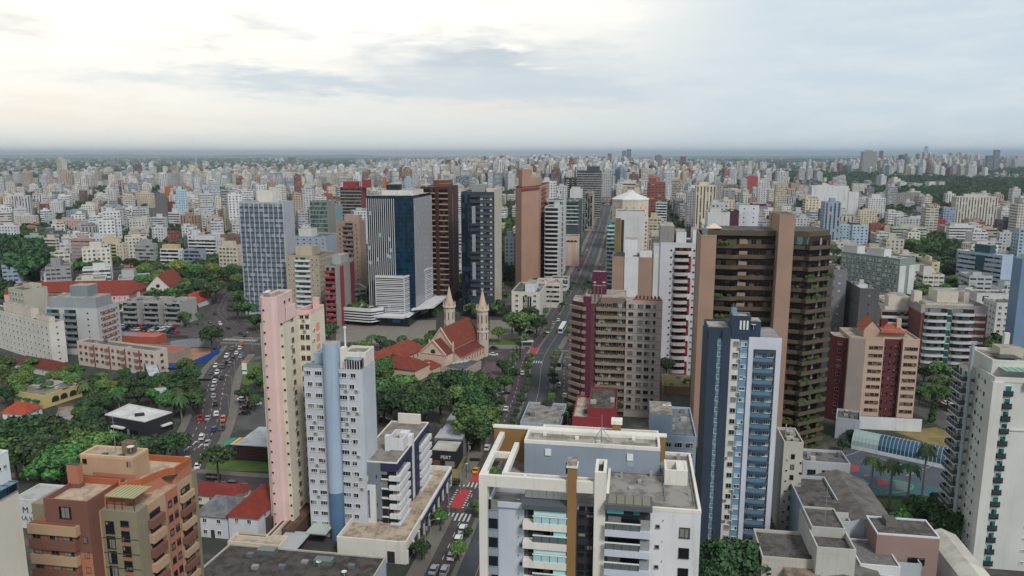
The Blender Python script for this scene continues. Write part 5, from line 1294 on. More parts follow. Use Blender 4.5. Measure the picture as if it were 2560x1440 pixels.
def house(label, px, z, zr, wm, tm, w, d, a=A0, hip=3, along='x', nm='house', cat='house', wins=2, h0=0.):
    c = G(px[0], px[1]); P = LOC(c, a); b = Bld(nm, label, cat, P(rect(0, w, 0, d)), z, wm, z0=h0, par=0, rm=tm)
    m = MB(); gable(m, P, 0, w, 0, d, z, zr, tm, wm, along, .6, hip); m.build('roof', b.root)
    if wins:
        b.win(b.faces[0], lin_s(.5, w-.5, wins), [z-2.3], 1.1, 1.2, 'w', WHITE, GLW); b.win(b.faces[3 if px[0] > 1594 else 1], lin_s(.5, d-.5, wins), [z-2.3], 1.1, 1.2, 'w', WHITE, GLW)
        if z > 5: b.win(b.faces[0], lin_s(.5, w-.5, wins), [.9], 1.1, 1.2, 'w', WHITE, GLW)
    b.strip('door', b.faces[0], w*.45, w*.45+1, .05, 2.1, .06, plain('#3a2c24'))
    return b.done()
OT = tilem('#b24a2c'); RT = tilem('#8a3526'); DT = tilem('#6f2f26')
house('small white house with an orange tiled hip roof at the left border', (8, 1050), 3.2, 5.6, WHT, OT, 9, 8)
house('low house with a brown tiled roof below the cream hotel', (38, 925), 3.5, 6.0, W2, DT, 26, 8, -25)
house('white two storey house with a grey hipped roof beside the orange brick block', (493, 1341), 6.2, 9.0, wall('#c7ccd2'), roofm('#6f7276', '#55585c'), 8.5, 10, A0, 3.5)
house('white two storey house with a red tiled hip roof beside the pink tower', (575, 1352), 7.2, 10.2, wall('#ccd0d8'), RT, 7.6, 14, A0, 3.2, 'y')
house('low house with a red tiled roof by the cross street', (468, 1258), 3.2, 5.0, W2, tilem('#84302a'), 15, 7, A0, 3)
house('white house with orange tiled roof at the top of the curved street', (445, 770), 4.2, 8.5, WHT, tilem('#b04a30'), 12, 18, A0, 4, 'y')
b = Bld('restaurant', 'black restaurant block with a flat white roof among the trees', 'restaurant', [G(*p_, 6.0) for p_ in ((262, 1038), (362, 1056), (430, 1032), (323, 1011))], 6.0, wall('#24262b', dirt=.1), rm=roofm('#c9c9c7', '#adadab', .2), par=.3, parm=wall('#c9c9c7'))
q = b.poly; b.block('roof_plant', [q[1]*.5+q[2]*.1+q[0]*.25+q[3]*.15, q[1]*.35+q[2]*.35+q[0]*.2+q[3]*.1, q[1]*.3+q[2]*.35+q[0]*.2+q[3]*.15, q[1]*.42+q[2]*.13+q[0]*.27+q[3]*.18], 6.0, 6.9, plain('#25272a'))
b.strip('canopy', b.faces[0], b.faces[0].L*.2, b.faces[0].L*.5, 2.6, 3.1, 1.2, WHITE); b.strip('canopy', b.faces[1], b.faces[1].L*.55, b.faces[1].L*.9, 2.6, 3.1, 1.2, WHITE); b.strip('window_band', b.faces[0], 1, b.faces[0].L*.8, .4, 2.5, .06, GL); b.done()
b = Bld('shop', 'low shop with a grey metal roof behind the black and white restaurant', 'shop', bx(358, 396, 432, 1012, 5.0, 30), 5.0, wall('#4a4c50'), rm=roofm('#b0b5ba', '#92979c', .2), par=.2); b.strip('window_band', b.faces[0], 1, b.faces[0].L-1, .4, 2.5, .06, GL); b.done()
# black restaurant across the street with painted awning
P = LOC(G(592, 1150)); b = Bld('restaurant', 'black slatted restaurant with a light metal roof beside the striped awning', 'restaurant', P(rect(0, 17, 0, 15)), 5.4, wall('#26252a', dirt=.1), rm=roofm('#aeb2b6', '#91959a', .2), par=0)
m = MB(); 
for k in range(9): m.fbox(b.faces[0], .1, 16.8, .8+k*.5, 1.0+k*.5, 0, .25, plain('#4a2c2e'))
m.build('slats', b.root); b.strip('eave', b.faces[0], -.4, 17.2, 5.2, 5.5, .8, plain('#a9adb1')); b.done()
aw = empty('awning', (*G(565, 1128), 0), 'striped tent awning in green, blue, yellow and red beside the curved street', 'awning')
P = LOC(G(551, 1135)); cs = ('#2e6f4a', '#2f8a5a', '#2b5f9a', '#c9b23a', '#c4483a', '#d0635a'); m = MB()
for k, c in enumerate(cs):
    x = k*1.15; m.prism(P([(x, 0), (x+1.15, 0), (x+1.15, 6), (x, 6)]), 3.0+.12*k, 3.12+.12*k, plain(c))
m.build('canopy', aw); m = MB()
for x, y in ((.2, .2), (6.5, .2), (.2, 5.7), (6.5, 5.7)): m.tube((*P([(x, y)])[0], 0), (*P([(x, y)])[0], 3.05), .06, .06, 6, DARKF)
m.build('frame', aw)
def text(parent, s, p, a, size, mat, name='lettering', up=True, ext=.03, align='CENTER'):
    cu = bpy.data.curves.new(name, 'FONT'); cu.body = s; cu.size = size; cu.extrude = ext; cu.align_x = align
    o = bpy.data.objects.new(name, cu); col.objects.link(o); cu.materials.append(mat)
    o.rotation_euler = (math.pi/2 if up else 0, 0, a)
    if parent: o.parent = parent; o.location = Vector(p)-parent.location
    else: o.location = p
    return o
# sign block by the lawn
P = LOC(G(516, 1199)); s = empty('sign_wall', (*G(535, 1198), 0), 'dark purple sign wall with white letters beside the trimmed lawn', 'sign')
m = MB(); m.prism(P(rect(0, 4.4, 0, .5)), 0, 1.9, plain('#2c1c26')); m.build('sign_panel', s); text(s, 'KHARINA', (*P([(2.2, -.06)])[0], .7), rad(A0), .95, WHITE)
# black shop with sawtooth roofs, PERT
P = LOC(G(1076, 1168)); b = Bld('restaurant', 'black fronted shop with white metal roofs in steps beside the avenue trees', 'shop', P(rect(0, 8.2, 0, 9)), 5.2, wall('#1e1d22', dirt=.1), rm=roofm('#b5b2ac', '#98958f', .2), par=.3)
b.block('roof_step', P(rect(-1, 8.0, 9, 17)), 0, 6.0, wall('#77777a'), roofm('#a9abae', '#8d9094', .2)); b.block('roof_step', P(rect(-1, 8.0, 17, 24)), 0, 5.2, wall('#77777a'), roofm('#b5b8bb', '#999da0', .2)); b.block('roof_step', P(rect(-1, 7.6, 24, 33)), 0, 6.2, wall('#8d8d8d'), roofm('#a0a2a5', '#85888c', .2))
text(b.root, 'PERT', (*P([(4.9, -.08)])[0], 3.0), rad(A0), 1.5, plain('#d0cfcb')); b.strip('door', b.faces[0], 1, 3, .1, 2.4, .05, plain('#5c4a3c')); b.strip('window_band', b.faces[0], 3.6, 7.6, .5, 2.3, .05, GL); b.done()
# big flat felt roof at the bottom edge
q = [G(575, 1362, 7.5), G(965, 1396, 7.5)]; d = (q[1]-q[0]).normalized(); e = Vector((d.y, -d.x)); p0 = G(508, 1432, 7.5)
b = Bld('warehouse', 'low warehouse with a stained dark felt roof at the bottom border', 'warehouse', [q[0]+e*24-d*1.5, q[1]+e*24, q[1], q[0]], 7.5, wall('#aeb8c4'), rm=roofm('#4f4946', '#2f2b29', .5), par=.35, parm=wall('#b3aca4'))
for k in range(9):
    c = q[0]+d*R.uniform(3, 32)+e*R.uniform(2, 12)
    if k % 3 == 0: dish(b, c, 7.5, .6)
    else: m = MB(); m.prism([c, c-e*.0+d*.0+e*-1.0, c+d*-1.4-e*1.0, c-d*1.4], 7.5, 7.5+R.uniform(.2, .9), plain(R.choice(['#8a8a86', '#5f6a6c', '#a09c94']))); m.build('roof_vent', b.root)
for s0, o in ((8, 3), (22, 5)): c = q[0]+d*s0+e*o; b.block('skylight', [c, c-e*2, c-e*2+d*4, c+d*4][::-1], 7.5, 8.6, wall('#5c6866'), plain('#6b7674', .3))
b.done()
P = LOC(G(572, 1393)); b = Bld('garden_wall', 'cream walled yard between the felt roofed warehouse and the pink tower', 'wall', P(rect(0, 13, 0, 4.5)), 3.2, CREAM, rm=roofm('#b5a898', '#8f8375'), par=.9); b.done()
P = LOC(G(480, 1330)); b = Bld('awning_roof', 'ochre awning strip over the yard of the grey roofed house', 'awning', P([(0, 0), (2.5, 1), (8, 14), (5.5, 14)]), 4.2, plain('#c9a030'), z0=4.0, par=0); b.done()
# shed with graffiti at the left
P = LOC(G(40, 1318)); b = Bld('shed', 'white shed with scrawled graffiti between the cream tower and the brick block', 'shed', P(rect(0, 10, 0, 9)), 7.5, wall('#c3c8c6'), rm=roofm('#a9aba9', '#8b8d8b', .2), par=.4)
text(b.root, 'A M A', (*P([(3.4, -.07)])[0], 4.2), rad(A0), 2.4, plain('#35363a'), 'graffiti'); text(b.root, 'KA V', (*P([(3.4, -.07)])[0], 2.2), rad(A0), 1.6, plain('#4a4b4f'), 'graffiti'); b.done()
# convent with red roofs and its chapel
house_c = [(100, 745, 26, 40, 9), (205, 742, 60, 16, 10)]
P = LOC(G(230, 772), 8); pk = wall('#cfa9a4', dirt=.15); b = Bld('convent', 'pink convent with long red tiled roofs and a white gabled chapel', 'convent', P(rect(-56, 24, 14, 30)), 9, pk, par=0)
m = MB(); gable(m, P, -56, 24, 14, 30, 9, 14, RT, pk, 'x', .8, 8); m.build('tiled_roof', b.root)
b.block('front_wing', P(rect(2, 22, 0, 14)), 0, 9, pk); m = MB(); gable(m, P, 2, 22, 0, 16, 9, 13.2, RT, pk, 'x', .8, 8); m.build('tiled_roof', b.root)
b.block('chapel', P(rect(30, 44, 8, 40)), 0, 11, wall('#cfc6c4')); m = MB(); gable(m, P, 30, 44, 8, 40, 11, 18.5, RT, wall('#cfc6c4'), 'y', .4); m.build('tiled_roof', b.root)
f = Face(P([(30, 8)])[0], P([(44, 8)])[0]); m = MB(); c = f.at(7, .1); m.face([Vector((*f.at(7+1.2*math.cos(t*.5236), .1), 12+1.2*math.sin(t*.5236))) for t in range(12)], DARKF); m.build('rose_window', b.root)
b.win(Face(P([(2, 0)])[0], P([(22, 0)])[0]), lin_s(1, 19, 6), [5.5, 1.5], 1.1, 1.7, 'w'); b.done()
# vacant lot fences, open-air car park roof
def fence(label, px, h, mat, name='fence', cat='fence', wav=False):
    P = [G(u, v) for u, v in px]; b = empty(name, (*P[0], 0), label, cat); m = MB(); pm = MB()
    for a, c in zip(P, P[1:]):
        f = Face(a, c); m.fbox(f, 0, f.L, .05, h, -.05, .05, mat)
        for k in range(int(f.L/2.2)+1): pm.fbox(f, k*2.2, k*2.2+.12, 0, h+.1, -.12, -.05, plain('#8d9093'))
    m.build('panel', b); pm.build('post', b); tag(pm and b.children[-1] if b.children else None, kind='stuff') if False else None
    return b
fence('bright blue hoarding round the bare earth lot', [(415, 925), (480, 918), (517, 902), (549, 884), (546, 875)], 2.8, plain('#1f4fa0'))
fence('corrugated grey metal hoarding behind the bare earth lot', [(428, 874), (470, 868), (510, 867), (547, 873)], 4.2, plain('#8f99a3', .4, .3))
fence('dark wall between the car park and the street below it', [(300, 842), (400, 845), (470, 846)], 1.6, plain('#3f4243'), 'garden_wall', 'wall')
P = LOC(G(255, 858)); b = Bld('shop', 'small orange and blue workshop beside the car park street', 'shop', P(rect(0, 30, 0, 9)), 4.0, wall('#a8543c'), rm=roofm('#b5553a', '#6d7f92', .15), par=.3); b.done()
P = LOC(G(312, 900)); b = Bld('shop', 'row of low workshops with red and grey roofs behind the pink long block', 'shop', P(rect(0, 26, 0, 12)), 4.4, wall('#9a8d84'), rm=roofm('#a04a3c', '#7a6f6a', .12), par=.3); b.done()

# ------------------------------------------------------------------ blocks in the middle distance, by the two avenues
b = mid('tall grey tower with white vertical ribs and slate spandrel panels', 597, 708, 734, 508, 790, wall('#aeb3b9'), 'gn', name='apartment_tower', cat='apartment tower', acc=wall('#b2b8bf'), bal=wall('#465059'), gl=glassm('#6c7986', '#a7adb3', .3, .3), cw=2.9, h=2.9, tops=((.28, .62, .2, .75, 7.2, WARM),))
mid('beige apartment tower with glazed corner balconies beside the ribbed grey tower', 714, 798, 834, 642, 800, wall('#a89a87'), 'Bp', name='apartment_tower', cat='apartment tower', gl=glassm('#3a4545', '#8fa09c', .4), tops=((.3, .8, .2, .7, 5, wall('#b5a892')),), r=22)
b = mid('grey apartment tower with red balconies and a red vertical stripe', 811, 838, 884, 668, 822, wall('#989694'), 'bn', name='apartment_tower', cat='apartment tower', bal=wall('#9c3740'), tops=((.1, .9, .35, .8, 5, wall('#a3a4a6')),), h=3.0)
f = b.faces[1]; b.strip('red_stripe', f, f.L*.22, f.L*.42, 0, b.z1-.5, .15, wall('#93333a')); b.strip('red_stripe', f, f.L*.78, f.L, 0, b.z1-.5, .15, wall('#7a2c3a')); b.done()
mid('taupe tower with a central balcony column and a salmon side', 840, 899, 914, 556, 750, wall('#9c8578'), 'Bn', name='apartment_tower', cat='apartment tower', fm=plain('#b5a89c'), bal=wall('#85756b'), tops=((.1, .7, .2, .7, 4.5, wall('#a89488')),))
mid('long blue grey block with a dark brown end wall behind the beige tower', 735, 816, 850, 594, 700, wall('#94a0ae'), 'pn', tops=((.5, .9, .1, .5, 6, W1),), cw=5)
mid('bare concrete tower with glazed floors left of the teal slab', 774, 817, 822, 505, 630, wall('#85857d'), 'dn', name='apartment_tower', cat='apartment tower', bal=wall('#9a9a92'), gl=glassm('#3d5753', '#6f8580', .4), h=4.2, r=20)
mid('thin teal slab with a blank front between the concrete tower and the red block', 823, 838, 842, 514, 610, wall('#7d98a0'), 'nn', name='apartment_tower', cat='apartment tower', r=20)
b = mid('red and grey banded office block with a red roof pavilion', 850, 902, 916, 470, 600, wall('#7d2b33'), 'dn', name='office_block', cat='office building', bal=wall('#a59d96'), gl=glassm('#2f2a2a', '#5b5048', .3), h=3.6, tops=((.3, .9, .2, .8, 7, wall('#8f2f36')), (-.25, .0, .3, 1.0, 9, wall('#8f2f36'))))

# right of the avenue
def bow_tower():
    b = mid('white tower with stacked bowed balconies and red panels behind the brown tower', 1640, 1652, 1749, 610, 940, wall('#c1c2c8', dirt=.12), 'nn', name='apartment_tower', cat='apartment tower', tops=((.0, .9, -.02, .34, 7.5, wall('#8f8a88')), (.1, .8, .4, .66, 5.0, WHT), (0, .6, .82, .98, 6, WHT)), l=20)
    f = b.faces[1]; L = f.L; q = Face(f.at(L*.36), f.at(L*.8)); z = b.z1-3
    while z > 2:
        b.add('balcony', q, q.L*.42, z-1.0, kit('bc', q.L*.85, 1.25, wall('#b5afae'), DARKF, 1.8)); b.strip('window_band', q, .1, q.L-.1, z+.25, z+1.6, .07, glassm('#2c1b1e', '#6b3a3a', .35)); b.strip('red_panel', q, q.L*.84, q.L, z-2.0, z+.2, .3, wall('#8d2f33') if int(z) % 9 else WHT)
        b.win(f, [L*.28], [z], .8, .8, 'd', WHT, GL); b.win(f, [L*.87, L*.93], [z], .8, .8, 'd', WHT, GL); z -= 3.0
    b.strip('grey_edge', f, L*.955, L, 0, b.z1+1, .4, wall('#77757a')); b.done()
bow_tower()
b = mid('tan and white block with tall blank piers below the white panelled tower', 1522, 1531, 1655, 645, 850, wall('#9a8170', dirt=.1), 'nn', right=False, tops=((.2, .9, .25, .5, 9.0, WHT), (.0, .3, .55, .8, 4.0, WHT), (0, .8, .83, 1.0, 6.5, W1)), r=None, l=18)
f = b.faces[1]; b.strip('white_pier', f, f.L*.25, f.L*.53, 0, b.z1+.9, .5, WHT); b.strip('white_pier', f, f.L*.83, f.L, 0, b.z1+1.2, .6, W1); b.done()
b = mid('white panelled tower with an olive edge strip and dark window slot', 1536, 1540, 1613, 530, 745, W1, 'nn', right=False, name='apartment_tower', cat='apartment tower', l=18)
f = b.faces[1]; b.strip('olive_pier', f, 0, f.L*.18, 0, b.z1-4, .25, wall('#7d6433')); b.strip('dark_slot', f, f.L*.19, f.L*.29, 0, b.z1-5, .05, plain('#23262b'))
for k in range(9): b.strip('panel_joint', f, f.L*.3, f.L, b.z1-5-k*6, b.z1-4.9-k*6, .03, plain('#a8acb0'))
b.done()
mid('narrow teal glass tower at the right kerb of the avenue', 1513, 1519, 1537, 556, 720, wall('#4b7c78'), 'db', right=False, name='apartment_tower', cat='apartment tower', bal=W1, gl=glassm('#23534f', '#5fa39a', .4), l=20)
def octagon():
    Y = 580; c = At(1576, 500, Y).xy; r = 48/1883*Y; z = zpx(Y, 499)
    p = [c+Vector((math.cos(t), math.sin(t)))*r for t in [rad(22.5+45*k-9) for k in range(8)]]
    b = Bld('apartment_tower', 'cream octagonal tower with a white pyramid roof', 'apartment tower', p, z, wall('#cabdaa'), par=.8)
    m = MB(); m.lathe((c.x, c.y), [(r*1.02, z), (r*1.02, z+.8), (r*.25, z+5.5), (r*.18, z+7)], 8, wall('#c9c9c9'), rad(13.5)); m.build('roof', b.root); b.block('water_tank_room', [c+Vector(k) for k in ((3, 0), (7, 0), (7, 4), (3, 4))], z+3, z+9, wall('#b5a590'))
    for f in b.faces:
        if f.n.y < .3: style(b, f, z-14, z-1, 's', dict(h=6)); style(b, f, 0, z-15, 'P', dict(fm=plain('#d9cfc0')))
    b.done()
octagon()
mid('grey green block with white balconies beside the octagonal tower', 1619, 1630, 1660, 600, 720, wall('#64706f'), 'nP', l=16)
mid('white block of narrow balconies behind the grey green block', 1636, 1640, 1668, 508, 600, W1, 'nb', l=14)
# tops of buildings behind the brown tower
mid('white rooftop house with a balustrade behind the brown tower', 1762, 1770, 1825, 533, 760, W1, 'nn', tops=((0, .8, .1, .6, 3, W1),), l=18)
mid('tall white blank block with a maroon wing behind the brown tower', 1838, 1848, 1898, 515, 740, wall('#c6c8ce'), 'ns', name='apartment_tower', cat='apartment tower', l=18, tops=((0, .9, .72, 1.35, 1.5, wall('#4d2233')),))
mid('maroon block between the white rooftop house and the blank white block', 1820, 1824, 1848, 530, 745, wall('#4d2233'), 'nn', l=16)
# low roofs between the near white block and the purple tower
b = mid('pale blue block with a grey roof terrace and a two storey stair tower', 1640, 1652, 1741, 1093, 1200, wall('#9fb2c4', dirt=.2), 'nP', r=None, l=26, h=3.2, rm=roofm('#7c7f80', '#5a5d5e'), tops=((.05, .5, -.32, .32, 6.5, wall('#92a6b8')),))
m = b.faces[1]; dish(b, m.at(1, -6), b.z1+6.6, .6); dish(b, m.at(2.6, -6), b.z1+6.6, .6); b.done()
mid('deep red flat roofed block behind the near white block', 1534, 1541, 1588, 1027, 1130, wall('#8a3038'), 'ns', l=9, rm=FELT); mid('red block with a white roof next to the deep red one', 1495, 1502, 1540, 1050, 1130, wall('#8f343a'), 'ns', l=9, rm=roofm('#b5aca0', '#857b70'))
mid('white walled low yard building beside the red roofs', 1393, 1402, 1500, 1066, 1084, wall('#a3b0be', dirt=.5), 'nn', l=14, rm=roofm('#8d8a86', '#6a6764'), name='shed', cat='shed')
mid('tan garden terrace with a fenced court between the towers', 1650, 1658, 1738, 968, 985, wall('#a88a66'), 'nn', l=16, name='garden_terrace', cat='terrace', rm=roofm('#7a6a45', '#5a6a3a'))

# ------------------------------------------------------------------ lower right corner
b = mid('slim cream block with black barred windows between the striped tower and the court', 1944, 1960, 2009, 1110, 1335, wall('#b9b4a8', dirt=.3), 'nn', rm=FELT, l=10)
f = b.faces[1]; zz_ = [zpx(175, 1147)-2.72*i for i in range(8)]; b.win(f, [f.L*.5], zz_, .9, 1.2, 'w', DARKF); b.win(f, [f.L*.2], [z-.8 for z in zz_], .5, .5, 'd', WHT); b.win(f, [f.L*.93], [z-1.4 for z in zz_], .6, .7, 'd', WHT)
m = MB()
for k in range(3): q = f.at(1.5+k, -6); m.tube((*q, b.z1), (*q, b.z1+3-k*.6), .14, .14, 6, plain('#a5a29c'))
m.build('roof_pipes', b.root); b.done()
b = mid('grey white school block with a fibre cement roof beside the court', 2003, 2008, 2126, 1158, 1262, wall('#b5b8bb', dirt=.25), 'nP', l=9, h=3.6, rm=roofm('#6f6d6c', '#4e4c4b'), gl=GL, fm=plain('#6b6d70'))
LR = roofm('#5d5956', '#3c3937', .5)
def lowblk(label, x, z, w, d, wm, rm, par=.7, kind=None, nm='house', cat='house', zr=None, along='y'):
    P = LOC(x); b = Bld(nm, label, cat, P(rect(0, w, 0, d)), z, wm, rm=rm, par=0 if zr else par)
    if zr: m = MB(); gable(m, P, 0, w, 0, d, z, zr, rm, wm, along, .3); m.build('roof', b.root)
    return b
O = LOC(G(1880, 1345, 13)); 
q = lambda u, v, z: G(u, v, z)
b = lowblk('white stained house with a dark flat roof at the bottom border', G(1905, 1398, 10.5), 10.5, 11.5, 12, wall('#b9b4ab', dirt=.5), LR); b.block('roof_room', LOC(G(1905, 1398, 10.5))(rect(4.5, 11.2, -5, 0)), 0, 9.2, wall('#b3aea5', dirt=.5), roofm('#8a7a6c', '#5c5049')); f = Face(LOC(G(1905, 1398, 10.5))([(4.5, -5)])[0], LOC(G(1905, 1398, 10.5))([(11.2, -5)])[0]); b.win(f, [4.8], [6.2], 1.1, 1.3, 'w', DARKF); b.win(f, [2.2], [8.0], 2.0, .35, 'd', WHT); b.done()
b = lowblk('white block with two sunken roof terraces behind the stained house', G(2042, 1382, 14), 14, 7.5, 17, wall('#b9b8b2', dirt=.5), LR, 1.3); c = LOC(G(2042, 1382, 14)); b.block('upper_roof', c(rect(.4, 7.2, 7, 16.6)), 14, 15.8, wall('#b0afa8', dirt=.5), LR, .4); antenna(b, c([(3.5, 9)])[0], 15.8, 9); b.win(b.faces[3], [13], [9.5], 1.0, 1.6, 'w', DARKF); b.done()
b = lowblk('long white hall with a grey gabled roof and red ridge beside the palms', G(2090, 1308, 11), 11, 13, 26, wall('#b5bcc6', dirt=.2), roofm('#6d6764', '#544f4d', .3), zr=13.2, nm='hall', cat='hall'); b.done()
b = lowblk('weathered white wing with stepped felt roofs in front of the school block', G(2020, 1305, 13), 13, 9, 24, wall('#a9b0b6', dirt=.6), LR, .8); b.block('roof_room', LOC(G(2020, 1305, 13))(rect(3, 9, 2, 8)), 13, 15, wall('#bcbab4', dirt=.5), LR); b.done()
b = lowblk('grey gable roofed shed at the bottom border', G(1995, 1420, 8) - YD*10, 8, 16, 13, wall('#8a8d90'), roofm('#6a6763', '#53504d', .3), zr=9.8, nm='shed', cat='shed'); b.done()
b = lowblk('low annex with a corrugated grey roof beside the pink block', G(2150, 1412, 9), 9, 8, 11, WHT, roofm('#5f5d5c', '#7a7876', 1.5), .25, nm='shed', cat='shed'); b.win(b.faces[0], [2, 5.5], [5.5], 2.4, 1.6, 'w3', WHITE); b.done()
z = zpx(150, 1336); p = bx(2165, 2193, 2350, 1336, z); b = Bld('office_block', 'plain dusty pink block with a white roof edge', 'office building', p, z, wall('#937a74', dirt=.2), rm=LR, par=.35, parm=WHT); f = b.faces[1]; b.win(f, [f.L*.66], [z-6.3], 3.4, 1.6, 'w', DARKF); b.win(f, [f.L*.62], [z-11], 3.4, 1.6, 'w', DARKF)
b.block('roof_hatch', [f.at(3, -4), f.at(5.4, -4), f.at(5.4, -7), f.at(3, -7)], z, z+1.3, wall('#6d6862'), plain('#55504c')); b.done()
b = lowblk('long hall with a white membrane roof right of the pink block', G(2398, 1436, 7) - YD*4, 7, 6, 22, WHT, roofm('#c4c1b8', '#aaa79e', .2), zr=8.2, nm='hall', cat='hall'); b.done()
b = lowblk('roofless whitewashed yard between the annex and the pink block', G(2215, 1420, 7), 7, 7, 10, wall('#a9aeb3', dirt=.6), roofm('#7c8084', '#5d6064'), 1.5, nm='garden_wall', cat='yard'); b.done()
# sports courts
def courts():
    mb = MB()
    def quad(px, z, m, t=mb): t.face([(*G(u, v), z) for u, v in px], m)
    quad([(2095, 1158), (2360, 1222), (2415, 1178), (2140, 1102)], .03, asphalt('#454b55', 'court_grey'))
    quad([(2125, 1238), (2330, 1240), (2368, 1222), (2125, 1160)], .02, plain('#31545f'))
    setting('court_ground', mb); mb = MB()
    for px, m in (([(2126, 1182), (2148, 1178), (2146, 1165), (2127, 1160)], '#9c3b45'), ([(2195, 1215), (2222, 1212), (2215, 1198), (2190, 1196)], '#9c3b45'), ([(2160, 1192), (2172, 1192), (2172, 1186), (2160, 1186)], '#a8404a'), ([(2132, 1206), (2168, 1212), (2168, 1202), (2140, 1198)], '#2f6d9a'), ([(2240, 1225), (2278, 1228), (2275, 1208), (2238, 1204)], '#5b6468')): quad(px, .06, plain(m), mb)
    A = [G(u, v) for u, v in ((2225, 1200), (2270, 1208), (2282, 1220), (2255, 1230), (2215, 1232))]; ribbon(mb, smooth(A, 5), -.25, .25, .065, plain('#3f9a58'))
    A = [G(u, v) for u, v in ((2135, 1202), (2150, 1208), (2172, 1210))]; ribbon(mb, A, -.3, .3, .065, plain('#c9a63c'))
    for a, c in (((2115, 1140), (2165, 1122)), ((2265, 1190), (2330, 1165)), ((2330, 1165), (2400, 1185)), ((2180, 1140), (2310, 1180))): ribbon(mb, [G(*a), G(*c)], -.08, .08, .05, PAINT)
    setting('court_markings', mb)
    # barrel vaulted glass tube
    a, c = G(2135, 1112), G(2385, 1165); d = (c-a).normalized(); n = Vector((d.y, -d.x)); L = (c-a).length
    b = empty('glass_gallery', (*a, 0), 'long barrel vaulted gallery of blue glass beside the sports court', 'glass gallery'); m = MB(); rb = MB(); r = 4.0; gls = plain('#274e66', .12); cl = plain('#8fa3a3', .3)
    N = 26
    for i in range(N):
        for k in range(8):
            t0, t1 = math.pi*k/8, math.pi*(k+1)/8; P_ = lambda s, t: Vector((*(a+d*s+n*(r*math.cos(t))), 1.2+r*math.sin(t)))
            m.face([P_(L*i/N, t0), P_(L*(i+1)/N, t0), P_(L*(i+1)/N, t1), P_(L*i/N, t1)], cl if i < 7 else gls)
    for i in range(N+1):
        s = L*i/N
        for k in range(8):
            t0, t1 = math.pi*k/8, math.pi*(k+1)/8; rb.tube(Vector((*(a+d*s+n*((r+.05)*math.cos(t0))), 1.2+(r+.05)*math.sin(t0))), Vector((*(a+d*s+n*((r+.05)*math.cos(t1))), 1.2+(r+.05)*math.sin(t1))), .07, .07, 4, plain('#a9b5ba'))
    m.build('glazing', b); rb.build('ribs', b); w = MB(); f = Face(a-n*0+n*r, c+n*r); w.fbox(f, 0, L, 0, 1.2, -.1, .1, WHT); f = Face(c-n*r, a-n*r); w.fbox(f, 0, L, 0, 1.2, -.1, .1, WHT); w.build('plinth', b)
courts()
b = mid('white gatehouse with a dark door between the brown tower and the glass gallery', 2058, 2090, 2150, 1048, 1095, wall('#aab2ba'), 'nn', right=False, a=-25, l=10, name='gatehouse', cat='gatehouse'); b.strip('door', b.faces[1], 4, 8, .1, 3, .06, GL); b.done()
# ------------------------------------------------------------------ right side, middle distance
mid('slate grey tower with white shuttered windows behind the brown tower', 2072, 2084, 2118, 678, 985, wall('#77787c'), 'ns', name='apartment_tower', cat='apartment tower', l=16, gl=glassm('#9a9da0', '#c0c3c6', .5), h=3.0)
mid('dark grey tower with a blank face left of the pink and maroon block', 2116, 2150, 2199, 725, 1010, wall('#56575b'), 'ss', name='apartment_tower', cat='apartment tower', h=3.4, rm=roofm('#b3b6ba', '#9a9da1', .2), gl=glassm('#4a4c50', '#9a9da0', .4))
mid('ornate white roofed block behind the orange tiled rooftop room', 2190, 2204, 2288, 778, 905, wall('#a58a80'), 'sb', bal=W1, tops=((.1, .8, .2, .8, 7, W2), (0, .9, .1, .95, 2.5, W1)))
def curved_block():
    b = mid('white and brick apartment block with curved balcony wings and a glazed centre bay', 2288, 2304, 2470, 765, 930, wall('#a39b99'), 'nn', bal=W1, l=20, tops=((.05, .95, .08, .8, 1.2, W2), (.2, .7, .28, .6, 6.0, W2), (.4, .6, -.02, .1, 5, W2), (.3, .6, .72, .8, 5.5, W2)))
    f = b.faces[1]; L = f.L; z = b.z1-3.2; bk = wall('#74463f'); b.strip('brick_pier', f, 0, L*.05, 0, b.z1-3, .3, bk); b.strip('brick_pier', f, L*.8, L, 0, b.z1-3, .3, bk); b.strip('brick_wall', b.faces[0], 0, b.faces[0].L, 0, b.z1-3, .1, bk)
    while z > 3:
        for c in (.2, .62): b.add('balcony', f, L*(c+.02), z-.4, kit('bc', L*.34, 1.1, wall('#c2c2c6'), DARKF, 2.2)); b.strip('window_band', f, L*(c-.14), L*(c+.18), z+.7, z+2.4, .1, glassm('#39302f', '#7f8c8a', .4))
        b.strip('window_band', f, L*.38, L*.45, z-.3, z+2.3, 1.0, glassm('#2f5a55', '#8fb8b4', .4)); b.strip('floor_band', f, L*.375, L*.455, z-.7, z-.3, 1.1, W1); b.strip('balcony', f, L*.82, L*.97, z-.4, z+.5, .8, W1); z -= 3.05
    b.done()
curved_block()
b = mid('long grey green block with rows of white shutters and white boxes on its roof', 2104, 2250, 2289, 650, 770, wall('#7c8b85'), 'Pn', v0=631, cw=3.6, gl=glassm('#4b4f50', '#bfc1c1', .5), tops=((.3, .6, .15, .6, 5, W1), (.75, 1.0, .1, .6, 5, W1)), rm=roofm('#a3a49c', '#85867f'))
f = b.faces[1]; b.strip('white_pier', f, .3, f.L*.4, 0, b.z1-4, .3, W1); b.strip('white_pier', f, f.L*.62, f.L, 0, b.z1-4, .3, W1); b.done()
b = mid('light blue office block with dark teal window columns and a teal roof room', 2395, 2507, 2534, 641, 738, wall('#a3b6c8'), 'rn', v0=627, h=3.2, tops=((.35, .7, .3, .8, 6, wall('#2c4f58')),), rm=roofm('#b9bcc0', '#9a9da1'), name='office_block', cat='office building')
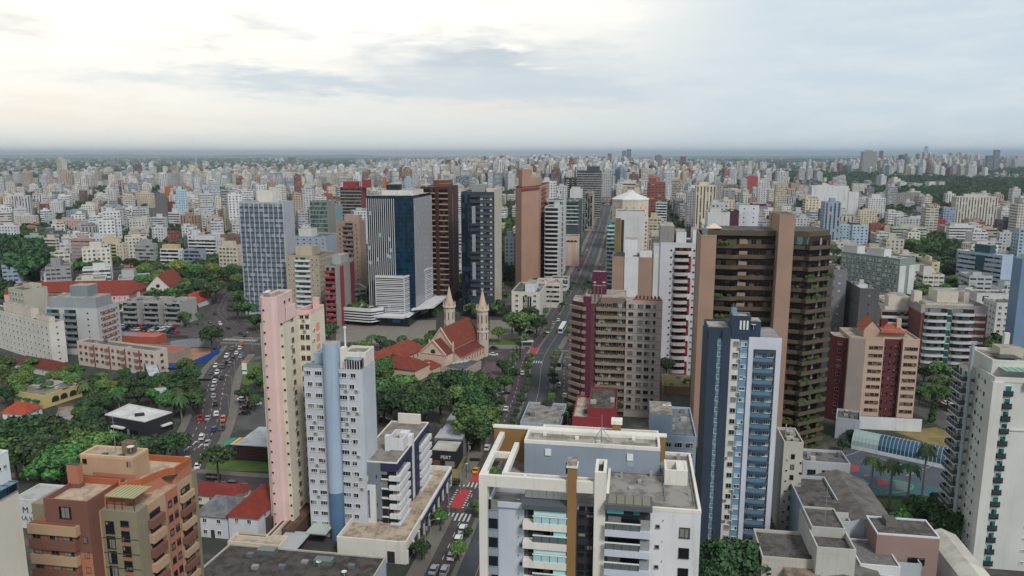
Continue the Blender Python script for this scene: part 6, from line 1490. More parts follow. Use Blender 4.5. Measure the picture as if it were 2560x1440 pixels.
f = b.faces[0]; b.strip('teal_stripe', f, f.L*.42, f.L*.62, 0, b.z1-1, .1, wall('#2a4d5c')); b.done()
mid('small cream block with a roof stair box below the trees on the right', 2292, 2331, 2350, 657, 706, wall('#cdbfa0'), 'pp', tops=TK)
b = mid('white sign building with a black square emblem on its wall', 2438, 2443, 2524, 735, 800, W1, 'nn', l=12, name='shop', cat='shop'); f = b.faces[1]; b.strip('emblem', f, 3.0, 6.2, b.z1-4.2, b.z1-1.0, .1, plain('#17171a'))
for s0, s1, z0, z1 in ((3.8, 5.4, 1.5, 1.9), (5.0, 5.4, 1.9, 2.9), (3.8, 5.0, 2.5, 2.9), (3.8, 4.2, 2.9, 3.7)): b.strip('emblem_mark', f, s0, s1, b.z1-z1, b.z1-z0, .16, WHITE)
b.done()
mid('white block with dark side windows below the light blue office block', 2470, 2492, 2545, 760, 870, W1, 'pp', l=14)
b = Bld('apartment_tower', 'smooth blue grey tower cut by the right border', 'apartment tower', bx(2533, 2556, 2600, 652, zpx(300, 652)), zpx(300, 652), wall('#6f88a3', dirt=.08), par=.6); b.done()
# ------------------------------------------------------------------ the city beyond: blocks with a window pattern in their material
import numpy as np
def far_material():
    m, t, p = newmat('far_facade')
    a = t.n('Attribute', attribute_name='Col'); s = t.n('Attribute', attribute_name='Sty'); uv = t.n('UVMap'); uv.uv_map = 'UVMap'
    ss = t.n('SeparateColor'); t.l(s.outputs['Color'], ss.inputs[0]); su = t.n('SeparateXYZ'); t.l(uv.outputs[0], su.inputs[0])
    g = t.n('NewGeometry').outputs['Position']
    def inside(c, w): return t.math('LESS_THAN', t.math('ABSOLUTE', t.math('SUBTRACT', t.math('FRACT', c), .5)), t.math('MULTIPLY', w, .5))
    win = t.math('MULTIPLY', inside(su.outputs[0], ss.outputs[0]), inside(su.outputs[1], ss.outputs[1]))
    c = t.n('CombineXYZ'); t.l(t.math('FLOOR', su.outputs[0]), c.inputs[0]); t.l(t.math('FLOOR', su.outputs[1]), c.inputs[1]); t.l(a.outputs['Fac'], c.inputs[2])
    w = t.n('TexWhiteNoise'); t.l(c.outputs[0], w.inputs[0])
    gl = t.mix(t.math('MULTIPLY', w.outputs[0], .6), lin('#181c20'), lin('#585a5b')); gl = t.mix(t.math('GREATER_THAN', w.outputs[0], .8), gl, lin('#94938e'))
    mp = t.n('Mapping'); t.l(g, mp.inputs[0]); mp.inputs['Scale'].default_value = (1, 1, .12)
    d = t.mr(t.noise(mp.outputs[0], .5, 4, .6), .5, .75); base = t.mix(t.math('MULTIPLY', d, .35), a.outputs['Color'], (.05, .048, .045))
    r2 = t.noise(g, .25, 4); base = t.mix(t.math('MULTIPLY', t.math('MULTIPLY', r2, ss.outputs[2]), .9), base, (.06, .058, .055))
    e = t.mix(win, base, gl); t.l(e, p.inputs['Base Color']); p.inputs['Roughness'].default_value = .75
    return m
FARM = far_material()
STY = {'p': (.46, .5), 'b': (.98, .52), 'v': (.42, .96), 'n': (0, 0), 'w': (.9, .8), 'r': (.8, .42)}
class FB:
    """boxes and roofs of distant blocks with uv = (bay, floor) for the facade material"""
    def __init__(s): s.v = []; s.f = []; s.uv = []; s.c = []; s.t = []
    def quad(s, pts, uv, c, t):
        b = len(s.v); s.v += pts; s.f.append(tuple(range(b, b+len(pts)))); s.uv += uv; s.c += [c]*len(pts); s.t += [t]*len(pts)
    def block(s, poly, z0, z1, c, st, bay=3.2, flr=2.95, roof=None, st2=None, par=0):
        n = len(poly); S = STY[st]; S2 = STY[st2 or st]
        for i in range(n):
            a, b = poly[i], poly[(i+1) % n]; L = math.hypot(b[0]-a[0], b[1]-a[1]); k = max(1, round(L/bay)); h = max(1, round((z1-z0)/flr)); q = S if i % 2 == 0 else S2
            s.quad([(a[0], a[1], z0), (b[0], b[1], z0), (b[0], b[1], z1), (a[0], a[1], z1)], [(0, 0), (k, 0), (k, h), (0, h)], c, (q[0], q[1], 0))
        rc = roof or (.2, .19, .18)
        if par:
            pi = inset(poly, .35); ip = [(q.x, q.y) for q in pi]
            for i in range(n):
                j = (i+1) % n; a, b, d, e = poly[i], poly[j], ip[j], ip[i]; zt = z1+par
                for pts in ([(a[0], a[1], z1), (b[0], b[1], z1), (b[0], b[1], zt), (a[0], a[1], zt)], [(a[0], a[1], zt), (b[0], b[1], zt), (d[0], d[1], zt), (e[0], e[1], zt)], [(e[0], e[1], zt), (d[0], d[1], zt), (d[0], d[1], z1), (e[0], e[1], z1)]): s.quad(pts, [(0, 0)]*4, c, (0, 0, 0))
            s.quad([(*q, z1) for q in ip], [(0, 0)]*n, rc, (0, 0, 1))
        else: s.quad([(p[0], p[1], z1) for p in poly], [(0, 0)]*n, rc, (0, 0, 1))
    def hip(s, poly, z, zr, c):
        a, b, d, e = [Vector(p) for p in poly]
        if (b-a).length < (d-b).length: a, b, d, e = b, d, e, a
        h = (d-b).length/2; u = (b-a).normalized(); m0 = (a+e)/2+u*h*.9; m1 = (b+d)/2-u*h*.9
        q = lambda p, zz: (p.x, p.y, zz)
        for f in ([q(a, z), q(b, z), q(m1, zr), q(m0, zr)], [q(d, z), q(e, z), q(m0, zr), q(m1, zr)], [q(b, z), q(d, z), q(m1, zr)], [q(e, z), q(a, z), q(m0, zr)]): s.quad(f, [(0, 0)]*len(f), c, (0, 0, .5))
    def build(s, name, off=None):
        me = bpy.data.meshes.new(name); v = np.array(s.v, dtype='f4'); o = None
        if off is not None: v = v-np.array(off, dtype='f4')
        n = np.array([len(f) for f in s.f], dtype='i4'); me.vertices.add(len(v)); me.loops.add(int(n.sum())); me.polygons.add(len(n))
        me.vertices.foreach_set('co', v.ravel()); me.loops.foreach_set('vertex_index', np.arange(n.sum(), dtype='i4'))
        me.polygons.foreach_set('loop_start', np.concatenate(([0], np.cumsum(n)[:-1])).astype('i4'))
        uv = me.uv_layers.new(name='UVMap'); uv.data.foreach_set('uv', np.array(s.uv, dtype='f4').ravel())
        for nm, d in (('Col', s.c), ('Sty', s.t)):
            at = me.attributes.new(nm, 'FLOAT_COLOR', 'CORNER'); x = np.ones((len(d), 4), dtype='f4'); x[:, :3] = np.array(d, dtype='f4'); at.data.foreach_set('color', x.ravel())
        me.materials.append(FARM); me.update(calc_edges=True); me.validate()
        o = bpy.data.objects.new(name, me); col.objects.link(o)
        if off is not None: o.location = off
        return o
PAL = {'white': '#c6c7c8', 'off white': '#c2beb4', 'cream': '#c4b8a0', 'beige': '#ab9c8a', 'grey': '#96979a', 'pale grey': '#b0b2b5', 'brick red': '#87493d', 'pink': '#b89c94', 'blue grey': '#8696a8', 'tan': '#9c8268', 'dark grey': '#57595d', 'pale green': '#93a596', 'brown': '#6e5246', 'light blue': '#9fb7c8', 'yellow': '#bfa878', 'orange': '#bb6a3c', 'maroon': '#6d2d35', 'navy': '#39445c', 'teal': '#5f9590', 'red': '#a02c33', 'black': '#2c2f33', 'mint': '#7fb5a4'}
RCOL = [lin(x) for x in ('#8c8882', '#75716c', '#a29d95', '#5f5c59', '#b3afa8')]
def farb(label, u0, u1, u2, v, vb, c, st='p', st2=None, top=0, tc=None, name='apartment_tower', cat='apartment tower', a=None, bay=3.4, flr=3.0, l=None, r=None):
    Y = G(u1, vb).y; z = zpx(Y, v); right = u1 < 1594
    q = bx(u0, u1, u2, v, z, a if a is not None else (AR if right else A0), l, r)
    dep = 26
    if not right and (q[0]-q[1]).length > 60: q = bx(u0, u1, u2, v, z, A0, dep, r)
    if right and (q[2]-q[1]).length > 60: q = bx(u0, u1, u2, v, z, AR, l, dep)
    P = [(p.x, p.y) for p in q]; k = lin(PAL[c] if c in PAL else c)
    fb = FB(); fb.block(P, 0, z, k, st, bay, flr, R.choice(RCOL), st2 or ('p' if st != 'n' else 'n'), par=.8)
    ce = sum(q, Vector((0, 0)))/4; o = fb.build(name, (ce.x, ce.y, 0)); tag(o, label, cat); FOOT.append(P)
    if top:
        t = [ce+(p-ce)*R.uniform(.4, .6) for p in q]; f2 = FB(); f2.block([(p.x, p.y) for p in t], z, z+top, lin(PAL[tc]) if tc else tuple(x*.95 for x in k), 'n', roof=R.choice(RCOL)); w = f2.build('water_tank_room', (ce.x, ce.y, 0)); w.parent = o; w.location = (0, 0, 0)
    return o
T_ = '''tall pair of slim off white towers on the left skyline|140|153|166|398|468|off white|v|n|6
lower half of the pale pair on the left skyline, pinkish|150|163|172|425|470|pink|p|n|0
beige tower with a tan crown near the left border|52|72|82|432|478|beige|p|p|5
light blue and white tower beside a brown one on the left|97|120|127|436|460|light blue|v|p|0
brown tower behind the light blue one on the left|103|122|130|420|458|brown|p|p|4
cream tower with a dark slot left of the centre skyline|193|208|218|433|467|cream|p|n|4
white tower with two dark stripes on the left skyline|284|300|305|432|464|white|v|n|3
dark and white slim tower left of the striped white one|254|266|272|438|466|dark grey|v|p|2
brown and white tower of a skyline trio on the left|331|350|355|413|458|brown|v|p|4
white banded tower of the skyline trio on the left|353|366|378|429|463|white|b|n|3
broad off white tower right of the skyline trio|386|420|428|434|472|off white|r|p|4
grey and cream striped tower by the left avenue|424|440|447|416|455|beige|v|n|4
cream round topped tower by the left avenue|406|416|420|417|442|cream|n|n|3
green and white banded block on the left|129|160|168|479|505|pale green|b|n|0
pale block beside the green and white banded one|168|192|197|483|512|pale grey|p|p|3
brick brown block behind the pale one on the left|197|212|218|477|507|brown|p|p|0
long block of brick and white bands on the left|62|148|153|513|534|brick red|b|n|2
white block with three roof boxes on the left|236|258|263|486|512|white|p|p|4
grey blank office with fine floor lines on the left|272|290|293|502|542|grey|r|n|0
brown beige office with a deep terrace on the left|291|328|333|492|517|beige|b|p|3
cream stepped block beside the left avenue|341|378|386|484|520|cream|p|p|5
white block with an orange centre right of the left avenue|411|450|456|467|494|orange|p|b|3
white balconied block right of the left avenue|432|490|498|488|514|white|v|p|6
maroon gabled block right of the left avenue|418|444|451|506|528|maroon|n|n|0
long low cream block near the left border|-10|88|96|540|566|off white|p|p|4
pale block among trees on the left|110|130|138|533|562|pale grey|p|n|0
blue fronted block with a pink side on the left|165|198|219|528|560|blue grey|p|n|2
pink beige block with terraces on the left|134|196|206|552|580|pink|p|p|4
white block with blue shadowed recess on the left|230|270|277|559|596|white|v|p|5
wide pinkish white block with dark entry on the left|331|372|381|546|574|off white|s|p|3
white block with black balcony bands on the left|380|412|418|545|580|white|b|p|5
white and dark banded block right of the left avenue|420|448|458|533|575|white|b|n|6
tan and brown block beside trees on the left|450|492|500|540|585|tan|v|p|4
white block with a column of dark windows on the left|332|360|366|573|610|white|p|n|2
white block with a black window frame on the left|379|408|417|570|604|white|p|n|3
red brick block among the white ones on the left|418|440|447|580|622|brick red|p|p|0
white block left of the scaffolded tower|-5|40|48|566|610|white|p|n|3
white and green block behind the woodland|60|100|110|592|645|pale green|p|p|3
stepped off white block left of the scaffolded tower|108|138|148|598|644|off white|b|p|4
white block behind the cream balconied one|224|256|265|596|632|white|p|p|5
grey and brown balconied block at mid left|336|382|393|612|668|grey|b|p|4
pale pink beige tower left of the ribbed grey tower|600|624|633|474|508|pink|p|p|6
white and blue block left of the pink beige tower|580|596|603|464|486|white|p|p|0
mauve tower on the left centre skyline|607|627|634|437|462|#84808c|n|n|2
white and pink tower on the left centre skyline|632|650|658|443|474|pink|p|p|4
white ribbed block above the ribbed grey tower|661|688|692|458|482|off white|v|p|2
grey ribbed slab on the left centre skyline|684|708|714|450|475|grey|r|p|2
white tower with a red face on the centre skyline|701|722|740|432|476|white|n|n|0
red faced half of the white and red tower|722|737|741|434|474|red|p|n|0
tall grey green glass tower on the centre skyline|720|740|744|393|434|pale green|w|n|0
shorter twin of the grey green glass tower|709|726|731|408|434|grey|w|n|0
beige and brown striped tower on the centre skyline|763|784|790|420|474|tan|v|n|3
grey rounded glass block on the centre skyline|731|760|765|452|482|blue grey|w|w|0
white gridded office with dark panes at left centre|755|784|790|463|493|white|w|w|0
salmon pink slab on the centre skyline|789|798|803|443|478|pink|v|n|0
white banded hotel like slab on the skyline|887|914|921|420|450|white|b|p|2
white block above an orange one on the centre skyline|938|955|959|423|446|white|b|p|0
orange blank block on the centre skyline|938|962|966|444|482|orange|n|n|0
off white twin block on the centre skyline|820|848|854|416|446|pale grey|p|p|3
white slab behind the striped office roof|1005|1022|1030|418|470|white|b|n|4
dark tower with white stripes on the centre skyline|1113|1136|1139|401|448|brown|v|n|3
dark blue tower on the centre skyline|1147|1160|1163|399|430|navy|v|p|0
wide dark blue tower beside it on the centre skyline|1158|1175|1178|401|424|navy|w|p|2
slim dark blue tower right of the wide dark blue one|1189|1199|1206|401|432|navy|v|p|0
pale blue tower above the navy tower|1208|1226|1231|415|450|light blue|p|p|0
blue and pink tower with a spire on the skyline|1254|1266|1270|392|425|maroon|v|v|11
blue and white gridded slab above the navy tower|1140|1172|1179|441|485|blue grey|w|p|0
white banded block with terraces above the navy tower|1206|1238|1246|438|470|white|b|p|3
teal green slim tower right of the salmon tower|1362|1378|1383|430|466|mint|v|p|3
teal blue block left of the salmon tower|1256|1284|1288|440|472|light blue|p|p|0
light blue block low between the navy and salmon towers|1262|1284|1290|596|690|light blue|p|p|5
white block with blue bands in the park|1268|1284|1288|488|516|white|b|p|0
grey blue tower at the end of the avenue|1519|1530|1533|384|425|#74818f|w|n|0
tall dark blue tower on the skyline, right half of a pair|1567|1578|1581|373|412|#4f6580|w|w|0
tall blue grey tower on the skyline, left half of a pair|1555|1566|1569|377|412|#5f7186|w|w|3
black tower with pale top dots right of the avenue|1562|1592|1597|409|455|black|p|p|5
crimson topped tower block right of the avenue|1586|1608|1611|421|448|red|n|n|0
white tower with black boxes below the crimson block|1580|1606|1609|439|482|white|p|p|0
dark side slab right of the white tower with boxes|1607|1610|1622|428|480|dark grey|n|n|0
pinkish grey tower on the right centre skyline|1634|1638|1656|389|446|#8a7f80|p|v|4
slim dark tower on the right centre skyline|1672|1675|1699|400|424|dark grey|v|p|0
dark and white twin tower on the right centre skyline|1698|1702|1716|392|446|brown|v|n|0
white tower with grey stripes on the right centre skyline|1603|1607|1626|398|425|white|r|p|3
brick orange block with white roof frame right of the avenue|1621|1625|1651|443|486|#b06a50|p|p|2
white banded slab on the right centre|1754|1760|1810|433|468|white|b|n|4
dark grey ribbed long block on the right centre|1743|1748|1848|463|502|#66635f|v|v|0
brick red blank tower on the right centre|1860|1866|1896|443|498|#93453f|n|n|3
white sail shaped tower with dark glass on the right|1938|1944|1972|430|486|white|v|v|3
tan block with a maroon edge on the right|1973|1978|2002|459|486|tan|n|n|0
cream and grey twin block on the right centre|1806|1812|1855|475|506|cream|v|p|3
white blue slab on the right centre|1662|1667|1690|464|506|white|p|p|0
salmon and beige tower on the right centre|1706|1711|1737|480|520|pink|p|p|2
dark balconied tower on the right centre|1683|1688|1710|503|548|dark grey|b|p|0
white windowed block on the right centre|1905|1912|1967|482|514|white|p|p|2
patterned tower with a white crown on the right skyline|2153|2158|2193|379|434|#8f8f8d|p|p|8
brown tower beside the patterned one on the right skyline|2198|2201|2209|377|424|brown|p|p|0
dark navy tower on the right skyline|2247|2251|2268|387|424|navy|n|n|0
thin crane topped tower on the right skyline|2309|2312|2321|366|395|#8d8489|p|p|7
glass tower of a pair by the right border|2466|2470|2485|389|428|#6c8594|w|w|0
taller glass tower of the pair by the right border|2484|2488|2501|375|428|#8193a0|w|w|0
pale tower group nearest the right border|2540|2545|2562|389|420|pale grey|v|p|0
white hospital like block with a dark glass base|2022|2030|2100|466|545|white|r|n|2
tall white blank slab right of the hospital like block|2092|2098|2122|466|545|white|n|n|0
lower white blank slab right of the tall one|2118|2122|2148|481|545|white|n|n|0
brown striped white block above the white slabs|2128|2132|2168|460|486|off white|v|p|0
white tower with a flat cap on the right|2165|2172|2215|496|548|white|p|p|6
cream gabled block with a brown slot on the right|2142|2147|2194|527|566|cream|v|p|3
white slab with brown window columns on the right hillside|2380|2392|2496|493|570|off white|v|v|4
pair of pale blue blocks with dark pier, left one|2096|2100|2125|563|618|light blue|p|p|0
pair of pale blue blocks with dark pier, right one|2128|2132|2172|565|624|light blue|p|p|0
brick and white block beside the pale blue pair|2172|2177|2210|561|610|brick red|v|p|2
beige blank block right of the brick and white one|2208|2212|2228|566|612|beige|n|n|0
grey green block with cream pier on the right|2226|2232|2318|570|618|#aab0a2|p|b|4
long grey roofed hall in the right middle distance|2236|2242|2338|547|590|pale grey|n|p|0
white and red block right of the grey hall|2334|2338|2365|551|592|red|v|p|0
white and light blue block below the striped slab|2368|2374|2440|568|616|white|p|b|4
beige balconied block below the striped slab|2442|2446|2494|572|618|beige|b|b|3
bright orange red box building on the right|2486|2491|2528|556|580|#c04a2c|n|n|0
grey white block with a curved gable at the right border|2494|2500|2535|583|632|pale grey|p|p|3
black panel fronted hall at the right border|2530|2534|2565|589|618|black|n|n|0
greyish brown gridded complex on the right|2236|2242|2308|484|516|#8f8a80|p|p|2
blue and pink block left of the striped slab|2355|2360|2390|520|575|blue grey|b|p|0
pale grey block with a tall chimney room on the right|2488|2495|2565|528|562|pale grey|n|p|9
light blue and yellow block behind the brown tower|2066|2072|2092|520|570|yellow|b|p|2
slate blue block behind the brown tower|2046|2050|2072|524|590|navy|p|p|0'''
for ln in T_.split('\n'):
    w = ln.split('|'); u0, u1, u2, v, vb = map(float, w[1:6])
    farb(w[0], u0, u1, u2, v, vb, w[6], w[7] if w[7] in STY else 'p', w[8], float(w[9]))
# two blocks large enough to show their own parts
mid('cream tower with black balcony recesses and a boxy roof room on the left', 247, 306, 318, 610, 662, CRM, 'Bp', cw=3.0, bal=wall('#c4b491'), gl=glassm('#1f1d1b', '#4d4840', .2), tops=((.2, .8, .1, .8, 5, CRM), (.45, .75, .2, .6, 8, CRM)))
mid('blue grey glass fronted block at mid left', 458, 500, 514, 627, 690, wall('#8b97a4'), 'bp', gl=glassm('#2b3b47', '#7f98a8', .4), bal=wall('#7f8a96'))
mid('white block with a tan roof storey at mid left', 400, 446, 458, 625, 685, WHT, 'bp', tops=((.1, .9, .1, .9, 4, wall('#c2a67c')),)); mid('white terraced block left of the ribbed grey tower', 470, 540, 560, 600, 660, W1, 'bp', tops=((.1, .8, .1, .8, 3.5, W1),)); mid('cream balconied block against the ribbed grey tower', 545, 592, 606, 617, 690, CRM, 'Pp', bal=CRM, tops=((.2, .8, .1, .6, 4, CRM),))
b = mid('unfinished pink tower wrapped in pale scaffold netting', 176, 226, 236, 600, 668, wall('#a98a82'), 'rr', gl=glassm('#5c4440', '#8a6a62', .4), tops=((.2, .7, .2, .7, 4, wall('#a89a90')),), name='apartment_tower', cat='apartment tower')
nm, t, p = newmat('netting'); p.inputs['Base Color'].default_value = (.45, .42, .42, 1); p.inputs['Alpha'].default_value = .42
q = inset(b.poly, -2.2); m = MB(); qi = inset(b.poly, -.9)
for i in range(4): j = (i+1) % 4; m.face([(*q[i], 0), (*q[j], 0), (*qi[j], b.z1-2), (*qi[i], b.z1-2)], nm)
m.build('scaffold_netting', b.root)

# ------------------------------------------------------------------ occupancy, fill
OCC = set(); CS = 4.0
def key(x, y): return int(math.floor(x/CS)), int(math.floor(y/CS))
def pip(poly, x, y):
    c = False; n = len(poly); j = n-1
    for i in range(n):
        xi, yi = poly[i][0], poly[i][1]; xj, yj = poly[j][0], poly[j][1]
        if (yi > y) != (yj > y) and x < (xj-xi)*(y-yi)/(yj-yi)+xi: c = not c
        j = i
    return c
def mark(poly, mg=3.0):
    xs = [p[0] for p in poly]; ys = [p[1] for p in poly]
    q = [(p.x, p.y) for p in inset(poly, -mg)] if len(poly) >= 3 else poly
    x = min(xs)-mg
    while x < max(xs)+mg:
        y = min(ys)-mg
        while y < max(ys)+mg:
            if pip(q, x+CS/2, y+CS/2): OCC.add(key(x+CS/2, y+CS/2))
            y += CS
        x += CS
def mark_line(poly, w):
    for a, b in zip(poly, poly[1:]):
        a, b = Vector(a), Vector(b); n = int((b-a).length/2)+1; d = (b-a).normalized(); e = Vector((d.y, -d.x))
        for i in range(n+1):
            p = a+(b-a)*i/n; k = -w
            while k <= w: q = p+e*k; OCC.add(key(q.x, q.y)); k += 2
for f in FOOT: mark(f)
mark_line(AVE, 19); mark_line(CURV, 11); mark_line(LST, 9); mark_line(RST, 8)
for c in (C1, C2, C3): mark_line(c, 8)
def zone(px): OCC_Z = [(p.x, p.y) for p in (G(u, v) for u, v in px)]; mark(OCC_Z, 0)
LAVE = [Vector((-390, 1150)), Vector((-560, 1500)), Vector((-1100, 2750))]
LAVE = [G(398, 560), G(400, 500), G(404, 465), G(402, 440)]
mark_line(LAVE, 14)
mb = MB(); ribbon(mb, LAVE, -11, 11, .02, ROAD); setting('road', mb)
NOB = [[G(u, v) for u, v in px] for px in (
    [(-80, 700), (130, 700), (140, 610), (60, 590), (-80, 600)], [(340, 770), (600, 790), (600, 668), (440, 660), (340, 690)], [(1255, 700), (1290, 700), (1290, 480), (1255, 480)], [(1360, 520), (1412, 520), (1412, 465), (1360, 465)],
    [(2265, 690), (2420, 690), (2400, 600), (2290, 600)], [(2300, 505), (2560, 505), (2560, 452), (2300, 440)])]
def nobuild(x, y): return any(pip(z, x, y) for z in NOB)
LM = [('the cream hotel', 80, 330), ('the modern white block', 240, 350), ('the pink convent', 260, 480), ('the scaffolded pink tower', 205, 660), ('the cream balconied tower', 290, 670), ('the left avenue', 402, 1300), ('the blue fronted block', 190, 1000), ('the ribbed grey tower', 660, 440), ('the beige tower', 770, 430), ('the taupe tower', 880, 500), ('the red banded office', 890, 800), ('the striped office tower', 1000, 420), ('the navy tower', 1200, 440), ('the salmon tower', 1325, 528), ('the bowed white tower', 1390, 550), ('the avenue', 1500, 1100), ('the octagonal cream tower', 1576, 580), ('the white panelled tower', 1590, 480), ('the brown twin shafts', 1850, 260), ('the blank brick red tower', 1880, 1500), ('the hospital like block', 2070, 1000), ('the grey green block', 2200, 470), ('the light blue office', 2460, 530), ('the brown striped slab', 2440, 850), ('the pale blue pair', 2140, 720), ('the white sail tower', 1955, 1600), ('the ribbed dark block', 1800, 1400), ('the skyline trio', 365, 2200), ('the grey green glass tower', 735, 2600), ('the patterned skyline tower', 2175, 3000), ('the brick striped block', 110, 1150), ('the grey hall', 2290, 800), ('the white capped tower', 2190, 1000), ('the orange red box', 2510, 880), ('the yellow restaurant', 120, 285), ('the tall pale pair', 155, 1900), ('the cream curved hotel', 60, 300)][:-1]
ORD = ['nearest', 'second nearest', 'third nearest', 'fourth nearest', 'fifth nearest', 'sixth nearest', 'seventh nearest', 'eighth nearest', 'ninth nearest', 'tenth nearest', 'eleventh nearest', 'twelfth nearest', 'thirteenth nearest', 'fourteenth nearest', 'fifteenth nearest', 'sixteenth nearest', 'seventeenth nearest', 'eighteenth nearest', 'nineteenth nearest', 'twentieth nearest']
ORD += ['%d%s nearest' % (k, {1: 'st', 2: 'nd', 3: 'rd'}.get(k % 10, 'th')) for k in range(21, 60)]
NAMED = {}
def name_later(o, what, x, y, extra=''):
    u = proj(x, y, 5)[0]; best = min(LM, key=lambda l: ((u-l[1])/110)**2+(math.log(y/l[2])*4)**2)
    du = u-best[1]; dy = y/best[2]
    rel = 'left of' if du < -70 else 'right of' if du > 70 else 'beyond' if dy > 1 else 'before'
    NAMED.setdefault((what, rel, best[0]), []).append((y, o))
def name_all():
    for (what, rel, lm), L in NAMED.items():
        L.sort(key=lambda a: a[0]); n = len(L)
        for i, (y, o) in enumerate(L):
            t = (what if n == 1 else ORD[min(i, 49)]+' '+what)+' '+rel+' '+lm; o['label'] = t+(' among %s' % NUM[n] if n in NUM and len(t.split()) < 14 else '')
NUM = {2: 'two', 3: 'three', 4: 'four', 5: 'five', 6: 'six', 7: 'seven', 8: 'eight', 9: 'nine', 10: 'ten'}
WT = ['white']*14+['off white']*10+['cream']*3+['beige']*4+['pale grey']*7+['grey']*3+['pink']*1+['brick red']*1+['blue grey']*1+['tan']*1+['dark grey']*1+['brown']*1+['light blue']*1
TILE = [lin(x) for x in ('#8f4634', '#a3543a', '#7b3d31', '#93583f', '#6f4a40')]
def fill():
    cand = []
    for zoneid, (ang, test) in enumerate(((25, lambda x, y: x < -.16*y-20), (A0, lambda x, y: x >= -.16*y-20))):
        d, e = rot(ang), rot(ang+90); pit = 25.0
        for i in range(-90, 91):
            for j in range(0, 72):
                if j % 4 == 3 or i % 5 == 4: continue
                p = d*(i*pit+R.uniform(-3, 3))+e*(j*pit*1.05+R.uniform(-3, 3))+(Vector((-260, 330)) if zoneid == 0 else Vector((0, 330)))
                x, y = p
                if y < 395 or y > 1850 or not test(x, y): continue
                u, v = proj(x, y, 0)
                if not -60 < u < 2620 or v > 800: continue
                if u > 2300 and y < 330: continue
                da = abs(x-(.16*y-15)); near = da < 90
                hilly = u > 1980 and y > 1050
                g = noise.noise((x*.004, y*.004, 4.))
                if nobuild(x, y) or g < (-.33 if not hilly else -.02): continue
                w, dp = R.uniform(11, 20), R.uniform(12, 21); t = R.random()
                if t < (.5 if hilly else .26 if y > 800 else .2): kind = 'house'; w, dp, h = R.uniform(9, 15), R.uniform(9, 15), R.uniform(3.2, 7)
                elif near and t > .6 and y > 620: kind = 'tower'; h = R.uniform(28, 62)
                elif t > (.86 if u < 1950 else .94) and y > 720: kind = 'tower'; h = R.uniform(26, 48); w, dp = R.uniform(12, 17), R.uniform(13, 18)
                else: kind = 'block'; h = R.choice([9, 12, 12, 15, 15, 18, 21, 24]) if y > 560 else R.choice([7, 9, 12, 12, 15])
                q = [p+d*sx*w/2+e*sy*dp/2 for sx, sy in ((-1, -1), (1, -1), (1, 1), (-1, 1))]
                if any(key(*(p+d*a*w*.5+e*b*dp*.5)) in OCC for a in (-1, 0, 1) for b in (-1, 0, 1)): continue
                cand.append((y, p, q, kind, h, d, e, w, dp, u))
    cand.sort(key=lambda c: c[0])
    for c in cand: pass
    lim = {'house': 170, 'block': 180, 'tower': 100}; cnt = dict.fromkeys(lim, 0); stuff = FB()
    for y, p, q, kind, h, d, e, w, dp, u in cand:
        if any(key(*(p+d*a*w*.5+e*b*dp*.5)) in OCC for a in (-1, 0, 1) for b in (-1, 0, 1)): continue
        P = [(a.x, a.y) for a in q]; mark(P, 1.5)
        cn = R.choice(WT); k = lin(PAL[cn]); fk = R.uniform(.86, 1.1); k = tuple(min(.8, c_*fk) for c_ in k)
        own = cnt[kind] < lim[kind]; fb = FB() if own else stuff
        if kind == 'house':
            if R.random() < .72: tc = R.choice(TILE); fb.block(P, 0, h, k, 'p', 4, 3); ov = [(a.x, a.y) for a in inset(P, -.5)]; fb.hip(ov, h-.1, h+R.uniform(2, 3.2), tc); desc = 'tiled roof house with '+cn+' walls'
            else: fb.block(P, 0, h, k, 'p', 4, 3, R.choice(RCOL), par=.5); desc = 'flat roofed low '+cn+' house'
        else:
            s1 = R.choice('ppprbbvr'); s2 = R.choice('ppnnbr'); fb.block(P, 0, h, k, s1, R.uniform(2.8, 4.2), R.uniform(2.8, 3.2), R.choice(RCOL), s2, par=.8)
            desc = cn+(' apartment tower' if kind == 'tower' else ' apartment block')+{'p': '', 'r': ' with window bands', 'b': ' with balcony bands', 'v': ' with vertical stripes'}[s1]
        if own:
            cnt[kind] += 1; o = fb.build({'house': 'house', 'block': 'apartment_block', 'tower': 'apartment_tower'}[kind], (p.x, p.y, 0))
            o['category'] = {'house': 'house', 'block': 'apartment building', 'tower': 'apartment tower'}[kind]; o['group'] = {'house': 'houses between the blocks', 'block': 'apartment blocks of the middle distance', 'tower': 'apartment towers of the middle distance'}[kind]
            name_later(o, desc, p.x, p.y); f2 = FB()
        else: f2 = stuff
        if kind != 'house':
            a, b_ = R.uniform(-.25, .1), R.uniform(-.2, .2); t = [p+d*(a+sx*R.uniform(.14, .26))*w+e*(b_+sy*R.uniform(.16, .26))*dp for sx, sy in ((-1, -1), (1, -1), (1, 1), (-1, 1))]
            t = [t[0], Vector((t[1].x, t[1].y)), t[2], t[3]]; f2.block([(a.x, a.y) for a in t], h, h+R.uniform(2.5, 5.5), tuple(x*R.uniform(.85, 1) for x in k), 'n', roof=R.choice(RCOL))
            if R.random() < .5:
                r_ = [p+d*(.12+sx*.3)*w+e*(sy*.36)*dp for sx, sy in ((-1, -1), (1, -1), (1, 1), (-1, 1))]; f2.block([(a.x, a.y) for a in r_], h, h+2.6, tuple(x*R.uniform(.8, 1.05) for x in k), 'r', roof=R.choice(RCOL))
            if own: wt = f2.build('roof_room', (p.x, p.y, 0)); wt.parent = o; wt.location = (0, 0, 0)
    tag(stuff.build('distant_buildings'), kind='stuff')
    # everything beyond: small roofs and towers as one mass
    fb = FB(); n = 0; Y = 1850.0
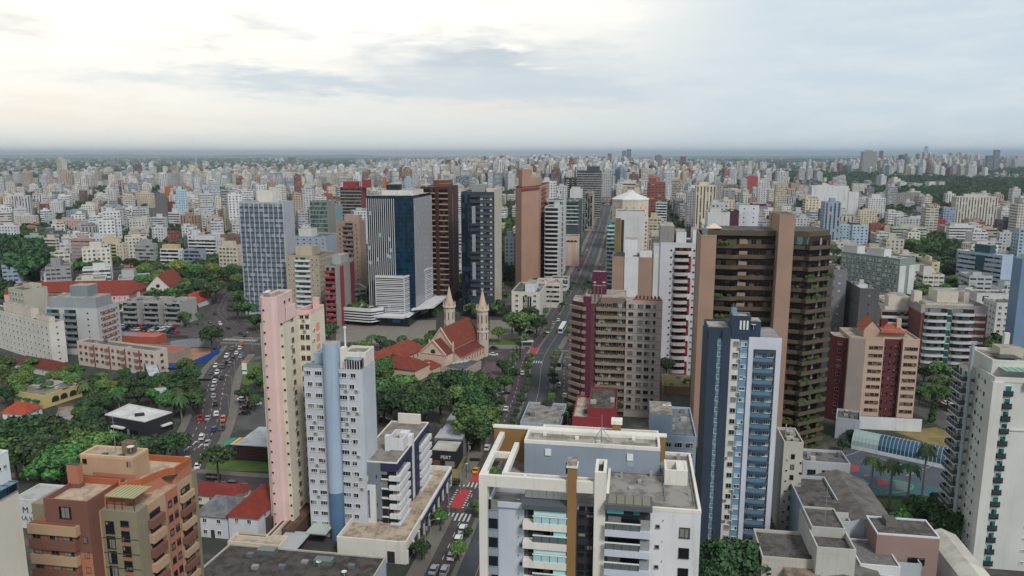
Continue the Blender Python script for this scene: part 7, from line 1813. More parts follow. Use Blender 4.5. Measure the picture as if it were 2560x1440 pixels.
    while Y < 17500:
        half = Y*.72; step = 20+(Y-1850)*.0082; x = -half
        while x < half:
            xx = x+R.uniform(-.4, .4)*step; yy = Y+R.uniform(-.5, .5)*step; u = 1280+F*xx/yy; x += step
            core = math.exp(-((u-1370)/330)**2)*math.exp(-((yy-3300)/2600)**2); core2 = math.exp(-((u-2330)/190)**2)*math.exp(-((yy-4800)/1300)**2); core3 = math.exp(-((u-800)/420)**2)*math.exp(-((yy-2300)/900)**2)
            g = noise.noise((xx*.0011, yy*.0011, 9.))+.4*noise.noise((xx*.005, yy*.005, 2.))
            if g < (.12 if u > 1900 else .02)-.75*max(core, core2, core3): continue
            if abs(xx-(LAVE[-1].x+(yy-LAVE[-1].y)*-.45)) < 12: continue
            t = R.random(); cn = R.choice(WT); fk = R.uniform(.85, 1.15); k = tuple(min(.82, c_*fk) for c_ in lin(PAL[cn])); a = R.choice((rot(A0), rot(25), rot(8))); e = Vector((-a.y, a.x)); p = Vector((xx, yy))
            if t < core*1.1 or t < core2*.8 or t < core3*.22+.016: w, dp, h, st = R.uniform(13, 22), R.uniform(13, 24), R.uniform(24, 50)+48*R.random()**2*max(core, core2*1.4), R.choice('pvbrp')
            elif t < .24: w, dp, h, st = R.uniform(11, 20), R.uniform(11, 20), R.uniform(8, 22), R.choice('pprb')
            else: w, dp, h, st = R.uniform(7, 13), R.uniform(7, 13), R.uniform(3.5, 7.5), 'n'
            if yy > 5500: w *= 1.15
            q = [p+a*sx*w/2+e*sy*dp/2 for sx, sy in ((-1, -1), (1, -1), (1, 1), (-1, 1))]; P = [(c.x, c.y) for c in q]
            fb.block(P, 0, h, k, st, 4, 3, R.choice(TILE) if st == 'n' and R.random() < .55 else R.choice(RCOL))
            if h > 24: t2 = [p+(c-p)*.5 for c in q]; fb.block([(c.x, c.y) for c in t2], h, h+R.uniform(3, 7), k, 'n')
            n += 1
        Y += step
    tag(fb.build('distant_buildings'), kind='stuff')
    print('FILL', cnt, len(cand), n)
fill()
# ------------------------------------------------------------------ trees
LM += [('the church', 1150, 340), ('the black restaurant', 360, 265), ('the near white block', 1480, 95), ('the sports court', 2230, 222), ('the navy striped tower', 1860, 168), ('the orange brick block', 290, 125), ('the pink tower', 720, 178), ('the navy office', 1000, 180), ('the black sawtooth shop', 1110, 225), ('the plum striped tower', 1545, 262), ('the maroon block', 2210, 252), ('the curved street', 540, 290), ('the white arched block', 1320, 480), ('the glass gallery', 2260, 240), ('the park trees', 470, 520), ('the sign wall', 535, 205), ('the curved balcony block', 2400, 340)]
nrng = np.random.default_rng(5)
def leafmat(name, h1, h2, tr=.0):
    m, t, p = newmat(name); g = t.n('NewGeometry'); oi = t.n('ObjectInfo')
    a = t.mix(g.outputs['Random Per Island'], lin(h1), lin(h2)); o = t.n('TexCoord').outputs['Object']
    a = t.mix(t.mr(t.noise(o, .45, 3), .35, .7, 0, .55), a, tuple(x*.5 for x in lin(h1)))
    hs = t.n('HueSaturation'); t.l(a, hs.inputs['Color']); t.l(t.math('MULTIPLY_ADD', oi.outputs['Random'], .075, .46), hs.inputs['Hue']); t.l(t.math('MULTIPLY_ADD', t.math('FRACT', t.math('MULTIPLY', oi.outputs['Random'], 7.3)), .75, .7), hs.inputs['Value'])
    t.l(hs.outputs[0], p.inputs['Base Color']); p.inputs['Roughness'].default_value = .7
    return m
LEAF1 = leafmat('leaves_green', '#345329', '#5b7f3e'); LEAF2 = leafmat('leaves_dark', '#20371f', '#3f5c30'); LEAF3 = leafmat('leaves_light', '#4a6229', '#728639'); LEAFR = leafmat('leaves_red', '#7a2e24', '#a04a38'); BARK = plain('#4a4036', .95); LEAFP_ = leafmat('palm_fronds', '#263f22', '#47602f')
def crown_arrays(n, leaf, rx, rz, ncl, flat=0.):
    """leaf-sized quads spread over irregular clumps that make up an uneven crown, centre at the origin"""
    d = nrng.normal(size=(ncl, 3)); d /= np.linalg.norm(d, axis=1)[:, None]; d[:, 2] = np.abs(d[:, 2])*1.1-.35
    c = d*np.array([rx, rx, rz])*nrng.uniform(.35, .8, (ncl, 1)); cr = nrng.uniform(.26, .46, ncl)*rx
    k = nrng.integers(0, ncl, n); e = nrng.normal(size=(n, 3)); e /= np.linalg.norm(e, axis=1)[:, None]; e[:, 2] = np.where(nrng.random(n) < .72, np.abs(e[:, 2]), e[:, 2])
    p = c[k]+e*(cr[k]*nrng.uniform(.55, 1.06, n))[:, None]*np.array([1, 1, .8])
    nn = e+nrng.normal(size=(n, 3))*.55; nn /= np.linalg.norm(nn, axis=1)[:, None]
    u = np.cross(nn, nrng.normal(size=(n, 3))); u /= np.linalg.norm(u, axis=1)[:, None]+1e-6; v = np.cross(nn, u)
    s = (leaf*nrng.uniform(.6, 1.25, n))[:, None]; u *= s; v *= s*.7
    return np.stack([p-u-v, p+u-v, p+u+v, p-u+v], 1)
def quads_mesh(name, Q, m):
    me = bpy.data.meshes.new(name); n = len(Q); me.vertices.add(4*n); me.loops.add(4*n); me.polygons.add(n)
    me.vertices.foreach_set('co', Q.reshape(-1).astype('f4')); me.loops.foreach_set('vertex_index', np.arange(4*n, dtype='i4')); me.polygons.foreach_set('loop_start', np.arange(0, 4*n, 4, dtype='i4'))
    me.update(calc_edges=True); me.materials.append(m); return me
def trunk_mesh(h, r, limbs=4, spread=2.4):
    mb = MB(); mb.tube((0, 0, -.2), (.1, .05, h*.5), r, r*.75, 8, BARK); mb.tube((.1, .05, h*.5), (.0, .1, h), r*.75, r*.3, 8, BARK)
    for i in range(limbs): a = i*6.28/limbs+.4; mb.tube((.05, .05, h*(.45+.08*i)), (spread*math.cos(a), spread*math.sin(a), h*(1.0+.06*i)), r*.5, r*.15, 6, BARK)
    return mb.mesh('trunk')
# nominal crown radius 5, crown centre at z 7
CR = []
for mt in (LEAF1, LEAF2, LEAF1, LEAF2, LEAF3):
    Q = crown_arrays(5200, .34, 5, 3.6, 30); Q[..., 2] += 7.2; CR.append(quads_mesh('crown', Q, mt))
CRF = []
for mt in (LEAF1, LEAF2, LEAF1, LEAF3):
    Q = crown_arrays(520, .95, 5, 4.0, 14); Q[..., 2] += 6.6; CRF.append(quads_mesh('crown', Q, mt))
TRK = [trunk_mesh(6.5, .32), trunk_mesh(7, .38, 5, 3)]
def palm_crown(n=18, L=4.1):
    Q = []
    for i in range(n):
        a = 6.283*i/n+R.uniform(-.2, .2); up = R.uniform(.1, .9); d = np.array([math.cos(a), math.sin(a), 0]); s = np.array([-d[1], d[0], 0])
        for k in range(9):
            t0, t1 = k/9, (k+1)/9; P = lambda t: d*L*t*(1-.15*t)+np.array([0, 0, L*(up*t-1.15*t*t)]); w = .55*math.sin(math.pi*(.12+.88*t0))+.12
            for sg in (-1, 1): Q.append([P(t0), P(t1), P(t1)+s*sg*w-np.array([0, 0, .28*w]), P(t0)+s*sg*w*1.05-np.array([0, 0, .28*w])])
    return np.array(Q)
PALMQ = [palm_crown(), palm_crown(18, 3.3)]
def palm_parts(h, r):
    mb = MB(); mb.tube((0, 0, -.1), (0, 0, h*.5), r*1.25, r, 8, plain('#7a7266', .9)); mb.tube((0, 0, h*.5), (.05, 0, h), r, r*.7, 8, plain('#7a7266', .9)); mb.tube((.05, 0, h), (.05, 0, h+.8), r*.75, r*.4, 8, plain('#4f6a35'))
    Q = PALMQ[int(h) % 2].copy(); Q[..., 2] += h+.7; return mb.mesh('trunk'), quads_mesh('fronds', Q, LEAFP_)
PALM_T, PALM_S = palm_parts(13.5, .3), palm_parts(7, .22)
def araucaria():
    mb = MB(); mb.tube((0, 0, -.1), (0, 0, 12), .38, .2, 8, BARK); Q = []
    for lay, (z, r, n) in enumerate(((10.2, 4.6, 9), (11.3, 4.2, 9), (12.3, 3.0, 7))):
        for i in range(n):
            a = 6.283*i/n+lay*.3; x, y = r*math.cos(a), r*math.sin(a); mb.tube((0, 0, z-.9), (x, y, z+.4), .1, .04, 4, BARK)
            q = crown_arrays(60, .34, 1.15, .6, 4); q += np.array([x, y, z+.6]); Q.append(q); q = crown_arrays(30, .3, .9, .45, 3); q += np.array([x*.6, y*.6, z+.1]); Q.append(q)
    return mb.mesh('trunk'), quads_mesh('crown', np.concatenate(Q), LEAF2)
ARAU = araucaria()
def cypress():
    mb = MB(); mb.tube((0, 0, -.1), (0, 0, 3), .2, .12, 6, BARK); Q = []
    for k in range(9): q = crown_arrays(110, .28, .95-.08*k, .7, 5); q += np.array([0, 0, 1+k*.95]); Q.append(q)
    return mb.mesh('trunk'), quads_mesh('crown', np.concatenate(Q), LEAF2)
CYP = cypress()
def put_tree(kind, x, y, s, desc, big=True, z=0, var=None, rz=None):
    if kind == 'b':
        i = R.randrange(4) if var is None else var
        parts = (('trunk', TRK[i % 2]), ('crown', CR[i])) if big else (('trunk', TRK[0]), ('crown', CRF[i % 4])); nm, cat, grp = 'broadleaf_tree', 'tree', 'broadleaf trees in the streets and yards'
    elif kind in 'pP': parts = tuple(zip(('trunk', 'fronds'), PALM_T if kind == 'P' else PALM_S)); nm, cat, grp = 'palm_tree', 'palm', 'palms'
    elif kind == 'a': parts = tuple(zip(('trunk', 'crown'), ARAU)); nm, cat, grp = 'araucaria_tree', 'tree', 'araucaria pines'
    else: parts = tuple(zip(('trunk', 'crown'), CYP)); nm, cat, grp = 'cypress_tree', 'tree', 'cypresses'
    o = empty(nm, (x, y, z), None, cat, grp); o.rotation_euler = (0, 0, R.uniform(0, 6.28)); k = R.uniform(.9, 1.1); o.scale = (s, s, s*k)
    for n_, me in parts: c = bpy.data.objects.new(n_, me); c.parent = o; col.objects.link(c)
    name_later(o, desc, x, y); return o
def hand_trees():
    def bt(L, desc=None, var=None):
        for u, v, r in L:
            s = r/5.0; p = G(u, v, 7.0*s); put_tree('b', p.x, p.y, s, desc or ('large spreading green tree' if r >= 6.5 else 'round green tree' if r >= 4.3 else 'small green tree'), True, 0, var)
    bt([(60, 1090, 8), (110, 1078, 8), (152, 1098, 8), (200, 1092, 7), (240, 1112, 7), (90, 1132, 8), (150, 1150, 8), (210, 1142, 6), (258, 1132, 5), (325, 1124, 5), (385, 1114, 5), (440, 1098, 4.5), (410, 1108, 5), (296, 1116, 5), (34, 1120, 7), (232, 1078, 5), (350, 1122, 5), (130, 1125, 7), (185, 1120, 7), (20, 1075, 6)])
    bt([(465, 915, 4.6), (455, 945, 5.2), (472, 968, 5.2), (482, 998, 4.6), (440, 985, 4.2), (492, 985, 4), (470, 935, 5)])
    bt([(215, 1010, 4), (245, 1000, 4.2), (270, 985, 4), (296, 985, 4), (240, 1036, 4), (205, 1030, 4), (322, 962, 4), (342, 988, 4), (182, 952, 3.6), (380, 960, 4), (402, 945, 4.2), (22, 940, 5), (52, 952, 5), (8, 908, 5), (135, 938, 3), (310, 935, 3), (60, 925, 4), (95, 960, 3.5), (262, 1005, 3.6), (375, 985, 3.6), (260, 960, 3.8), (120, 972, 3), (225, 975, 3.6), (210, 1052, 4)])
    bt([(165, 925, 3), (290, 965, 3.4), (398, 965, 3.4)], 'yellowish green tree', 4)
    bt([(527, 838, 6), (640, 940, 4.2), (662, 960, 4), (690, 930, 4), (612, 985, 3.4), (636, 1002, 3), (640, 800, 4.5), (605, 745, 6.5), (592, 768, 5.5), (620, 770, 5), (460, 790, 4), (480, 770, 4.5), (430, 745, 4)])
    bt([(957, 915, 5), (985, 900, 4.2), (955, 935, 5), (905, 862, 4), (950, 850, 3.6), (972, 862, 3.4), (1045, 858, 4.2), (1072, 850, 3.6), (1035, 873, 3.6), (1082, 838, 3.6), (1010, 872, 3), (890, 880, 4)])
    bt([(958, 978, 8), (1010, 966, 8), (1062, 990, 8), (978, 1012, 7), (1040, 1018, 7), (1100, 1002, 6), (1132, 958, 6.6), (1166, 958, 6), (1142, 990, 5), (1205, 962, 5.6), (1232, 972, 4.6), (1190, 1012, 6.6), (1168, 1048, 7), (1212, 1040, 6), (1200, 1078, 5), (1095, 950, 4.6), (1240, 1005, 3.8), (1180, 985, 5.5), (945, 1000, 6), (1005, 1000, 6)])
    bt([(1272, 930, 4), (1260, 950, 4), (1282, 936, 3.4), (1308, 800, 8), (1342, 806, 6), (1280, 802, 5), (1298, 828, 3), (1325, 785, 6), (1255, 915, 3.2)])
    bt([(1246, 832, 3.6)], 'light green round tree', 4)
    bt([(1672, 855, 5), (1666, 915, 4), (1526, 1006, 4), (1430, 1000, 2.4), (1420, 1040, 2.2), (1790, 1398, 5), (1842, 1404, 6), (1800, 1428, 5), (1757, 1388, 4), (1760, 1190, 3), (1680, 1040, 2.5), (1720, 955, 2.2), (1745, 1130, 2.5)])
    bt([(2350, 930, 5), (2372, 985, 4.6), (2420, 990, 5), (2390, 940, 4), (2290, 1258, 3), (2322, 1278, 4), (2362, 1292, 5), (2392, 1312, 4), (2345, 1250, 3), (2340, 960, 4), (2312, 930, 4), (160, 945, 4), (190, 930, 3.6), (225, 950, 4), (255, 945, 3.5), (300, 955, 3.5), (350, 940, 3.4), (80, 905, 3.6), (45, 975, 3.6), (15, 985, 3.6), (425, 960, 4), (415, 1000, 4), (2410, 925, 4.5), (2300, 985, 3.5), (2255, 1295, 3), (2415, 1250, 3.5), (2130, 1085, 2), (2108, 1110, 2)])
    bt([(2330, 618, 8), (2282, 612, 7), (2372, 636, 7), (2305, 640, 6), (2352, 655, 5), (2395, 660, 6), (2300, 600, 6), (2260, 640, 5), (2330, 690, 5), (2290, 720, 6), (2390, 700, 5), (2310, 735, 6), (2360, 720, 5), (2420, 720, 5), (2275, 745, 5), (2400, 610, 5)])
    for u, v, k in ((215, 1012, 'p'), (455, 1052, 'p'), (440, 800, 'p'), (470, 822, 'p'), (500, 815, 'p'), (432, 790, 'p'), (880, 905, 'p'), (930, 880, 'p'), (955, 882, 'p'), (1005, 880, 'p'), (1060, 895, 'p'), (335, 800, 'p'), (1762, 1180, 'p'), (907, 770, 'p'), (2310, 1000, 'p'), (2335, 1012, 'p'), (2382, 1000, 'p'), (2355, 985, 'p'), (405, 760, 'p'), (1212, 850, 'p'), (300, 1035, 'p')): p = G(u, v); put_tree(k, p.x, p.y, R.uniform(.9, 1.15), 'short palm')
    for u, v in ((2172, 1282), (2222, 1272), (2265, 1292), (2305, 1248)): p = G(u, v); put_tree('P', p.x, p.y, 1.0, 'tall smooth trunked royal palm')
    p = G(548, 1222); put_tree('a', p.x, p.y, .95, 'flat crowned araucaria pine with a bare trunk')
    for u, v in ((470, 735), (410, 720), (520, 730), (2420, 705), (2270, 690), (380, 640), (2372, 715), (330, 700)): p = G(u, v); put_tree('a', p.x, p.y, 1.15, 'umbrella shaped araucaria pine')
    for u, v in ((1292, 905), (1300, 898), (1284, 912), (2325, 1062), (2332, 1058)): p = G(u, v); put_tree('c', p.x, p.y, .8 if u < 1400 else 1.2, 'dark column shaped cypress')
    # park on the left, in front of the ribbed tower
    n = 0
    while n < 34:
        u, v = R.uniform(350, 600), R.uniform(690, 775)
        if v > 770-abs(u-480)*.05: continue
        p = G(u, v); put_tree('b', p.x, p.y, R.uniform(1.0, 1.6), 'tall park tree' if n % 3 else 'yellow green park tree', True, 0, 4 if n % 3 == 0 else None); n += 1
    # hedges and shrubs by the sign lawn
    for lab, px, h in (('clipped hedge along the lawn behind the sign wall', ((560, 1150), (670, 1146)), 1.6), ('dark hedge beside the black sawtooth shop', ((1078, 1210), (1150, 1212)), 2.2)):
        a, b_ = G(*px[0]), G(*px[1]); L = (b_-a).length; Q = crown_arrays(1500, .25, 1.2, h*.7, 10); 
        Q = np.stack([Q+0]); Q = Q[0]; Q += (np.array([a.x, a.y, h*.5])+nrng.random((1500, 1))*np.array([b_.x-a.x, b_.y-a.y, 0]))[:, None, :]
        o = bpy.data.objects.new('hedge', quads_mesh('hedge', Q, LEAF2)); col.objects.link(o); tag(o, lab, 'hedge', kind='stuff')
    # avenue median trees
    fine = []
    for s_, off in ((11, -4.9), (9, 5.6), (14, 15.5), (17, -13.5)):
        P = offs(AVE, off); acc = 0
        for a, b_ in zip(P, P[1:]):
            L = (b_-a).length; t = acc
            while t < L:
                q = a+(b_-a)*t/L
                if 150 < q.y < 540 and not any(abs((q-c[2]).dot(YD)) < 9 for c in (C1, C2, C3)) and R.random() < .8: fine.append((q, .38 if abs(off) < 6 else .5))
                t += s_
            acc = t-L
    for q, s_ in fine: put_tree('b', q.x+R.uniform(-.4, .4), q.y, s_*R.uniform(.7, 1.2), 'small tree on the avenue strip', q.y < 350)
hand_trees()
def random_trees():
    cnt = 0; Qs = []; proto = [crown_arrays(200, 1.5, 5, 4.0, 9) for _ in range(6)]; far = [crown_arrays(46, 3.0, 6.5, 4.2, 5) for _ in range(6)]
    c = []
    Y = 300.
    while Y < 1900:
        half = Y*.72; st = 9 if Y < 1000 else 12; x = -half
        while x < half:
            xx, yy = x+R.uniform(-4, 4), Y+R.uniform(-4, 4); x += st
            if key(xx, yy) in OCC: continue
            u, v = proj(xx, yy, 0)
            if v > 800 and u < 2300 and not 620 < u < 900: continue
            if u > 2100 and yy < 330: continue
            g = noise.noise((xx*.006, yy*.006, 14.)); z = nobuild(xx, yy); hill = u > 1980 and yy > 1000
            if R.random() < (1. if z else .62+.8*g if hill else .34+.7*g): c.append((yy, xx, z))
        Y += st
    c.sort()
    for yy, xx, z in c:
        r = R.uniform(.75, 1.35) if z else R.uniform(.5, 1.05)
        if cnt < 12 and yy > 300: put_tree('b', xx, yy, r, 'bushy green tree', False); cnt += 1
        else: q = R.choice(proto)*r; q = q+np.array([xx, yy, 5.6*r]); Qs.append(q)
    Y = 1900.
    while Y < 14000:
        half = Y*.72; st = 24+(Y-1900)*.012; x = -half
        while x < half:
            xx, yy = x+R.uniform(-.5, .5)*st, Y+R.uniform(-.5, .5)*st; x += st
            u = 1280+F*xx/yy; core = math.exp(-((u-1370)/330)**2)*math.exp(-((yy-3300)/2600)**2)
            g = noise.noise((xx*.0011, yy*.0011, 9.))+.4*noise.noise((xx*.004, yy*.004, 31.))
            if R.random() < 1.05-1.2*g-.55*core+(.25 if u > 1900 else 0):
                q = R.choice(far)*R.uniform(.9, 1.5)*(1+(yy-1900)/9000); Qs.append(q+np.array([xx, yy, 5.5]))
        Y += st
    o = bpy.data.objects.new('distant_trees', quads_mesh('distant_trees', np.concatenate(Qs), leafmat('leaves_far', '#22381f', '#43602f'))); col.objects.link(o); tag(o, kind='stuff')
    # dense wood by the left border and the red flame trees above the convent
    Qs = []
    for k in range(70):
        u, v = R.uniform(-70, 112), R.uniform(630, 715)
        if u > 60 and v < 655: continue
        p = G(u, v); r = R.uniform(1.2, 2.0); q = crown_arrays(420, .95, 5, 4.2, 10)*r; Qs.append(q+np.array([p.x, p.y, 8*r]))
    o = bpy.data.objects.new('woodland', quads_mesh('woodland', np.concatenate(Qs), LEAF2)); col.objects.link(o); tag(o, 'dense dark green wood at the left border', 'woodland', kind='stuff')
    for i, u in enumerate((165, 200, 240)): p = G(u, 705); o = put_tree('b', p.x, p.y, 1.5, 'red flowering flame tree', True, 0, 0); o.children[1].data = o.children[1].data.copy(); o.children[1].data.materials[0] = LEAFR
random_trees()

# ------------------------------------------------------------------ vehicles
TYRE = plain('#17181a', .9); HUB = plain('#8f9194', .4, .5); CGL = plain('#14181c', .08); LAMPW = plain('#d8dad6', .2); LAMPR = plain('#7a1418', .3)
def loft(st, m, mb):
    """st: list of (x, half width, z0, z1) cross sections, closed"""
    b = len(mb.v); k = mb.mi(m)
    for x, w, z0, z1 in st: mb.v += [(x, -w, z0), (x, w, z0), (x, w*.93, z1), (x, -w*.93, z1)]
    for i in range(len(st)-1):
        o = b+4*i
        for q in ((0, 1, 5, 4), (1, 2, 6, 5), (2, 3, 7, 6), (3, 0, 4, 7)): mb.f.append(tuple(o+j for j in q)[::-1]); mb.m.append(k)
    mb.f.append((b, b+1, b+2, b+3)); mb.m.append(k); o = b+4*(len(st)-1); mb.f.append((o+3, o+2, o+1, o)); mb.m.append(k)
PAINTS = {'white': '#cfd0d0', 'silver': '#9a9da1', 'grey': '#5d6064', 'black': '#1b1c1f', 'red': '#b02a22', 'orange': '#c2622c', 'blue': '#1f3c78', 'dark red': '#5c1a22', 'yellow': '#d19a1e', 'dark': '#2c2e33'}
PM = {k: plain(v, .25) for k, v in PAINTS.items()}
def car_kit(suv):
    mb = MB(); h = .15 if suv else 0; body = plain('#cfd0d0', .25)
    loft([(-2.1, .72, .38, .72+h), (-2.02, .84, .3, .88+h), (-1.2, .88, .24, .95+h), (.8, .88, .24, .92+h), (1.75, .86, .28, .80+h), (2.08, .72, .34, .66+h)], body, mb)
    x0 = -1.95 if suv else -1.45
    rb = MB(); loft([(x0+.25, .66, 1.42+h, 1.47+h), (x0+.5, .7, 1.43+h, 1.5+h), (.1, .7, 1.42+h, 1.49+h), (.35, .66, 1.38+h, 1.43+h)], body, mb)
    gl = MB(); loft([(x0, .76, .86+h, .95+h), (x0+.28, .74, .88+h, 1.44+h), (.3, .74, .88+h, 1.41+h), (1.05, .76, .86+h, .93+h)], CGL, gl)
    w = MB()
    P = []
    def wheel(rings):
        m = MB(); n = 12
        for y0, y1, r, mm in rings: m.tube((0, y0, 0), (0, y1, 0), r, r, n, mm)
        return m.mesh('wheel')
    def lamp(mm, wd): m = MB(); m.box(-.04, .04, -wd, wd, -.07, .07, mm); return m.mesh('light')
    return mb.mesh('body'), gl.mesh('window_glass'), wheel(((-.1, .1, .32, TYRE),)), lamp(LAMPW, .18), lamp(LAMPR, .16), h, wheel(((-.11, .11, .19, HUB),))
CARK = [car_kit(False), car_kit(True)]
STREETS = [AVE, CURV, LST, RST]+[C1, C2, C3]
def heading(p):
    best = (1e9, 0)
    for s in STREETS:
        for a, b in zip(s, s[1:]):
            a, b = Vector(a), Vector(b); d = b-a; t = max(0, min(1, (p-a).dot(d)/d.length_squared)); q = (a+d*t-p).length
            if q < best[0]: best = (q, math.atan2(d.y, d.x))
    return best[1]
def put_car(x, y, rz, color, suv, desc, detail=True):
    k = CARK[1 if suv else 0]; o = empty('parked_car' if 'parked' in desc else 'car', (x, y, .06), None, 'car', 'cars on the streets and lots'); o.rotation_euler = (0, 0, rz)
    def part(nm, me, loc=(0, 0, 0)):
        c = bpy.data.objects.new(nm, me); c.parent = o; c.location = loc; col.objects.link(c); return c
    b = part('body', k[0]); b.material_slots[0].link = 'OBJECT'; b.material_slots[0].material = PM[color]; part('window_glass', k[1])
    for sx in (1.3, -1.28):
        for sy in (.8, -.8):
            w = part('wheel', k[2], (sx, sy, .32)); c = part('hub', k[6]); c.parent = w
    if detail:
        for sy in (.55, -.55): part('headlight', k[3], (2.02, sy, .62+k[5])); part('taillight', k[4], (-2.06, sy, .72+k[5]))
    name_later(o, color+' '+('estate car' if suv else 'car')+' '+desc, x, y); return o
CL = '''600 873 white|581 875 grey|592 885 white|567 893 white|602 894 silver|581 899 black|570 909 black|539 917 white|557 919 grey|575 915 grey|528 935 grey|543 934 white|538 945 dark|554 947 dark|537 956 white|533 975 silver|534 993 silver|539 1013 black|541 1038 white|501 1049 red|520 1049 silver|558 1052 orange|535 1077 blue|556 1074 black|505 1097 white|519 1113 silver|448 1153 black|465 1158 white|495 1169 white|540 1217 black|587 1216 dark|537 787 dark|525 808 grey|550 812 white|570 822 black|600 835 dark|603 862 orange|330 851 grey|375 849 dark|365 854 white|503 853 dark|612 842 black
1218 1123 white|1265 1025 white|1238 1063 white|1306 936 white|1318 900 black|1370 832 white|1396 803 white|1384 811 silver|1425 920 white|1397 965 white|1412 992 white|1407 915 dark|1425 850 orange|1085 1430 silver|1190 1180 yellow|1455 805 white|1462 780 silver|1468 760 white|1440 830 dark'''
def cars():
    for i, w in enumerate(CL.replace('\n', '|').split('|')):
        u, v, c = w.split(' ', 2); p = G(int(u), int(v)); h = heading(p); 
        put_car(p.x, p.y, h+(math.pi if i % 2 and int(u) < 640 else 0), c, i % 3 == 0, 'driving on the road', p.y < 260)
    for u, v, c in ((1157, 1328, 'white'), (1146, 1354, 'white'), (1130, 1394, 'white'), (1112, 1432, 'silver')): p = G(u, v); put_car(p.x, p.y, heading(p), c, v % 2 == 0, 'parked by saplings')
    for u, v, c in ((615, 1023, 'black'), (613, 1036, 'black'), (607, 1002, 'white'), (627, 1011, 'dark red'), (641, 1013, 'silver')): p = G(u, v); put_car(p.x, p.y, rad(10), c, False, 'parked in a lot')
    for u, v, c in ((1235, 873, 'dark'), (1234, 889, 'white'), (2368, 1012, 'white'), (2346, 1014, 'red'), (1000, 925, 'dark'), (960, 1052, 'dark red')): p = G(u, v); put_car(p.x, p.y, rad(-5), c, False, 'parked at the kerb')
    for r, v in enumerate((818, 826, 834)):
        for k in range(13):
            if R.random() < .14: continue
            p = G(300+k*11.5+r*3+R.uniform(-1.5, 1.5), v); put_car(p.x, p.y, rad(75)+R.uniform(-.06, .06), R.choice(['white', 'white', 'silver', 'grey', 'black', 'red', 'dark', 'blue']), R.random() < .4, 'parked in car park', False)
    for off, d in ((-9.3, 0), (-7.4, 0), (9, 0), (11.5, 0)):
        P = offs(AVE, off)
        for a, b in zip(P, P[1:]):
            if 440 < a.y < 1000:
                for _ in range(1 if a.y > 520 else 0):
                    q = a+(b-a)*R.random()
                    if R.random() < .55: put_car(q.x, q.y, math.atan2((b-a).y, (b-a).x), R.choice(['white', 'silver', 'grey', 'black', 'red']), False, 'on the far avenue', False)
cars()
def bus():
    p = G(1406, 826); h = heading(p); o = empty('city_bus', (p.x, p.y, .05), 'white city bus on the central bus lane', 'bus'); o.rotation_euler = (0, 0, h)
    m = MB(); loft([(-9, 1.2, .45, 3.0), (-8.9, 1.25, .35, 3.15), (8.7, 1.25, .35, 3.15), (9, 1.2, .45, 3.0)], plain('#c9cbcd', .3), m); m.build('body').parent = o
    g = MB()
    for s in (-1, 1): g.box(-8.6, 8.4, s*1.27-.02, s*1.27+.02, 1.5, 2.5, CGL)
    g.build('window').parent = o; g = MB(); g.box(9.0, 9.03, -1.0, 1.0, 1.2, 2.7, CGL); g.box(-9.03, -9.0, -1.0, 1.0, 1.4, 2.6, CGL); g.build('windscreen').parent = o
    g = MB(); g.box(-9.04, -9.0, -1.1, 1.1, 2.7, 2.95, plain('#b02a22')); g.build('stripe').parent = o
    for x in (-6.5, -1, 6.4):
        for s in (-1.12, 1.12): w = MB(); w.tube((x, s-.14, .5), (x, s+.14, .5), .5, .5, 12, TYRE); w.build('wheel').parent = o
    for s in (-.8, .8): w = MB(); w.box(9.0, 9.06, s-.2, s+.2, .7, .95, LAMPW); w.build('headlight').parent = o
    # tube shaped station beside the lane
    p = G(1400, 912); d = YD; t = empty('tube_station', (p.x, p.y, 0), 'glass tube bus station between the lanes of the avenue', 'bus station'); m = MB(); rb = MB(); n = 10; L = 9
    for k in range(n):
        a0, a1 = rad(-20+220*k/n), rad(-20+220*(k+1)/n); P = lambda s, a: (p.x+d.x*s+XD.x*1.4*math.cos(a), p.y+d.y*s+XD.y*1.4*math.cos(a), 2.1+1.4*math.sin(a))
        m.face([P(-L, a0), P(L, a0), P(L, a1), P(-L, a1)], plain('#2d3a40', .1))
        for j in range(10): s = -L+2*j; rb.tube(P(s, a0), P(s, a1), .05, .05, 4, plain('#4c5256', .4))
    m.build('glass_tube', t); rb.build('ribs', t); m = MB(); m.prism([p+XD*sx*1.3+d*sy*(L-.1) for sx, sy in ((-1, -1), (1, -1), (1, 1), (-1, 1))], 0, 1.2, plain('#8a8c8c')); m.build('platform', t)
    p = G(1318, 866); o = empty('kiosk', (p.x, p.y, 0), 'small grey news kiosk with a flat roof at the plaza corner', 'kiosk'); m = MB(); m.box(p.x-2.6, p.x+2.6, p.y-1.4, p.y+1.4, 0, 2.6, plain('#7c7f82')); m.build('body', o); m = MB(); m.box(p.x-3, p.x+3, p.y-1.8, p.y+1.8, 2.6, 2.85, plain('#b9babb')); m.build('roof', o); m = MB(); m.box(p.x-2.2, p.x+2.2, p.y-1.46, p.y-1.4, .8, 2.2, plain('#26282b')); m.build('shutter', o)
bus()
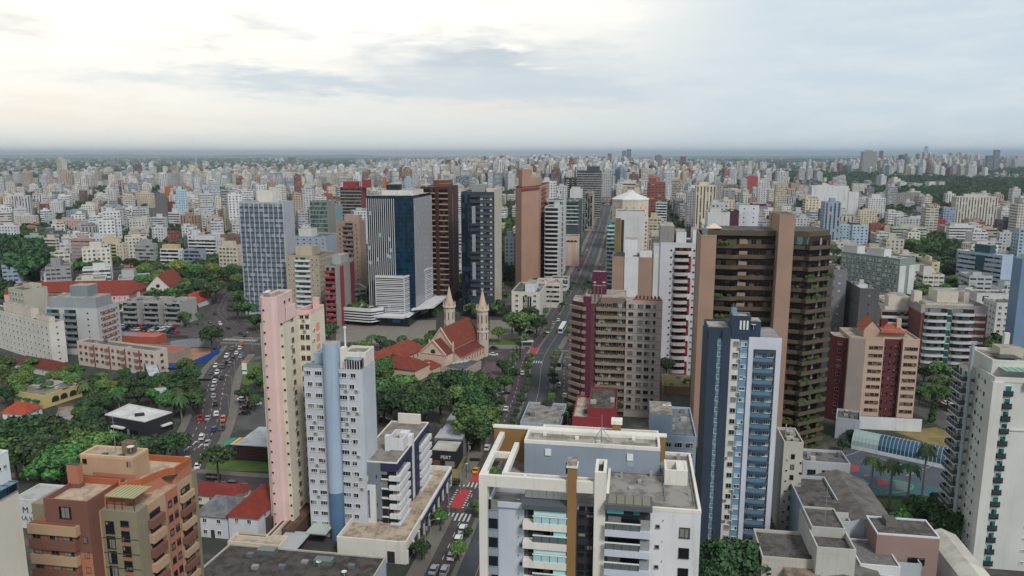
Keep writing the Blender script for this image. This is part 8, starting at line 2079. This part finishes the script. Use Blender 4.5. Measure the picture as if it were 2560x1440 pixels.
# ------------------------------------------------------------------ street furniture, people
def lamp_post(x, y, a, lab, h=9):
    o = empty('street_lamp', (x, y, 0), None, 'street lamp', 'street lamps'); c = plain('#8a8c8a', .6, .2); m = MB(); m.tube((x, y, 0), (x, y, h), .12, .07, 7, c); m.build('pole', o)
    d = Vector((math.cos(a), math.sin(a))); m = MB(); m.tube((x, y, h), (x+d.x*1.6, y+d.y*1.6, h+.45), .06, .05, 6, c); m.build('arm', o); m = MB(); q = Vector((x, y))+d*1.9; m.box(q.x-.35, q.x+.35, q.y-.16, q.y+.16, h+.38, h+.55, plain('#b5b7b5', .4)); m.build('lamp_head', o); name_later(o, lab, x, y)
def furniture():
    for off, s0 in ((-12.2, 0), (14.2, 12)):
        P = offs(AVE, off); 
        for y in range(165+s0, 520, 32):
            for a, b in zip(P, P[1:]):
                if a.y <= y < b.y: q = a+(b-a)*((y-a.y)/(b.y-a.y)); lamp_post(q.x, q.y, 0 if off < 0 else math.pi, 'grey street lamp on the avenue')
    for k in range(6, 32, 4): q = offs(CURV, 7.2)[k]; lamp_post(q.x, q.y, math.pi, 'grey street lamp on the curved street')
    for u, v, w in ((505, 985, 8), (1183, 1196, 4), (1262, 1020, 4), (430, 955, 5)):
        p = G(u, v); o = empty('traffic_signal', (p.x, p.y, 0), None, 'traffic light', 'traffic lights on arms'); c = plain('#3b3e40', .5); m = MB(); m.tube((p.x-w/2, p.y, 0), (p.x-w/2, p.y, 6), .1, .08, 6, c); m.tube((p.x-w/2, p.y, 5.9), (p.x+w/2, p.y, 6.0), .07, .06, 6, c); m.build('pole', o)
        m = MB(); m.box(p.x-w/4, p.x+w/2, p.y-.12, p.y+.12, 5.4, 6.3, plain('#15171a')); m.build('signal_head', o); name_later(o, 'black traffic light box on a grey arm', p.x, p.y)
    p = G(612, 935); o = empty('sign_pylon', (p.x, p.y, 0), 'white filling station pylon on the lawn inside the curve', 'sign'); m = MB(); m.box(p.x-1, p.x+1, p.y-.25, p.y+.25, 0, 5, WHITE); m.build('panel', o); m = MB(); m.box(p.x-1, p.x+1, p.y-.27, p.y+.27, 5, 5.8, plain('#c9781f')); m.box(p.x-1, p.x+1, p.y-.27, p.y-.25, 1.2, 1.9, plain('#2f7d4a')); m.build('colour_band', o)
    P = offs(AVE, -12.9)
    for y in (163, 186, 212, 238, 262):
        for a, b in zip(P, P[1:]):
            if a.y <= y < b.y:
                q = a+(b-a)*((y-a.y)/(b.y-a.y)); o = empty('utility_pole', (q.x, q.y, 0), None, 'utility pole', 'utility poles'); c = plain('#7d7770', .9); m = MB(); m.tube((q.x, q.y, 0), (q.x, q.y, 10), .17, .11, 7, c); m.build('pole', o)
                m = MB(); m.box(q.x-1.1, q.x+1.1, q.y-.06, q.y+.06, 9.3, 9.45, plain('#4b4640')); m.build('crossarm', o); m = MB(); m.lathe((q.x+.35, q.y), [(.24, 7.6), (.24, 8.5)], 9, plain('#84888a', .5)); m.build('transformer', o); name_later(o, 'concrete utility pole on the avenue kerb', q.x, q.y)
    # pedestrians: skinned figures
    for i, (u, v, shirt, trou, lab) in enumerate(((1187, 1266, '#23252b', '#1c1d22', 'person in dark clothes walking on the median by the crossing'), (1102, 1330, '#2d2f33', '#33363c', 'person in dark clothes standing on the pavement by the navy office'), (1234, 866, '#8d8f94', '#30343c', 'person in a grey shirt crossing the road by the church'))):
        p = G(u, v); V = [(0, 0, .95), (0, 0, 1.2), (0, 0, 1.42), (0, .01, 1.52), (0, .02, 1.66), (.1, 0, .9), (.13, .16, .5), (.13, .1, .06), (-.1, 0, .9), (-.12, -.08, .5), (-.12, -.26, .1), (.2, 0, 1.4), (.26, -.06, 1.15), (.25, .08, .92), (-.2, 0, 1.4), (-.26, .08, 1.15), (-.25, .2, .95), (.13, .22, .04), (-.12, -.16, .03)]
        E_ = [(0, 1), (1, 2), (2, 3), (3, 4), (0, 5), (5, 6), (6, 7), (7, 17), (0, 8), (8, 9), (9, 10), (10, 18), (2, 11), (11, 12), (12, 13), (2, 14), (14, 15), (15, 16)]
        rr = [.15, .15, .15, .06, .11, .1, .07, .05, .1, .07, .05, .07, .05, .04, .07, .05, .04, .045, .045]
        me = bpy.data.meshes.new('person'); me.from_pydata(V, E_, []); o = bpy.data.objects.new('person', me); col.objects.link(o); o.location = (p.x, p.y, .14)
        md = o.modifiers.new('skin', 'SKIN'); 
        for sv_, r in zip(me.skin_vertices[0].data, rr): sv_.radius = (r, r)
        me.skin_vertices[0].data[0].use_root = True; o.modifiers.new('sub', 'SUBSURF').levels = 1
        mt, t, pp = newmat('person_clothes'); g = t.n('SeparateXYZ'); t.l(t.n('TexCoord').outputs['Object'], g.inputs[0]); e = t.mix(t.math('GREATER_THAN', g.outputs[2], .93), lin(trou), lin(shirt)); e = t.mix(t.math('GREATER_THAN', g.outputs[2], 1.5), e, lin('#8a6450')); t.l(t.mix(t.math('GREATER_THAN', g.outputs[2], 1.68), e, lin('#1a1512')), pp.inputs['Base Color']); me.materials.append(mt)
        tag(o, lab, 'person', 'pedestrians')
furniture()
name_all()
# text curves -> meshes
dg = bpy.context.evaluated_depsgraph_get()
for o in [o for o in sc.objects if o.type == 'FONT']:
    me = bpy.data.meshes.new_from_object(o.evaluated_get(dg)); n = o.name.split('.')[0]; q = bpy.data.objects.new(n, me); col.objects.link(q)
    q.rotation_euler = o.rotation_euler; q.parent = o.parent; q.location = o.location; bpy.data.objects.remove(o)
